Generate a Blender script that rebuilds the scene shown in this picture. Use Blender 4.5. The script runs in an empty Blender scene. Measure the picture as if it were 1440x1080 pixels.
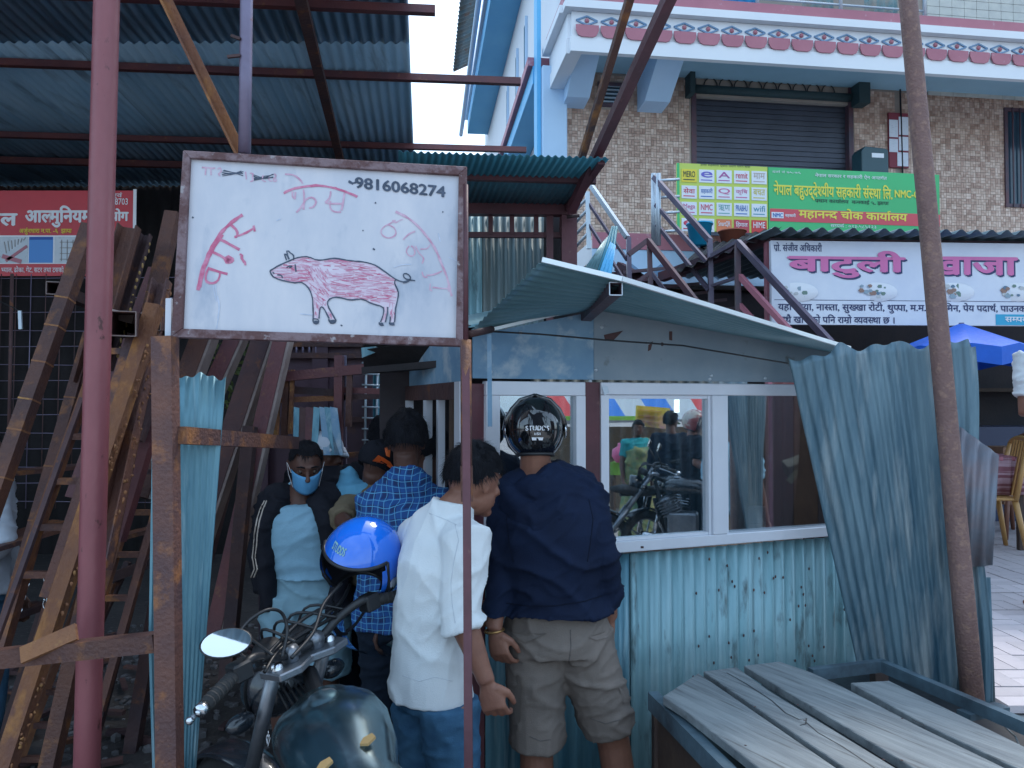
import bpy, bmesh, math, random
from mathutils import Vector as V, Matrix, noise
from mathutils.bvhtree import BVHTree
from math import sin, cos, pi, radians, sqrt, atan2, tan
random.seed(7)
sc = bpy.context.scene
col = sc.collection
# ------------------------------------------------------------ camera, sky, sun, exposure
CAMZ = 1.7; PITCH = radians(1.5); F = 1080.0
cd = bpy.data.cameras.new('camera'); cd.lens = 27.0; cd.sensor_width = 36.0; cd.clip_end = 500; cd.clip_start = .05
cam = bpy.data.objects.new('camera', cd); col.objects.link(cam)
cam.location = (0, 0, CAMZ); cam.rotation_euler = (pi/2 + PITCH, 0, 0); sc.camera = cam
SUN_EL = radians(52); SUN_AZ = radians(25)      # azimuth measured from +Y towards +X
w = bpy.data.worlds.new('World'); sc.world = w; w.use_nodes = True
nt = w.node_tree; bg = nt.nodes['Background']
sky = nt.nodes.new('ShaderNodeTexSky'); sky.sky_type = 'NISHITA'; sky.sun_disc = False
sky.sun_elevation = SUN_EL; sky.sun_rotation = SUN_AZ; sky.air_density = 1.2; sky.dust_density = 2.5; sky.ozone_density = 2.0
# thin bright cloud veil mixed over the blue
tc = nt.nodes.new('ShaderNodeTexCoord'); nz = nt.nodes.new('ShaderNodeTexNoise'); nz.inputs['Scale'].default_value = 2.2; nz.inputs['Detail'].default_value = 5
rp = nt.nodes.new('ShaderNodeMapRange'); rp.inputs[1].default_value = .3; rp.inputs[2].default_value = .7; rp.inputs[3].default_value = .25; rp.inputs[4].default_value = .7
mx = nt.nodes.new('ShaderNodeMixRGB'); mx.inputs[2].default_value = (4.9, 6.9, 9.0, 1)
nt.links.new(tc.outputs['Generated'], nz.inputs['Vector']); nt.links.new(nz.outputs['Fac'], rp.inputs[0])
nt.links.new(rp.outputs[0], mx.inputs[0]); nt.links.new(sky.outputs[0], mx.inputs[1]); nt.links.new(mx.outputs[0], bg.inputs['Color'])
bg.inputs['Strength'].default_value = 0.13
sl = bpy.data.lights.new('sun', 'SUN'); sl.energy = 0.9; sl.angle = radians(14); sl.color = (1, .95, .88)
so = bpy.data.objects.new('sun', sl); col.objects.link(so)
so.location = (0, 0, 30); d_ = V((sin(SUN_AZ)*cos(SUN_EL), cos(SUN_AZ)*cos(SUN_EL), sin(SUN_EL)))
so.rotation_euler = d_.to_track_quat('Z', 'Y').to_euler()
sc.view_settings.view_transform = 'Standard'; sc.view_settings.look = 'None'; sc.view_settings.gamma = 1
sc.view_settings.use_curve_mapping = False; sc.view_settings.exposure = 1.15
# ------------------------------------------------------------ projection helpers
def ray(px, py):
    dx = (px-720)/F; dy = (540-py)/F
    return V((dx, cos(PITCH) - dy*sin(PITCH), sin(PITCH) + dy*cos(PITCH)))
CAM = V((0, 0, CAMZ))
def P(px, py, Y):
    r = ray(px, py); return CAM + r*(Y/r.y)
class Plane:
    def __init__(s, p0, u):
        s.p = V((p0[0], p0[1], 0)); s.u = V((u[0], u[1], 0)).normalized(); s.n = V((s.u.y, -s.u.x, 0))
    def hit(s, px, py, d=0):
        r = ray(px, py); q = s.p + s.n*d; t = (q-CAM).dot(s.n)/r.dot(s.n); return CAM + r*t
    def at(s, px, py, d=0):
        h = s.hit(px, py, d); return (h-s.p).dot(s.u), h.z
    def pt(s, a, d, z): return s.p + s.u*a + s.n*d + V((0, 0, z))
# ------------------------------------------------------------ mesh builder
class MB:
    def __init__(s): s.v = []; s.f = []; s.sm = []
    def add(s, vs, fs, smooth=False):
        b = len(s.v); s.v += [V(x) for x in vs]
        for f in fs: s.f.append([b+i for i in f]); s.sm.append(smooth)
        return s
    def hexa(s, a):      # 8 corners: bottom ring 0-3, top ring 4-7
        return s.add(a, [(3,2,1,0),(4,5,6,7),(0,1,5,4),(1,2,6,5),(2,3,7,6),(3,0,4,7)])
    def box(s, c, sz, M=None):
        c = V(c); h = V(sz)/2; a = []
        for z in (-1, 1):
            for x, y in ((-1,-1),(1,-1),(1,1),(-1,1)):
                q = V((x*h.x, y*h.y, z*h.z)); a.append(c + (M @ q if M else q))
        return s.hexa(a)
    def pbox(s, pl, s0, s1, d0, d1, z0, z1):
        if d1 < d0: d0, d1 = d1, d0
        return s.hexa([pl.pt(s0,d1,z0), pl.pt(s1,d1,z0), pl.pt(s1,d0,z0), pl.pt(s0,d0,z0), pl.pt(s0,d1,z1), pl.pt(s1,d1,z1), pl.pt(s1,d0,z1), pl.pt(s0,d0,z1)])
    def frame(s, t, up=None):
        t = t.normalized(); up = V(up) if up is not None else V((0,0,1))
        if abs(t.dot(up.normalized())) > .95: up = V((0,1,0)) if abs(t.y) < .9 else V((1,0,0))
        x = t.cross(up).normalized(); return x, x.cross(t).normalized()
    def bar(s, a, b, w, h=None, up=None):
        h = h or w; a = V(a); b = V(b); x, y = s.frame(b-a, up); x = x*w/2; y = y*h/2
        return s.hexa([a-x-y, a+x-y, a+x+y, a-x+y, b-x-y, b+x-y, b+x+y, b-x+y])
    def hollow(s, a, b, w, h=None, up=None, t=.003):   # open-ended square tube
        h = h or w; a = V(a); b = V(b); x, y = s.frame(b-a, up)
        vs = []
        for p in (a, b):
            for k in (0, t):
                for i, j in ((-1,-1),(1,-1),(1,1),(-1,1)): vs.append(p + x*i*(w/2-k) + y*j*(h/2-k))
        fs = []
        for i in range(4):
            j = (i+1) % 4
            fs += [(i, j, 8+j, 8+i), (4+j, 4+i, 12+i, 12+j), (j, i, 4+i, 4+j), (8+i, 8+j, 12+j, 12+i)]
        return s.add(vs, fs)
    def channel(s, a, b, w, h, up=None, t=.006):       # C profile, open on +y of its frame
        a = V(a); b = V(b); x, y = s.frame(b-a, up)
        s.bar(a - y*(h/2-t/2), b - y*(h/2-t/2), w, t, up)
        for k in (-1, 1): s.bar(a + x*k*(w/2-t/2), b + x*k*(w/2-t/2), t, h, up)
        return s
    def angle(s, a, b, w, up=None, t=.005):
        a = V(a); b = V(b); x, y = s.frame(b-a, up)
        s.bar(a - y*w/2, b - y*w/2, w, t, up); s.bar(a - x*w/2, b - x*w/2, t, w*.98, up); return s
    def tube(s, pts, r, n=10, smooth=True, axis=None, caps=True):
        pts = [V(p) for p in pts]; m = len(pts); vs = []; px = None
        for i, p in enumerate(pts):
            t = (pts[min(i+1, m-1)] - pts[max(i-1, 0)])
            if t.length < 1e-9: t = V((0,0,1))
            t.normalize()
            if axis is not None: x = V(axis) - t*V(axis).dot(t)
            elif px is None: x = s.frame(t)[0]
            else: x = px - t*px.dot(t)
            if x.length < 1e-6: x = s.frame(t)[0]
            x.normalize(); px = x; y = x.cross(t)
            rr = r[i] if isinstance(r, (list, tuple)) else r
            rx, ry = rr if isinstance(rr, (list, tuple)) else (rr, rr)
            for k in range(n):
                a = 2*pi*k/n; vs.append(p + x*cos(a)*rx + y*sin(a)*ry)
        fs = []
        for i in range(m-1):
            for k in range(n):
                k2 = (k+1) % n; fs.append((i*n+k, (i+1)*n+k, (i+1)*n+k2, i*n+k2))
        if caps: fs.append(tuple(range(n))); fs.append(tuple(range((m-1)*n+n-1, (m-1)*n-1, -1)))
        return s.add(vs, fs, smooth)
    def ball(s, c, r, M=None, nu=16, nv=10, keep=None):
        c = V(c); r = V(r) if not isinstance(r, (int, float)) else V((r, r, r)); vs = []; loc = []
        for j in range(nv+1):
            th = pi*j/nv
            for i in range(nu):
                ph = 2*pi*i/nu; q = V((sin(th)*cos(ph), sin(th)*sin(ph), cos(th))); loc.append(q)
                q = V((q.x*r.x, q.y*r.y, q.z*r.z)); vs.append(c + (M @ q if M else q))
        fs = []
        for j in range(nv):
            for i in range(nu):
                i2 = (i+1) % nu; f = (j*nu+i, (j+1)*nu+i, (j+1)*nu+i2, j*nu+i2)
                if keep and not keep(sum((loc[k] for k in f), V((0,0,0)))/4): continue
                fs.append(f)
        s.add(vs, fs, True); return s
    def lathe(s, c, prof, n=20, M=None, smooth=True):
        c = V(c); vs = []
        for r, z in prof:
            for k in range(n):
                q = V((r*cos(2*pi*k/n), r*sin(2*pi*k/n), z)); vs.append(c + (M @ q if M else q))
        fs = []
        for i in range(len(prof)-1):
            for k in range(n): k2 = (k+1) % n; fs.append((i*n+k, i*n+k2, (i+1)*n+k2, (i+1)*n+k))
        return s.add(vs, fs, smooth)
    def poly(s, pts, thick):                            # planar polygon given thickness vector
        pts = [V(p) for p in pts]; t = V(thick); n = len(pts)
        s.add(pts + [p+t for p in pts], [tuple(range(n)), tuple(range(2*n-1, n-1, -1))] + [(i, i+n, (i+1) % n+n, (i+1) % n) for i in range(n)])
        return s
    def mesh(s, name, off=V((0,0,0))):
        me = bpy.data.meshes.new(name); me.from_pydata([tuple(v-off) for v in s.v], [], s.f)
        me.polygons.foreach_set('use_smooth', s.sm); me.update(); return me
    def build(s, name, m, parent=None, label=None, cat=None, group=None, kind=None, fix=True, bev=0):
        if parent is not None: off = parent.matrix_world_loc
        elif s.v:
            xs = [v.x for v in s.v]; ys = [v.y for v in s.v]
            off = V(((min(xs)+max(xs))/2, (min(ys)+max(ys))/2, min(v.z for v in s.v)))
        else: off = V((0,0,0))
        me = s.mesh(name, off)
        if fix:
            bm = bmesh.new(); bm.from_mesh(me); bmesh.ops.recalc_face_normals(bm, faces=bm.faces); bm.to_mesh(me); bm.free()
        return link(name, me, m, parent, off, label, cat, group, kind, bev)
LOC = {}
def wl(o): return LOC[o.name]
def link(name, me, m, parent=None, off=V((0,0,0)), label=None, cat=None, group=None, kind=None, bev=0):
    o = bpy.data.objects.new(name, me); col.objects.link(o)
    if m: me.materials.append(m)
    if parent is not None: o.parent = parent.o; o.location = (0,0,0)
    else: o.location = off
    tag(o, label, cat, group, kind)
    if bev:
        b = o.modifiers.new('bevel', 'BEVEL'); b.width = bev; b.segments = 1; b.limit_method = 'ANGLE'
    h = H(o, V(off)); return h
class H:                                                # handle: object + world position of its origin
    def __init__(s, o, loc): s.o = o; s.matrix_world_loc = V(loc)
def tag(o, label=None, cat=None, group=None, kind=None):
    if label: o['label'] = label
    if cat: o['category'] = cat
    if group: o['group'] = group
    if kind: o['kind'] = kind
def thing(name, loc, label, cat, group=None):
    o = bpy.data.objects.new(name, None); o.empty_display_size = .1; col.objects.link(o); o.location = loc
    tag(o, label, cat, group); return H(o, V(loc))
def shared(name, me, parent, M):                        # instance-like part sharing mesh data
    o = bpy.data.objects.new(name, me); col.objects.link(o); o.parent = parent.o
    o.matrix_basis = Matrix.Translation(-parent.matrix_world_loc) @ M
    return o
def curve(pts, k=6):                                     # Catmull-Rom through 3D points
    pts = [V(p) for p in pts]; out = []
    for i in range(len(pts)-1):
        a, b, c, d = pts[max(0,i-1)], pts[i], pts[i+1], pts[min(len(pts)-1,i+2)]
        for j in range(k):
            t = j/k; out.append(.5*((2*b)+(c-a)*t+(2*a-5*b+4*c-d)*t*t+(3*b-a-3*c+d)*t**3))
    out.append(pts[-1]); return out
# ------------------------------------------------------------ materials
def nd(nt, t, **k):
    n = nt.nodes.new(t)
    for a, b in k.items(): setattr(n, a, b)
    return n
def hexc(h):
    h = h.lstrip('#'); c = [int(h[i:i+2], 16)/255 for i in (0,2,4)]
    return tuple(((x+.055)/1.055)**2.4 if x > .04045 else x/12.92 for x in c)
def C(c): return tuple(c)+(1,) if not isinstance(c, str) else hexc(c)+(1,)
def mat(name, c1, c2=None, c3=None, scale=4, stretch=(1,1,1), f2=(.35,.65), f3=(.58,.68), scale3=None, rough=.6, metal=0, bump=.15, bscale=40, spec=.5, coat=0, emit=None, alpha=None, st3=None, rand=0, rot=None):
    m = bpy.data.materials.new(name); m.use_nodes = True; nt = m.node_tree; b = nt.nodes['Principled BSDF']; L = nt.links.new
    b.inputs['Roughness'].default_value = rough; b.inputs['Metallic'].default_value = metal
    b.inputs['Specular IOR Level'].default_value = spec; b.inputs['Coat Weight'].default_value = coat
    tc = nd(nt, 'ShaderNodeTexCoord'); mp = nd(nt, 'ShaderNodeMapping'); mp.inputs['Scale'].default_value = stretch
    if rot is None: L(tc.outputs['Object'], mp.inputs[0])
    else: m0 = nd(nt, 'ShaderNodeMapping'); m0.inputs['Rotation'].default_value = (0,0,rot); L(tc.outputs['Object'], m0.inputs[0]); L(m0.outputs[0], mp.inputs[0])
    b.inputs['Base Color'].default_value = C(c1); last = None
    def mixin(a, c, sc_, lo, hi, det, vec):
        n = nd(nt, 'ShaderNodeTexNoise'); n.inputs['Scale'].default_value = sc_; n.inputs['Detail'].default_value = det; n.inputs['Roughness'].default_value = .6
        L(vec, n.inputs['Vector'])
        r = nd(nt, 'ShaderNodeMapRange'); r.inputs[1].default_value = lo; r.inputs[2].default_value = hi
        L(n.outputs['Fac'], r.inputs[0]); x = nd(nt, 'ShaderNodeMixRGB'); L(r.outputs[0], x.inputs[0])
        if a is None: x.inputs[1].default_value = C(c1)
        else: L(a, x.inputs[1])
        x.inputs[2].default_value = C(c); return x.outputs[0], r.outputs[0]
    if c2 is not None: last, _ = mixin(None, c2, scale, f2[0], f2[1], 6, mp.outputs[0])
    if c3 is not None:
        v3 = mp.outputs[0]
        if st3: m3 = nd(nt, 'ShaderNodeMapping'); m3.inputs['Scale'].default_value = st3; L(tc.outputs['Object'], m3.inputs[0]); v3 = m3.outputs[0]
        last, msk = mixin(last, c3, scale3 or scale*3, f3[0], f3[1], 8, v3)
    if rand:
        oi = nd(nt, 'ShaderNodeObjectInfo'); hs = nd(nt, 'ShaderNodeHueSaturation'); mr = nd(nt, 'ShaderNodeMapRange')
        mr.inputs[3].default_value = 1-rand; mr.inputs[4].default_value = 1+rand; L(oi.outputs['Random'], mr.inputs[0]); L(mr.outputs[0], hs.inputs['Value'])
        if last is None: hs.inputs['Color'].default_value = C(c1)
        else: L(last, hs.inputs['Color'])
        last = hs.outputs[0]
    if last is not None: L(last, b.inputs['Base Color'])
    if bump:
        n = nd(nt, 'ShaderNodeTexNoise'); n.inputs['Scale'].default_value = bscale; n.inputs['Detail'].default_value = 4; L(mp.outputs[0], n.inputs['Vector'])
        u = nd(nt, 'ShaderNodeBump'); u.inputs['Strength'].default_value = bump; u.inputs['Distance'].default_value = .01
        L(n.outputs['Fac'], u.inputs['Height']); L(u.outputs[0], b.inputs['Normal'])
        rr = nd(nt, 'ShaderNodeMapRange'); rr.inputs[3].default_value = max(0, rough-.12); rr.inputs[4].default_value = min(1, rough+.12)
        L(n.outputs['Fac'], rr.inputs[0]); L(rr.outputs[0], b.inputs['Roughness'])
    if emit: b.inputs['Emission Color'].default_value = C(emit[0]); b.inputs['Emission Strength'].default_value = emit[1]
    if alpha is not None: b.inputs['Alpha'].default_value = alpha
    m.diffuse_color = C(c1); return m
M = {}
M['rust'] = mat('rusty_steel', (.155,.064,.042), (.065,.036,.040), (.33,.13,.04), scale=3, scale3=7, f3=(.54,.70), rough=.65, metal=.15, bump=.5, bscale=90, rand=.25)
M['rust_red'] = mat('red_oxide_steel', (.15,.045,.045), (.09,.035,.045), (.22,.10,.05), scale=4, scale3=14, f3=(.6,.72), rough=.55, metal=.1, bump=.3, bscale=80, rand=.15)
M['rust_orange'] = mat('orange_rust_steel', (.30,.13,.05), (.16,.065,.04), (.40,.21,.07), scale=6, scale3=20, f3=(.55,.68), rough=.8, bump=.6, bscale=90)
M['rust_mix'] = mat('streaked_orange_rust', (.24,.095,.035), (.10,.045,.045), (.42,.18,.045), scale=2.5, scale3=6, stretch=(1,1,.6), f3=(.5,.66), rough=.8, bump=.7, bscale=70)
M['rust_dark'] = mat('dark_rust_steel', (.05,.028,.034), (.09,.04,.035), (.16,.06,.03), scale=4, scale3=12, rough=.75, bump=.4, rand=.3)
M['pole_pink'] = mat('pink_oxide_pole', (.29,.09,.10), (.21,.06,.07), (.08,.025,.025), scale=3.5, scale3=26, f3=(.63,.69), stretch=(1,1,.5), rough=.42, metal=.05, bump=.12, bscale=70)
M['pole_grey'] = mat('grey_purple_pole', (.20,.17,.25), (.14,.11,.16), (.2,.09,.07), scale=3, scale3=20, f3=(.66,.72), rough=.45, metal=.3, bump=.15)
M['pole_rust'] = mat('freckled_rust_pole', (.23,.135,.12), (.17,.095,.085), (.27,.16,.125), scale=3, scale3=40, f3=(.52,.64), rough=.7, metal=.1, bump=.5, bscale=120)
M['tube_maroon'] = mat('maroon_steel_tube', (.12,.035,.045), (.08,.028,.035), (.2,.1,.08), scale=5, scale3=18, f3=(.64,.74), rough=.5, metal=.1, bump=.15, rand=.12)
M['galv_roof'] = mat('teal_grey_zinc_roof', (.22,.40,.56), (.33,.50,.64), (.10,.14,.18), scale=1.6, stretch=(2.5,.3,1), scale3=2.5, f3=(.55,.75), rough=.5, metal=.15, bump=.05, rand=.18)
M['galv_canopy'] = mat('deep_teal_zinc', (.05,.20,.27), (.08,.26,.33), rough=.4, metal=.4, scale=2, bump=.04)
M['galv_pale'] = mat('pale_teal_zinc', (.15,.30,.34), (.26,.41,.45), (.06,.095,.10), scale=2.6, stretch=(5,5,.45), scale3=6, st3=(3,3,.8), f3=(.56,.72), rough=.42, metal=.3, bump=.08)
M['galv_lean'] = mat('weathered_blue_zinc', (.15,.235,.28), (.04,.10,.145), (.33,.37,.38), scale=2.2, stretch=(4,4,.5), scale3=2.6, f3=(.50,.72), rough=.5, metal=.25, bump=.25, bscale=22)
M['galv_strip'] = mat('light_blue_zinc', (.15,.31,.37), (.06,.17,.23), (.33,.46,.50), scale=3, stretch=(5,5,.35), scale3=5, f3=(.55,.75), rough=.4, metal=.3, bump=.1)
M['galv_kroof'] = mat('green_teal_zinc_underside', (.15,.29,.33), (.22,.37,.41), scale=2.5, stretch=(.5,2,2), rough=.36, metal=.5, bump=.05)
M['zinc_edge'] = mat('bright_zinc_edge', (.72,.76,.78), rough=.35, metal=.3, bump=0)
M['flat_zinc_blue'] = mat('flat_blue_grey_zinc', (.22,.36,.48), (.13,.25,.38), (.38,.46,.52), scale=3, scale3=9, f3=(.5,.66), rough=.7, metal=.05, bump=.12, bscale=20)
M['flat_zinc_grey'] = mat('flat_grey_zinc', (.28,.33,.37), (.20,.26,.31), (.12,.13,.13), scale=3, scale3=7, f3=(.62,.72), rough=.75, metal=.05, bump=.12, bscale=20)
M['wall_zinc'] = mat('old_brown_grey_zinc', (.14,.22,.25), (.17,.17,.15), (.2,.11,.08), scale=2, stretch=(2.4,2.4,.2), scale3=1.4, f3=(.6,.7), rough=.45, metal=.3, bump=.06)
M['aluminium'] = mat('white_aluminium', (.70,.71,.76), (.6,.62,.68), scale=2, rough=.38, metal=.15, bump=.03)
M['board'] = mat('white_board', (.63,.61,.64), (.50,.51,.57), (.30,.35,.44), scale=4, scale3=6, stretch=(1.3,1.3,.6), f3=(.55,.80), rough=.55, bump=.08, bscale=12)
M['board_frame'] = mat('corroded_frame', (.21,.14,.15), (.11,.05,.05), (.33,.29,.30), scale=14, scale3=30, f2=(.45,.55), f3=(.62,.68), rough=.7, bump=.5, bscale=90)
M['red_paint'] = mat('faded_red_marker', (.52,.10,.20), (.62,.25,.36), scale=40, rough=.6, bump=0)
M['red_faint'] = mat('very_faded_red_marker', (.55,.27,.38), (.64,.45,.55), scale=40, rough=.6, bump=0)
M['black_paint'] = mat('black_marker', (.03,.045,.075), (.07,.09,.14), scale=30, rough=.5, bump=0)
M['banner_red'] = mat('red_banner', (.55,.03,.045), (.48,.025,.04), scale=3, rough=.4, bump=.05)
M['white'] = mat('white_print', (.75,.75,.78), rough=.5, bump=0)
M['yellow'] = mat('yellow_print', (.75,.6,.05), rough=.5, bump=0)
M['black'] = mat('black_plastic', (.012,.013,.016), rough=.45, bump=.05)
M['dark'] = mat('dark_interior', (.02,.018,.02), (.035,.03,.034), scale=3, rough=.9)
M['concrete'] = mat('concrete', (.35,.33,.32), (.27,.26,.26), scale=3, rough=.85, bump=.2)
M['chrome'] = mat('dull_chrome', (.6,.62,.65), rough=.2, metal=1, bump=.02)
M['steel_rail'] = mat('grey_rail_paint', (.15,.13,.18), (.10,.08,.12), scale=4, rough=.4, metal=.4, bump=.05)
M['stainless'] = mat('stainless_rail', (.50,.56,.62), rough=.4, metal=.5, bump=.02)
M['rail_dark'] = mat('dark_rail_paint', (.07,.055,.075), (.12,.05,.06), scale=5, rough=.5, metal=.2, bump=.05)
M['wood_dark'] = mat('dark_wood', (.08,.05,.035), (.05,.03,.025), scale=6, rough=.7)
M['plank'] = mat('grey_weathered_plank', (.225,.245,.25), (.125,.14,.15), (.05,.052,.052), scale=2.2, stretch=(1.2,16,4), scale3=3, f3=(.56,.72), rough=.62, bump=.5, bscale=9, rand=.12, rot=radians(60.5))
M['skin'] = mat('brown_skin', (.25,.115,.075), (.18,.078,.055), scale=8, rough=.5, bump=.12, bscale=180, spec=.4)
M['skin_dark'] = mat('dark_brown_skin', (.12,.055,.04), (.085,.04,.03), scale=8, rough=.5, bump=.12, bscale=180, spec=.4)
M['hair'] = mat('black_hair', (.006,.0065,.010), (.011,.012,.018), scale=60, stretch=(3,3,.4), rough=.6, bump=.9, bscale=160, spec=.2)
def glassmat(name, tint, refl, rough=.0, transm=(.75,.82,.85)):
    m = bpy.data.materials.new(name); m.use_nodes = True; nt = m.node_tree; nt.nodes.clear(); L = nt.links.new
    o = nd(nt, 'ShaderNodeOutputMaterial'); g = nd(nt, 'ShaderNodeBsdfGlossy'); g.inputs['Color'].default_value = C(tint); g.inputs['Roughness'].default_value = rough
    t = nd(nt, 'ShaderNodeBsdfTransparent'); t.inputs['Color'].default_value = C(transm)
    x = nd(nt, 'ShaderNodeMixShader'); lw = nd(nt, 'ShaderNodeFresnel'); lw.inputs['IOR'].default_value = 1.5
    mr = nd(nt, 'ShaderNodeMapRange'); mr.inputs[1].default_value = 0.04; mr.inputs[2].default_value = 1; mr.inputs[3].default_value = refl; mr.inputs[4].default_value = 1
    L(lw.outputs[0], mr.inputs[0]); L(mr.outputs[0], x.inputs[0]); L(t.outputs[0], x.inputs[1]); L(g.outputs[0], x.inputs[2]); L(x.outputs[0], o.inputs[0]); return m
M['glass'] = glassmat('window_glass', (.90,.96,1), .40)
# ------------------------------------------------------------ corrugated sheet
def corr(mb, A, B, Cc, D, pitch=.076, amp=.009, rows=2, thick=.0012, warp=None, ragtop=None, ragbot=None, seg=6):
    """bilinear quad A-B (across the waves) to D-C; waves run along A->D."""
    A, B, Cc, D = V(A), V(B), V(Cc), V(D); wdt = max((B-A).length, (Cc-D).length); n = max(1, round(wdt/pitch)); k = n*seg
    nrm = (B-A).cross(D-A).normalized(); top = []; 
    for j in range(rows+1):
        for i in range(k+1):
            u = i/k; v = j/rows
            if ragtop and j == rows: v = 1 - ragtop(u)
            if ragbot and j == 0: v = ragbot(u)
            p = A.lerp(B, u).lerp(D.lerp(Cc, u), v) + nrm*amp*sin(2*pi*n*u)
            if warp: p += warp(u, v)
            top.append(p)
    m = (k+1)*(rows+1); vs = top + [p - nrm*thick for p in top]; fs = []
    for j in range(rows):
        for i in range(k):
            a = j*(k+1)+i; fs.append((a, a+1, a+k+2, a+k+1)); fs.append((m+a+1, m+a, m+a+k+1, m+a+k+2))
    for i in range(k):
        fs.append((i+1, i, m+i, m+i+1)); a = rows*(k+1)+i; fs.append((a, a+1, m+a+1, m+a))
    for j in range(rows):
        a = j*(k+1); fs.append((a, a+k+1, m+a+k+1, m+a)); a += k; fs.append((a+k+1, a, m+a, m+a+k+1))
    mb.add(vs, fs, True); return mb
# ------------------------------------------------------------ lettering (Devanagari shaped by hand)
STEM = set('कखगघचजञणतथधनपबभमयलवशषसज्ञ'); _adv = {}
def tmesh(s, bold=.0):
    cu = bpy.data.curves.new('lettering', 'FONT'); cu.body = s; cu.resolution_u = 3
    o = bpy.data.objects.new('lettering', cu); me = bpy.data.meshes.new_from_object(o)
    vs = [v.co.copy() for v in me.vertices]; fs = [tuple(p.vertices) for p in me.polygons]
    bpy.data.meshes.remove(me); bpy.data.objects.remove(o); bpy.data.curves.remove(cu); return vs, fs
def adv(s):
    if s not in _adv:
        if '|' not in _adv: _adv['|'] = max(v.x for v in tmesh('|')[0])
        _adv[s] = max(v.x for v in tmesh(s+'|')[0]) - _adv['|']
    return _adv[s]
def shape(s):
    """list of (kind, text) runs"""
    out = []; i = 0; HAL = '\u094d'; I = '\u093f'
    cl = []
    while i < len(s):
        ch = s[i]; cons = '\u0915' <= ch <= '\u0939'
        if cons:
            halves = []; reph = False; rak = False; base = ch
            while i+2 < len(s) and s[i+1] == HAL and '\u0915' <= s[i+2] <= '\u0939':
                if s[i+2] == 'र': rak = True; i += 2; break
                if ch == 'र' and not halves: reph = True
                else: halves.append(ch)
                i += 2; ch = s[i]; base = ch
            pre = i+1 < len(s) and s[i+1] == I
            if pre: out.append(('n', I)); i += 1
            for h in halves: out.append(('h' if h in STEM else 'n', h if h in STEM else h+HAL))
            out.append(('n', base))
            if rak: out.append(('r', ''))
            j = i+1
            while j < len(s) and s[j] in 'ािीुूेैोौं': out.append(('n', s[j])); j += 1
            if reph: out.append(('R', ''))
            i = j
        else: out.append(('n', ch)); i += 1
    res = []
    for k, t in out:
        if k == 'n' and res and res[-1][0] == 'n': res[-1] = ('n', res[-1][1]+t)
        else: res.append((k, t))
    return res
def letters(s, bold=0.0):
    vs = []; fs = []; x = 0
    for k, t in shape(s):
        if k == 'n':
            a, b = tmesh(t, bold); o = len(vs); vs += [V((p.x+x, p.y, 0)) for p in a]; fs += [tuple(o+i for i in f) for f in b]
            x += adv(t)
        elif k == 'h':
            a, b = tmesh(t, bold); cut = adv(t)-.155; bm = bmesh.new(); bv = [bm.verts.new(p) for p in a]
            for f in b:
                try: bm.faces.new([bv[i] for i in f])
                except Exception: pass
            bmesh.ops.bisect_plane(bm, geom=bm.verts[:]+bm.edges[:]+bm.faces[:], plane_co=(cut,0,0), plane_no=(1,0,0), clear_outer=True)
            bm.verts.index_update(); o = len(vs); vs += [V((p.co.x+x, p.co.y, 0)) for p in bm.verts]
            fs += [tuple(o+q.index for q in f.verts) for f in bm.faces]; bm.free(); x += cut-.01
        elif k == 'r':
            o = len(vs); vs += [V((x-.30,-.03,0)), V((x-.10,.13,0)), V((x-.10,.20,0)), V((x-.34,.02,0))]; fs.append((o,o+1,o+2,o+3))
        elif k == 'R':
            o = len(vs); pts = [(x-.12,.62),(x-.20,.72),(x-.13,.82),(x-.03,.80)]
            for i in range(3):
                p, q = pts[i], pts[i+1]; dx, dy = q[0]-p[0], q[1]-p[1]; l = sqrt(dx*dx+dy*dy); nx, ny = -dy/l*.035, dx/l*.035
                b = len(vs); vs += [V((p[0]-nx,p[1]-ny,0)), V((q[0]-nx,q[1]-ny,0)), V((q[0]+nx,q[1]+ny,0)), V((p[0]+nx,p[1]+ny,0))]; fs.append((b,b+1,b+2,b+3))
    if bold:                                            # heavier weight: the glyph struck five times, each a hair above the last
        V0, F0 = vs, fs; vs = []; fs = []; b = bold*1.1
        for k, (dx, dy) in enumerate(((-b,0),(b,0),(0,-b*.8),(0,b*.8),(b*.6,b*.5))):
            o = len(vs); vs += [V((v.x+dx, v.y+dy, .00015*(k+1))) for v in V0]; fs += [tuple(o+i for i in f) for f in F0]
    return vs, fs
def lettering(s, m, parent, O, X, Y, box=None, bold=.0, lift=.0015, wid=None, hgt=None, name='lettering', shear=0):
    """fit text s in the parallelogram with origin O (bottom left), vectors X (full width), Y (full height)."""
    vs, fs = letters(s, bold)
    if not vs: return None
    x0 = min(v.x for v in vs); x1 = max(v.x for v in vs); y0 = min(v.y for v in vs); y1 = max(v.y for v in vs)
    O, X, Y = V(O), V(X), V(Y); n = X.cross(Y).normalized()
    mb = MB(); mb.add([O + X*((v.x-x0)/(x1-x0)) + Y*((v.y-y0)/(y1-y0)) + n*(lift+v.z) for v in vs], fs)
    return mb.build(name, m, parent, fix=False)
def plane_text(pl, d, s, px0, py0, px1, py1, m, parent, bold=0, lift=.0015):
    """text in the pixel box (px0,py0)-(px1,py1) on plane pl at offset d"""
    a = pl.hit(px0, py1, d); b = pl.hit(px1, py1, d); c = pl.hit(px0, py0, d)
    X = pl.u*((b-a).dot(pl.u)); Y = V((0,0,c.z-a.z)); a.z = (a.z + b.z)/2
    return lettering(s, m, parent, a, X, Y, bold=bold, lift=lift)
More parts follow.
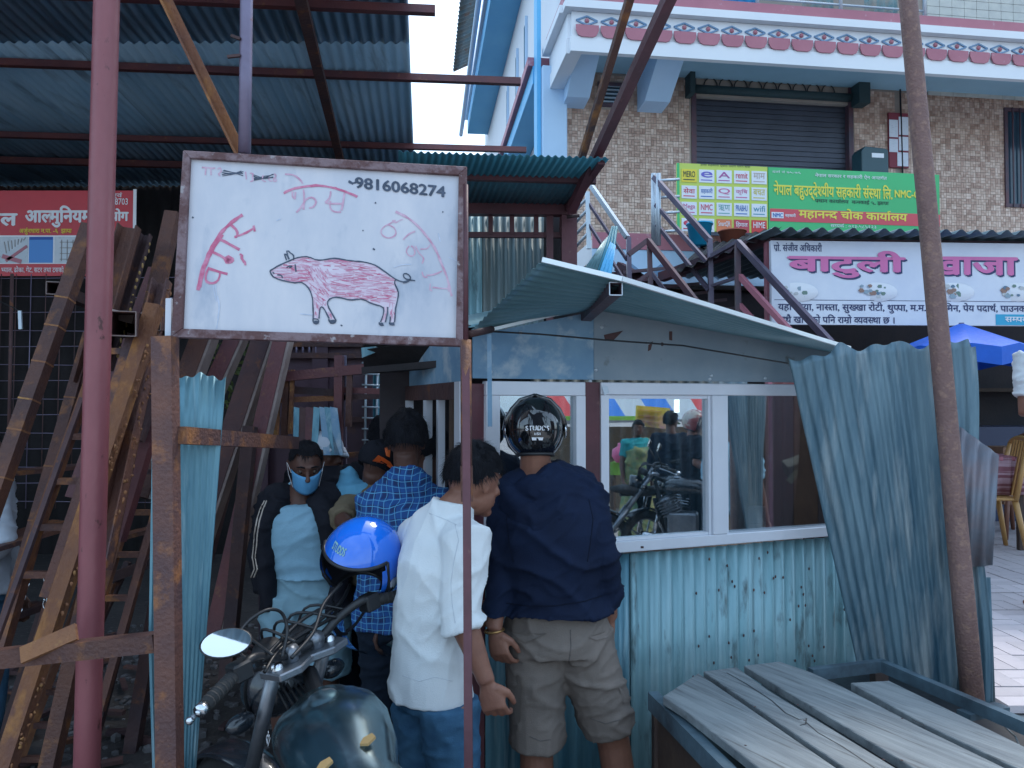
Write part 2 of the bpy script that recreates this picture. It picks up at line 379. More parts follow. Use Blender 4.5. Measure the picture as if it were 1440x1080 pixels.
def stroke(mb, pts, w, n, lift=.001):
    """brush stroke ribbon through 3D pts, normal n"""
    n = V(n).normalized(); pts = [V(p) for p in pts]; L = []; R = []
    for i, p in enumerate(pts):
        t = pts[min(i+1, len(pts)-1)] - pts[max(i-1, 0)]; s_ = t.cross(n).normalized()
        ww = w[i] if isinstance(w, list) else w
        L.append(p - s_*ww/2 + n*lift); R.append(p + s_*ww/2 + n*lift)
    k = len(pts); mb.add(L+R, [(i, i+1, k+i+1, k+i) for i in range(k-1)]); return mb
# ============================================================ SETTING
M['ground'] = mat('dark_dirt', (.06,.052,.05), (.035,.03,.032), (.12,.11,.105), scale=3, scale3=24, f3=(.6,.68), rough=.95, bump=.9, bscale=25)
M['road'] = mat('pale_dusty_road', (.40,.36,.33), (.30,.27,.26), (.2,.18,.17), scale=.8, scale3=6, f3=(.6,.75), rough=.95, bump=.3)
MB().add([(-120,-120,0),(120,-120,0),(120,160,0),(-120,160,0)], [(0,1,2,3)]).build('ground', M['ground'], kind='structure')
MB().add([(-40,-40,.004),(60,-40,.004),(60,1.6,.004),(-40,1.6,.004)], [(0,1,2,3)]).build('road', M['road'], kind='structure')
# raised terrace on the right with stone kerb and interlocking pavers
TZ = .52
M['paver'] = mat('pinkish_grey_paver', (.55,.49,.50), (.48,.43,.45), (.34,.31,.31), scale=2, scale3=12, f3=(.62,.72), rough=.85, bump=.25, rand=.12)
ed = [(1.50,3.32),(1.93,2.87),(4.2,2.70),(14,2.3),(14,10.2),(1.5,9.6)]
tb = MB(); tb.poly([(x,y,-.02) for x,y in ed], (0,0,TZ-.025)); terrace = tb.build('terrace', M['concrete'], kind='structure')
M['riser'] = mat('brown_stained_kerb', (.14,.11,.10), (.08,.06,.065), scale=4, stretch=(1,1,.4), rough=.9, bump=.4)
for i in range(3):
    a, b = ed[i], ed[i+1]; d = V((b[0]-a[0], b[1]-a[1], 0)); L_ = d.length; d.normalize(); n = V((d.y,-d.x,0)); k = max(1, round(L_/.6))
    for j in range(min(k, 8)):
        p = V((a[0],a[1],0)) + d*(L_*j/k) + n*.035; q = V((a[0],a[1],0)) + d*(L_*(j+1)/k - .008) + n*.035
        MB().bar(p + V((0,0,TZ/2-.012)), q + V((0,0,TZ/2-.012)), .07, TZ-.03, up=(0,0,1)).build('kerb_stone', M['riser'], terrace, bev=.006)
# pavers: single pieces where near, one joined sheet beyond
def inside(x, y, poly):
    c = False; n = len(poly)
    for i in range(n):
        x0, y0 = poly[i]; x1, y1 = poly[(i+1) % n]
        if (y0 > y) != (y1 > y) and x < (x1-x0)*(y-y0)/(y1-y0)+x0: c = not c
    return c
pav = MB().box((0,0,0), (.196,.096,.03)).mesh('paver'); pav.materials.append(M['paver']); far = MB(); cnt = 0
for i in range(60):
    for j in range(74):
        x = 1.6 + i*.1; y = 2.9 + j*.1; r = (i+j) % 2
        if i >= 60 or not all(inside(x+a, y+b, ed) for a in (-.08,.08) for b in (-.08,.08)): continue
        zz = TZ - .006 + random.uniform(-.003,.003)
        if (i//1) % 2 == 0 and j % 2 == 0:
            for a, (dx, dy) in enumerate(((0,0),(0,.1))) if (i//2+j//2) % 2 else enumerate(((0,0),(.1,0))):
                rot = 0 if (i//2+j//2) % 2 else pi/2
                cx, cy = (x+.05+dx, y+dy) if rot == 0 else (x+dx, y+.05+dy)
                if x > 1.8 and y < 5.2 and x < 3.6 and cnt < 298 and (x-1.8)/(y) < .35: shared('paver', pav, terrace, Matrix.Translation((cx, cy, zz-.012)) @ Matrix.Rotation(rot,4,'Z')); cnt += 1
                elif x < 7: far.box((cx, cy, zz-.012), (.196,.096,.03) if rot == 0 else (.096,.196,.03))
far.build('paver_field', M['paver'], terrace, kind='stuff')
# ------------------------------------------------------------ gravel and rubble on the dirt floor
gv = MB(); random.seed(3)
for i in range(1500):
    x = random.uniform(-3.0,.1); y = random.uniform(2.6,6); s = random.uniform(.008,.035)*(1 if random.random()<.9 else 2)
    gv.ball((x,y,s*.3), (s*random.uniform(.7,1.3), s*random.uniform(.7,1.3), s*.6), nu=5, nv=3, M=Matrix.Rotation(random.uniform(0,6),3,'Z'))
M['gravel'] = mat('grey_gravel', (.13,.125,.13), (.07,.065,.07), (.25,.24,.25), scale=9, scale3=14, rough=.9, bump=.3)
g = gv.build('gravel', M['gravel'], kind='stuff')
for f in g.o.data.polygons: f.use_smooth = False
# ============================================================ TILED BUILDING
FA = Plane((.66,10.4), (.99,.137))              # facade wall plane
M['tile'] = None
def tilemat():
    m = bpy.data.materials.new('mosaic_tile'); m.use_nodes = True; nt = m.node_tree; b = nt.nodes['Principled BSDF']; L = nt.links.new
    tc = nd(nt,'ShaderNodeTexCoord'); mp = nd(nt,'ShaderNodeMapping'); mp.inputs['Rotation'].default_value = (0,0,-atan2(.137,.99))
    L(tc.outputs['Object'], mp.inputs[0])
    def wn(size):
        d = nd(nt,'ShaderNodeVectorMath', operation='DIVIDE'); d.inputs[1].default_value = size; f = nd(nt,'ShaderNodeVectorMath', operation='FLOOR')
        w_ = nd(nt,'ShaderNodeTexWhiteNoise'); L(mp.outputs[0], d.inputs[0]); L(d.outputs[0], f.inputs[0]); L(f.outputs[0], w_.inputs[0]); return w_.outputs['Value']
    r = nd(nt,'ShaderNodeValToRGB'); e = r.color_ramp.elements; e[0].color = (.30,.175,.125,1); e[1].color = (.74,.55,.45,1)
    x = r.color_ramp.elements.new(.35); x.color = (.45,.28,.21,1); x = r.color_ramp.elements.new(.65); x.color = (.58,.41,.32,1)
    mm = nd(nt,'ShaderNodeMath', operation='ADD'); m1 = nd(nt,'ShaderNodeMath', operation='MULTIPLY'); m1.inputs[1].default_value = .55; m2 = nd(nt,'ShaderNodeMath', operation='MULTIPLY'); m2.inputs[1].default_value = .45
    L(wn((.08,50,.08)), m1.inputs[0]); L(wn((.04,50,.04)), m2.inputs[0]); L(m1.outputs[0], mm.inputs[0]); L(m2.outputs[0], mm.inputs[1]); L(mm.outputs[0], r.inputs[0]); L(r.outputs[0], b.inputs['Base Color'])
    b.inputs['Roughness'].default_value = .35; return m
M['tile'] = tilemat()
M['grout'] = mat('grout', (.36,.29,.25), (.3,.25,.21), scale=3, rough=.9)
M['white_wall'] = mat('white_painted_wall', (.78,.78,.80), (.72,.73,.77), scale=.7, rough=.7, bump=.05)
M['sky_blue'] = mat('sky_blue_paint', (.10,.42,.72), (.13,.47,.75), scale=1.5, rough=.55, bump=.03)
M['pale_blue'] = mat('pale_blue_paint', (.50,.66,.84), (.44,.60,.78), scale=1.2, rough=.6, bump=.05)
M['soffit'] = mat('soffit_blue', (.34,.52,.62), (.3,.46,.55), scale=1, rough=.7)
M['brick_red'] = mat('faded_crimson_paint', (.46,.17,.21), (.40,.14,.18), (.52,.34,.37), scale=2, scale3=9, f3=(.62,.75), rough=.6, bump=.05)
M['ornament_blue'] = mat('ornament_blue_line', (.16,.27,.42), rough=.6, bump=0)
bld = thing('building', FA.pt(0,0,0), 'tiled multi-storey building with brown mosaic walls, sky-blue pillar and white ornamented balcony', 'building')
s_end = 12.0; zt = 9.2
sL = FA.at(795,200)[0]
z_sl = FA.at(1100,118)[1]                       # soffit
# wall blocks around the shutter opening and the niche
shA = FA.at(972,170)[0]; shB = FA.at(1199,170)[0]; nL = FA.at(1262,200)[0]; 
z_fl = 3.55
wallmb = MB()
wallmb.pbox(FA, sL, shA, -.3, 0, 0, zt).pbox(FA, shB, nL, -.3, 0, 0, zt).pbox(FA, nL, s_end, -.3, .0, 0, zt).pbox(FA, shA, shB, -.3, 0, z_sl-.25, zt).pbox(FA, shA, shB, -.3, 0, 0, z_fl)
wallmb.build('wall', M['grout'], bld)
til = MB()
def tiles(s0, s1, z0, z1, holes=(), d=0.0):
    cell = .08; t = 0; i0 = round(s0/cell); i1 = round(s1/cell)
    for i in range(i0, i1):
        for j in range(int(z0/cell), int(z1/cell)):
            a = i*cell; z = j*cell
            if any(h[0] < a+cell/2 < h[1] and h[2] < z+cell/2 < h[3] for h in holes): continue
            if (i+j) % 2:
                for k in (0,1): til.pbox(FA, a+.003, a+cell-.003, d, d+.008, z+k*cell/2+.003, z+(k+1)*cell/2-.003)
            else:
                for k in (0,1): til.pbox(FA, a+k*cell/2+.003, a+(k+1)*cell/2-.003, d, d+.008, z+.003, z+cell-.003)
win = (FA.at(1411,200)[0], FA.at(1460,200)[0], FA.at(1425,292)[1], FA.at(1425,153)[1])
vent = (FA.at(840,130)[0], FA.at(876,130)[0], FA.at(858,151)[1], FA.at(858,117)[1])
tiles(sL, shA, 3.3, z_sl, [vent]); tiles(shB, nL, 3.3, z_sl); tiles(nL+.03, nL+3.1, 3.0, z_sl, [win])
# upper storey of tiles, pale
til.build('wall_tile', M['tile'], bld, kind='stuff')
M['tile_pale'] = mat('pale_beige_tile', (.55,.52,.46), (.46,.44,.40), scale=6, rough=.5, bump=.1)
zb = FA.at(1350,30,1.0)[1]
up = MB()
for i in range(22):
    for j in range(14): up.pbox(FA, FA.at(1300,20)[0]+i*.2, FA.at(1300,20)[0]+i*.2+.194, .05, .062, zb-.6+j*.12, zb-.6+j*.12+.114)
up.build('upper_wall_tile', M['tile_pale'], bld, kind='stuff')
# black cable down the corner of the niche
MB().tube([FA.pt(nL+.02,.05,z_sl), FA.pt(nL+.05,.05,4.4), FA.pt(nL+.08,.06,3.9), FA.pt(nL+.42,.06,3.4)], .014, 6).build('drain_hose', M['black'], bld)
# window with grille, ventilation window
def window(r, bars, name='window'):
    f = MB(); s0,s1,z0,z1 = r
    for a,b,c_,d in ((s0,s1,z0,z0+.05),(s0,s1,z1-.05,z1),(s0,s0+.05,z0+.051,z1-.051),(s1-.05,s1,z0+.051,z1-.051)): f.pbox(FA, a,b,-.02,.035,c_,d)
    w_ = f.build(name, M['rail_dark'], bld)
    MB().pbox(FA, s0+.05,s1-.05,-.01,.006,z0+.05,z1-.05).build('pane', M['darkglass'], w_)
    for k in range(1, bars): a = s0+(s1-s0)*k/bars; MB().pbox(FA, a-.008,a+.008,.036,.05,z0,z1).build('bar', M['rail_dark'], w_)
M['darkglass'] = mat('dark_window_pane', (.02,.045,.07), (.03,.06,.09), rough=.12, spec=.6, bump=0)
window((win[0], win[0]+1.1, win[2], win[3]), 9); window(vent, 0, 'vent_window')
for k in range(5): z = vent[2]+.06+k*.055; MB().pbox(FA, vent[0]+.05, vent[1]-.05, .008, .03, z, z+.02).build('louvre', M['stainless'], bld)
# niche wall and posters
# roller shutter: ribbed slats one by one
sh = thing('roller_shutter', FA.pt((shA+shB)/2, 0, z_fl), 'dark grey closed roller shutter with spring hoops above it under the balcony', 'shutter')
M['shutter'] = mat('dark_grey_shutter', (.075,.08,.105), (.055,.06,.08), scale=2, rough=.45, metal=.4, bump=.05)
z = z_fl; zs = FA.at(1085,138)[1]
while z < zs:
    mb = MB(); h = .073
    mb.pbox(FA, shA+.06, shB-.06, -.10, -.075, z+.012, z+h); mb.pbox(FA, shA+.06, shB-.06, -.10, -.09, z, z+.012); mb.build('slat', M['shutter'], sh); z += h+.001
for a in (shA, shB-.07): MB().pbox(FA, a, a+.07, -.12, .02, z_fl, zs+.25).build('guide_rail', M['rail_dark'], sh)
M['shutter_drum'] = mat('dark_teal_drum', (.025,.05,.055), rough=.7)
ax = MB(); ax.tube([FA.pt(shA+.05,.02,zs+.06), FA.pt(shB-.05,.02,zs+.06)], .06, 10); ax.build('drum', M['shutter_drum'], sh)
for k in range(9):
    a = shA+.28+k*(shB-shA-.45)/9
    MB().tube([FA.pt(a+.10*cos(t), .02+.015*k%.01, zs+.10+.13*sin(t)) for t in [pi*i/8 for i in range(9)]], .009, 5).build('spring_hoop', M['black'], sh)
MB().pbox(FA, shB-.03, shB+.14, -.05, .22, zs-.08, zs+.36).build('gear_bracket', M['shutter_drum'], sh); MB().pbox(FA, shA-.09, shA-.02, -.05, .22, zs-.08, zs+.36).build('gear_bracket', M['shutter_drum'], sh)
# balcony slab, fascia bands and soffit
BD = 1.25
bal = MB().pbox(FA, sL-.15, s_end, 0.01, BD-.05, z_sl, z_sl+.28).build('balcony_slab', M['soffit'], bld)
zc = FA.at(1130,85,BD)[1]; zf0 = zc-.03
def bandz(py): return FA.at(1130, py, BD)[1]
def band(name, y0, y1, d, m): MB().pbox(FA, sL-.18-(d-BD), s_end, BD-.06, d, bandz(y1), bandz(y0)).build(name, m, bld)
band('lower_fascia', 73, 93, BD+.02, M['white_wall']); band('ornament_band', 39, 72.5, BD+.0, M['white_wall']); band('cornice', 28, 38.5, BD+.1, M['white_wall']); band('parapet_band', 12, 27.5, BD+.05, M['brick_red'])
for e0, e1, m_, dd in ((73,93,'white_wall',.02),(39,72.5,'white_wall',0),(28,38.5,'white_wall',.1),(12,27.5,'brick_red',.05)):
    MB().pbox(FA, sL-.22-dd, sL-.05, .0, BD-.061, bandz(e1), bandz(e0)).build('side_fascia', M[m_], bld)
# scallops and diamonds along the band
zs1 = bandz(65.5)+.0; step = (FA.at(1160,60,BD)[0]-FA.at(1128,60,BD)[0])
s = sL-.15; k = 0
zt_, zb_ = bandz(58), bandz(74)
while s < FA.at(1460,70,BD)[0]:
    hh = zt_-zb_; q = step*.46; c_ = s+step/2
    pts = [FA.pt(c_-q, BD+.022, zt_), FA.pt(c_+q, BD+.022, zt_), FA.pt(c_+q, BD+.022, zt_-hh*.45), FA.pt(c_+q*.8, BD+.022, zb_+.02), FA.pt(c_+q*.5, BD+.022, zb_), FA.pt(c_-q*.5, BD+.022, zb_), FA.pt(c_-q*.8, BD+.022, zb_+.02), FA.pt(c_-q, BD+.022, zt_-hh*.45)]
    MB().poly(pts, FA.n*.018).build('scallop', M['brick_red'], bld)
    z0 = bandz(51); r1, r2 = step*.43, bandz(45)-z0
    dm = MB(); P4 = [(c_-r1,z0),(c_,z0+r2),(c_+r1,z0),(c_,z0-r2)]
    for i in range(4):
        a_, b_ = P4[i], P4[(i+1)%4]; dm.bar(FA.pt(a_[0],BD+.008,a_[1]), FA.pt(b_[0],BD+.008,b_[1]), .018, .018, up=FA.n)
    dmo = dm.build('diamond_moulding', M['ornament_blue'], bld); MB().lathe(FA.pt(c_,BD+.012,z0), [(0,.02),(.022,.015),(.03,0)], 8, Matrix.Rotation(pi/2,3,'X')).build('rosette', M['brick_red'], dmo)
    s += step
# brackets under the slab
for px0, px1 in ((796,838),(905,950)):
    a, b = FA.at(px0,110,.3)[0], FA.at(px1,110,.3)[0]
    MB().add([FA.pt(a,0.01,z_sl-.52),FA.pt(b-.1,0.01,z_sl-.52),FA.pt(b-.1,.35,z_sl-.5),FA.pt(a,.35,z_sl-.5),FA.pt(a,0.01,z_sl-.001),FA.pt(b-.1,0.01,z_sl-.001),FA.pt(b-.1,BD-.1,z_sl-.001),FA.pt(a,BD-.1,z_sl-.001)],
       [(3,2,1,0),(4,5,6,7),(0,1,5,4),(1,2,6,5),(2,3,7,6),(3,0,4,7)]).build('bracket', M['pale_blue'], bld)
# balcony railing of stainless tubes
zr = bandz(12)
for i, px in enumerate((830,940,1065,1182,1300)):
    a = FA.at(px,0,BD-.1)[0]; MB().tube([FA.pt(a,BD-.1,zr-.02), FA.pt(a,BD-.1,zr+1)], .025, 8).build('railing_post', M['stainless'], bld)
a0, a1 = FA.at(800,0,BD-.1)[0], FA.at(1300,0,BD-.1)[0]
for k in range(5): MB().tube([FA.pt(a0,BD-.1,zr+.14+k*.2), FA.pt(a1,BD-.1,zr+.14+k*.2)], .014, 6).build('railing_bar', M['stainless'], bld)
cl = {'blue':(.05,.30,.60),'floral':(.2,.35,.38),'tan':(.35,.3,.25)}
for k, (p0, p1, c_, lab) in enumerate(((1015,1062,cl['blue'],'blue cloth hanging behind the left part of the balcony railing'),(1128,1172,cl['floral'],'greenish patterned cloth hanging behind the middle of the balcony railing'),(1215,1262,(.14,.3,.34),'dark teal cloth hanging behind the right part of the balcony railing'))):
    mb = MB(); corr(mb, FA.pt(FA.at(p0,0,BD-.3)[0],BD-.3,zr+.05), FA.pt(FA.at(p1,0,BD-.3)[0],BD-.3,zr+.05), FA.pt(FA.at(p1,0,BD-.3)[0],BD-.3,zr+1.1), FA.pt(FA.at(p0,0,BD-.3)[0],BD-.3,zr+1.1), .12, .02, 3)
    mb.build('hanging_cloth', mat('cloth_%d' % k, c_, (.4,.35,.3) if k else (.05,.35,.65), scale=7, rough=.9), label=lab, cat='cloth')
# corner pillar, side wall going back, cornices and tall windows
SW = Plane((.66,10.4), (-.118,.993)); SW.n = V((-.993,-.118,0))
def sbox(mb, s0,s1,d0,d1,z0,z1):
    a = [SW.pt(s0,d0,z0),SW.pt(s1,d0,z0),SW.pt(s1,d1,z0),SW.pt(s0,d1,z0)]; return mb.hexa(a+[p+V((0,0,z1-z0)) for p in a])
MB().pbox(FA, sL-.34, sL-.001, -.25, .14, 0, z_sl).build('corner_pillar', M['pale_blue'], bld, bev=.01)
MB().pbox(FA, sL-.40, sL-.345, -.2, .05, 0, 12).build('pillar_edge', M['sky_blue'], bld)
sbox(MB(), .15, 13, -.3, -.05, 0, 12.5).build('side_wall', M['white_wall'], bld)
sbox(MB(), .2, 11, -.049, .35, 6.15, 6.4).build('floor_band', M['sky_blue'], bld)
sbox(MB(), .2, 11, -.049, .42, 6.401, 6.52).build('floor_band_cap', M['brick_red'], bld)
ev = sbox(MB(), 1.2, 12, -.049, .55, 9.6, 10.0).build('eave_band', M['sky_blue'], bld)
sbox(MB(), 1.2, 12, .0, .62, 10.001, 10.14).build('eave_cap', M['white_wall'], bld)
MB().tube([SW.pt(1.0,.72,10.2), SW.pt(12.4,.72,9.7)], .06, 8).build('drain_pipe', M['pale_blue'], bld)
ec = MB(); corr(ec, SW.pt(6.0,.5,11.4), SW.pt(11.4,.5,11.4), SW.pt(11.4,1.0,11.15), SW.pt(6.0,1.0,11.15), .2, .03, 1); ec.build('corrugated_eave', M['wall_zinc'], bld)
for s0 in (3.6, 4.9, 6.6): 
    w_ = sbox(MB(), s0, s0+.35, -.049, -.03, 7.0, 8.8).build('tall_window', M['darkglass'], bld); sbox(MB(), s0-.04, s0, -.049, .0, 6.96, 8.84).build('frame', M['pale_blue'], w_)
w_ = sbox(MB(), 1.2, 2.0, -.049, -.03, 4.6, 5.6).build('side_window', M['darkglass'], bld); sbox(MB(), 1.12, 1.2, -.049, .02, 4.5, 5.7).build('frame', M['sky_blue'], w_)
# landing slab with crimson edge and ornament, terrace floor of first storey
zl = FA.at(870,343,1.9)[1]
ls = FA.at(1090,350,1.9)[0]
MB().pbox(FA, sL-.1, s_end, .01, 1.9, z_fl-.25, z_fl-.02).build('landing_slab', M['white_wall'], bld)
MB().pbox(FA, sL-.1, s_end, 1.9, 1.94, z_fl-.12, z_fl+.06).build('landing_edge', M['brick_red'], bld)
MB().pbox(FA, sL-.1, s_end, 1.9, 1.93, z_fl-.5, z_fl-.122).build('landing_fascia', M['pale_blue'], bld)
s = sL; 
while s < ls:
    q = .11; MB().poly([FA.pt(s-q,1.931,z_fl-.36), FA.pt(s,1.931,z_fl-.28), FA.pt(s+q,1.931,z_fl-.36), FA.pt(s,1.931,z_fl-.44)], FA.n*.012).build('diamond_moulding', M['ornament_blue'], bld); s += .34
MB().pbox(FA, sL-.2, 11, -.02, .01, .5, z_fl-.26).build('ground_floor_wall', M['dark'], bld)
# posters and notice board and drop box
def onfa(name, px0,py0,px1,py1, d0, d1, m, parent=None, **k):
    s0, z1 = FA.at(px0,py0,d1); s1, z0 = FA.at(px1,py1,d1); return MB().pbox(FA, s0,s1,d0,d1,z0,z1).build(name, m, parent, **k)
M['notice_red'] = mat('dark_red_board', (.22,.03,.05), rough=.6, bump=0)
nb = onfa('notice_board', 1250,158,1278,236, .012,.05, M['notice_red'], label='dark red notice board with pinned papers beside the shutter', cat='notice board')
M['paper'] = mat('printed_paper', (.68,.70,.76), (.45,.48,.55), scale=60, stretch=(.3,.3,3), f2=(.55,.7), rough=.7, bump=0)
for a in ((1250.5,168,1263,193),(1264,164,1277.5,190),(1250.5,195,1263,214),(1264,192,1277.5,212),(1262,214,1277.5,234)): onfa('paper', *a, .052,.056, M['paper'], nb)
M['dropbox'] = mat('dark_green_box', (.02,.06,.075), rough=.35, bump=0)
s0, z1 = FA.at(1212,207,.5); s1, z0 = FA.at(1250,238,.5)
db = thing('drop_box', FA.pt((s0+s1)/2,.4,z0), 'dark green suggestion box with white label beside the shutter', 'box')
ptsb = [FA.pt(s0,.25,z0-.1), FA.pt(s1,.25,z0-.1), FA.pt(s1,.25,z1-.02), FA.pt(s1-.05,.25,z1), FA.pt(s0+.05,.25,z1+.02), FA.pt(s0,.25,z1-.04)]
MB().poly(ptsb, FA.n*.25).build('body', M['dropbox'], db, bev=.01)
a = FA.at(1226,215,.505); b = FA.at(1243,222,.505); MB().pbox(FA, a[0], b[0], .502, .506, b[1], a[1]).build('paper_label', M['white'], db)
# ============================================================ GREEN SIGN
SG = Plane(tuple(P(955,300,8.3))[:2], (.99,.137))
M['sign_green'] = mat('bright_green_print', (.05,.47,.16), (.06,.43,.15), scale=1, rough=.45, bump=.3, bscale=3)
M['sign_red'] = mat('red_print', (.62,.07,.09), rough=.45, bump=0); M['sign_lime'] = mat('lime_print', (.52,.60,.10), rough=.45, bump=0)
M['sign_yellow'] = mat('yellow_letters', (.78,.68,.08), rough=.5, bump=0)
gs = thing('shop_sign', SG.hit(1130,330), 'green cooperative signboard with yellow Nepali lettering and a grid of small logos', 'sign')
def sgbox(name, px0,py0,px1,py1,d0,d1,m,par=None):
    s0, z1 = SG.at(px0,py0,d1); s1, z0 = SG.at(px1,py1,d1); return MB().pbox(SG, s0,s1,d0,d1,z0,z1).build(name, m, par or gs)
def slope(px, y, k=.034): return y + (px-955)*k
sgbox('panel', 952,229,1080,328, -.03,0, M['sign_lime']); sgbox('panel', 1080.5,235,1322,333, -.03,0, M['sign_green'])
sgbox('edge', 952,229,956,328, .001,.006, M['sign_green'])
sgbox('red_band', 1083,293,1322,319, .001,.004, M['sign_red'])
lg = [['k y','e','t','r','w'],['r','b','p','p','y'],['p','r','g','b','o'],['r','g','O','R','X']]
lc = {'k':(.02,.05,.04),'e':(.15,.12,.5),'t':(.4,.1,.3),'r':(.6,.05,.1),'w':(.5,.4,.35),'b':(.05,.15,.45),'p':(.6,.15,.3),'y':(.6,.5,.1),'g':(.2,.4,.4),'o':(.1,.3,.4),'O':(.7,.2,.08),'R':(.5,.05,.08),'X':(.65,.05,.05)}
names = [['MERO','e','A','remit','माम'],['सेवा','सहकारी','Q','कृषि','बचत'],['Mega','NMC','ऋण','PRABHU','wifi'],['e','घर','SmartQR','हिमाल','HIME']]
lm = {k: mat('logo_print_'+str(i), v, rough=.5, bump=0) for i,(k,v) in enumerate(lc.items())}
for r in range(4):
    for c in range(5):
        x0 = 957+c*24.6; y0 = 236+r*23+ c*.7; key = lg[r][c][0]; solid = key in 'ORX' or (r==0 and c==0)
        cell = sgbox('logo_panel', x0+1.5, y0+1.5, x0+23, y0+20.5, .001,.005, lm[key] if key in 'ORX' else (M['yellow'] if (r,c)==(0,0) else M['white']))
        plane_text(SG, .0055, names[r][c], x0+4, y0+4.5, x0+20.5, y0+13, M['white'] if key in 'ORX' else lm[key], cell, bold=.01)
        if key not in 'ORX': sgbox('caption_bar', x0+4, y0+15.5, x0+20, y0+17.5, .0055,.0065, lm[key], cell)
plane_text(SG, .002, 'हाम्रो सहकारी द्वारा प्रदान गरिने सेवा', 985,231,1055,235.5, lm['k'], gs)
plane_text(SG, .004, 'नेपाल बहुउद्देश्यीय सहकारी संस्था लि.', 1088,257,1255,283, M['sign_yellow'], gs, bold=.022)
plane_text(SG, .004, 'NMC-COOP', 1258,268,1315,279, M['sign_yellow'], gs, bold=.03)
plane_text(SG, .004, 'नेपाल सरकार र सहकारी ऐन अन्तर्गत', 1146,245,1247,252, M['white'], gs, bold=.01)
plane_text(SG, .004, 'दर्ता नं ७५-७६', 1086,240,1126,244, M['white'], gs)
plane_text(SG, .004, 'प्रधान कार्यालय  कनकाई ५, झापा', 1146,280,1250,287, lm['k'], gs, bold=.01)
sgbox('acronym_plate', 1085,298,1102,307, .005,.007, M['white']); plane_text(SG, .0075, 'NMC', 1087,299.5,1101,305.5, lm['b'], gs, bold=.03)
plane_text(SG, .005, 'सहकारी', 1104,300,1119,306, M['white'], gs, bold=.02)
plane_text(SG, .005, 'महानन्द चोक कार्यालय', 1123,294,1276,311, M['sign_yellow'], gs, bold=.025)
plane_text(SG, .004, 'सम्पर्क : ०२३-५८५१२३', 1168,315,1232,321, M['white'], gs)
# ============================================================ STAIRS
st = thing('staircase', P(1000,560,6.6), 'outdoor metal staircase with grey tube railings rising left beside the kiosk roof', 'staircase')
def rail(name, pts, w, m, par=st, r=False):
    for i in range(len(pts)-1):
        mb = MB(); (mb.tube([P(*pts[i]),P(*pts[i+1])], w/2, 8) if r else mb.bar(P(*pts[i]),P(*pts[i+1]),w*.8)); mb.build(name, m, par)
sr, ss, rd = M['steel_rail'], M['stainless'], M['rail_dark']
for p in ([(926,244,6.9),(926,345,6.9)],[(919,244,7.0),(919,345,7.0)]): rail('post', p, .045, ss, r=True)
for y in (252,276,298,324): rail('rail_bar', [(926,y+2,6.9),(955,y,7.0)], .025, ss, r=True)
rail('handrail', [(920,249,6.95),(998,338,6.4)], .055, sr); rail('post', [(998,336,6.4),(1000,430,6.4)], .05, sr)
rail('lower_rail', [(922,288,6.95),(997,372,6.4)], .04, sr); rail('lower_rail', [(924,316,6.95),(997,408,6.4)], .04, sr)
rail('handrail', [(911,338,6.2),(983,430,5.8)], .055, rd); rail('handrail', [(911,338,6.2),(884,358,6.2)], .05, rd); rail('post', [(913,340,6.2),(915,410,6.2)], .045, rd); rail('lower_rail', [(916,383,6.2),(942,418,6.1)], .035, sr); rail('lower_rail', [(913,384,6.2),(888,402,6.2)], .035, rd)
rail('handrail', [(832,262,7.2),(882,334,6.8)], .05, ss); rail('post', [(826,270,7.2),(828,350,7.2)], .05, ss); rail('post', [(884,334,6.8),(885,402,6.8)], .05, sr)
rail('lower_rail', [(828,286,7.2),(882,366,6.8)], .03, sr); rail('lower_rail', [(828,315,7.2),(880,398,6.8)], .03, sr)
for k in range(4): rail('rail_bar', [(806,300+k*17,7.4),(826,278+k*17,7.2)], .028, ss, r=True)
rail('post', [(805,300,7.4),(806,400,7.4)], .04, ss)
rail('handrail', [(1037,340,6.0),(1168,482,5.2)], .055, sr); rail('handrail', [(1037,340,6.0),(1001,360,6.3)], .04, sr); rail('post', [(1037,342,6.0),(1038,445,6.0)], .05, rd)
rail('lower_rail', [(1040,388,6.0),(1115,470,5.5)], .05, M['brick_red']); rail('lower_rail', [(1040,428,6.0),(1060,450,5.9)], .04, M['brick_red']); rail('lower_rail', [(1037,390,6.0),(1001,402,6.3)], .03, sr)
rail('stringer', [(810,380,7.3),(1010,480,6.2)], .12, rd); rail('stringer', [(870,375,7.8),(1090,500,6.6)], .12, rd)
for k in range(9):
    t = k/8; a = P(860+150*t, 385+90*t, 7.2-.8*t); b = P(930+150*t, 378+90*t, 7.9-.8*t)
    MB().bar(a, b, .26, .03, up=(0,0,1)).build('tread', M['rail_dark'], st)
# ============================================================ RESTAURANT CANOPY, WHITE SIGN, INTERIOR
RS = Plane(tuple(P(1085,400,5.9))[:2], (.995,.06))
M['slate_zinc'] = mat('slate_zinc', (.09,.13,.15), (.12,.17,.19), rough=.45, metal=.3, scale=2)
cn = thing('restaurant_canopy', RS.pt(1.5,0,TZ), 'low corrugated canopy roof over the snack shop with maroon front beam', 'canopy')
zc0 = RS.at(1150,323,.25)[1]
mb = MB(); corr(mb, RS.pt(-.1,.25,zc0), RS.pt(5.5,.25,zc0), RS.pt(5.5,-2.6,zc0+.12), RS.pt(-.1,-2.6,zc0+.12), .12, .02, 2); mb.build('roof_sheet', M['slate_zinc'], cn)
MB().pbox(RS, -.02, 5.5, -.04, .05, RS.at(1150,338)[1], zc0-.03).build('front_beam', M['rail_dark'], cn)
for s_ in (-.02, 2.9): MB().pbox(RS, s_, s_+.07, -.1, -.04, TZ, zc0-.03).build('post', M['brick_red'], cn)
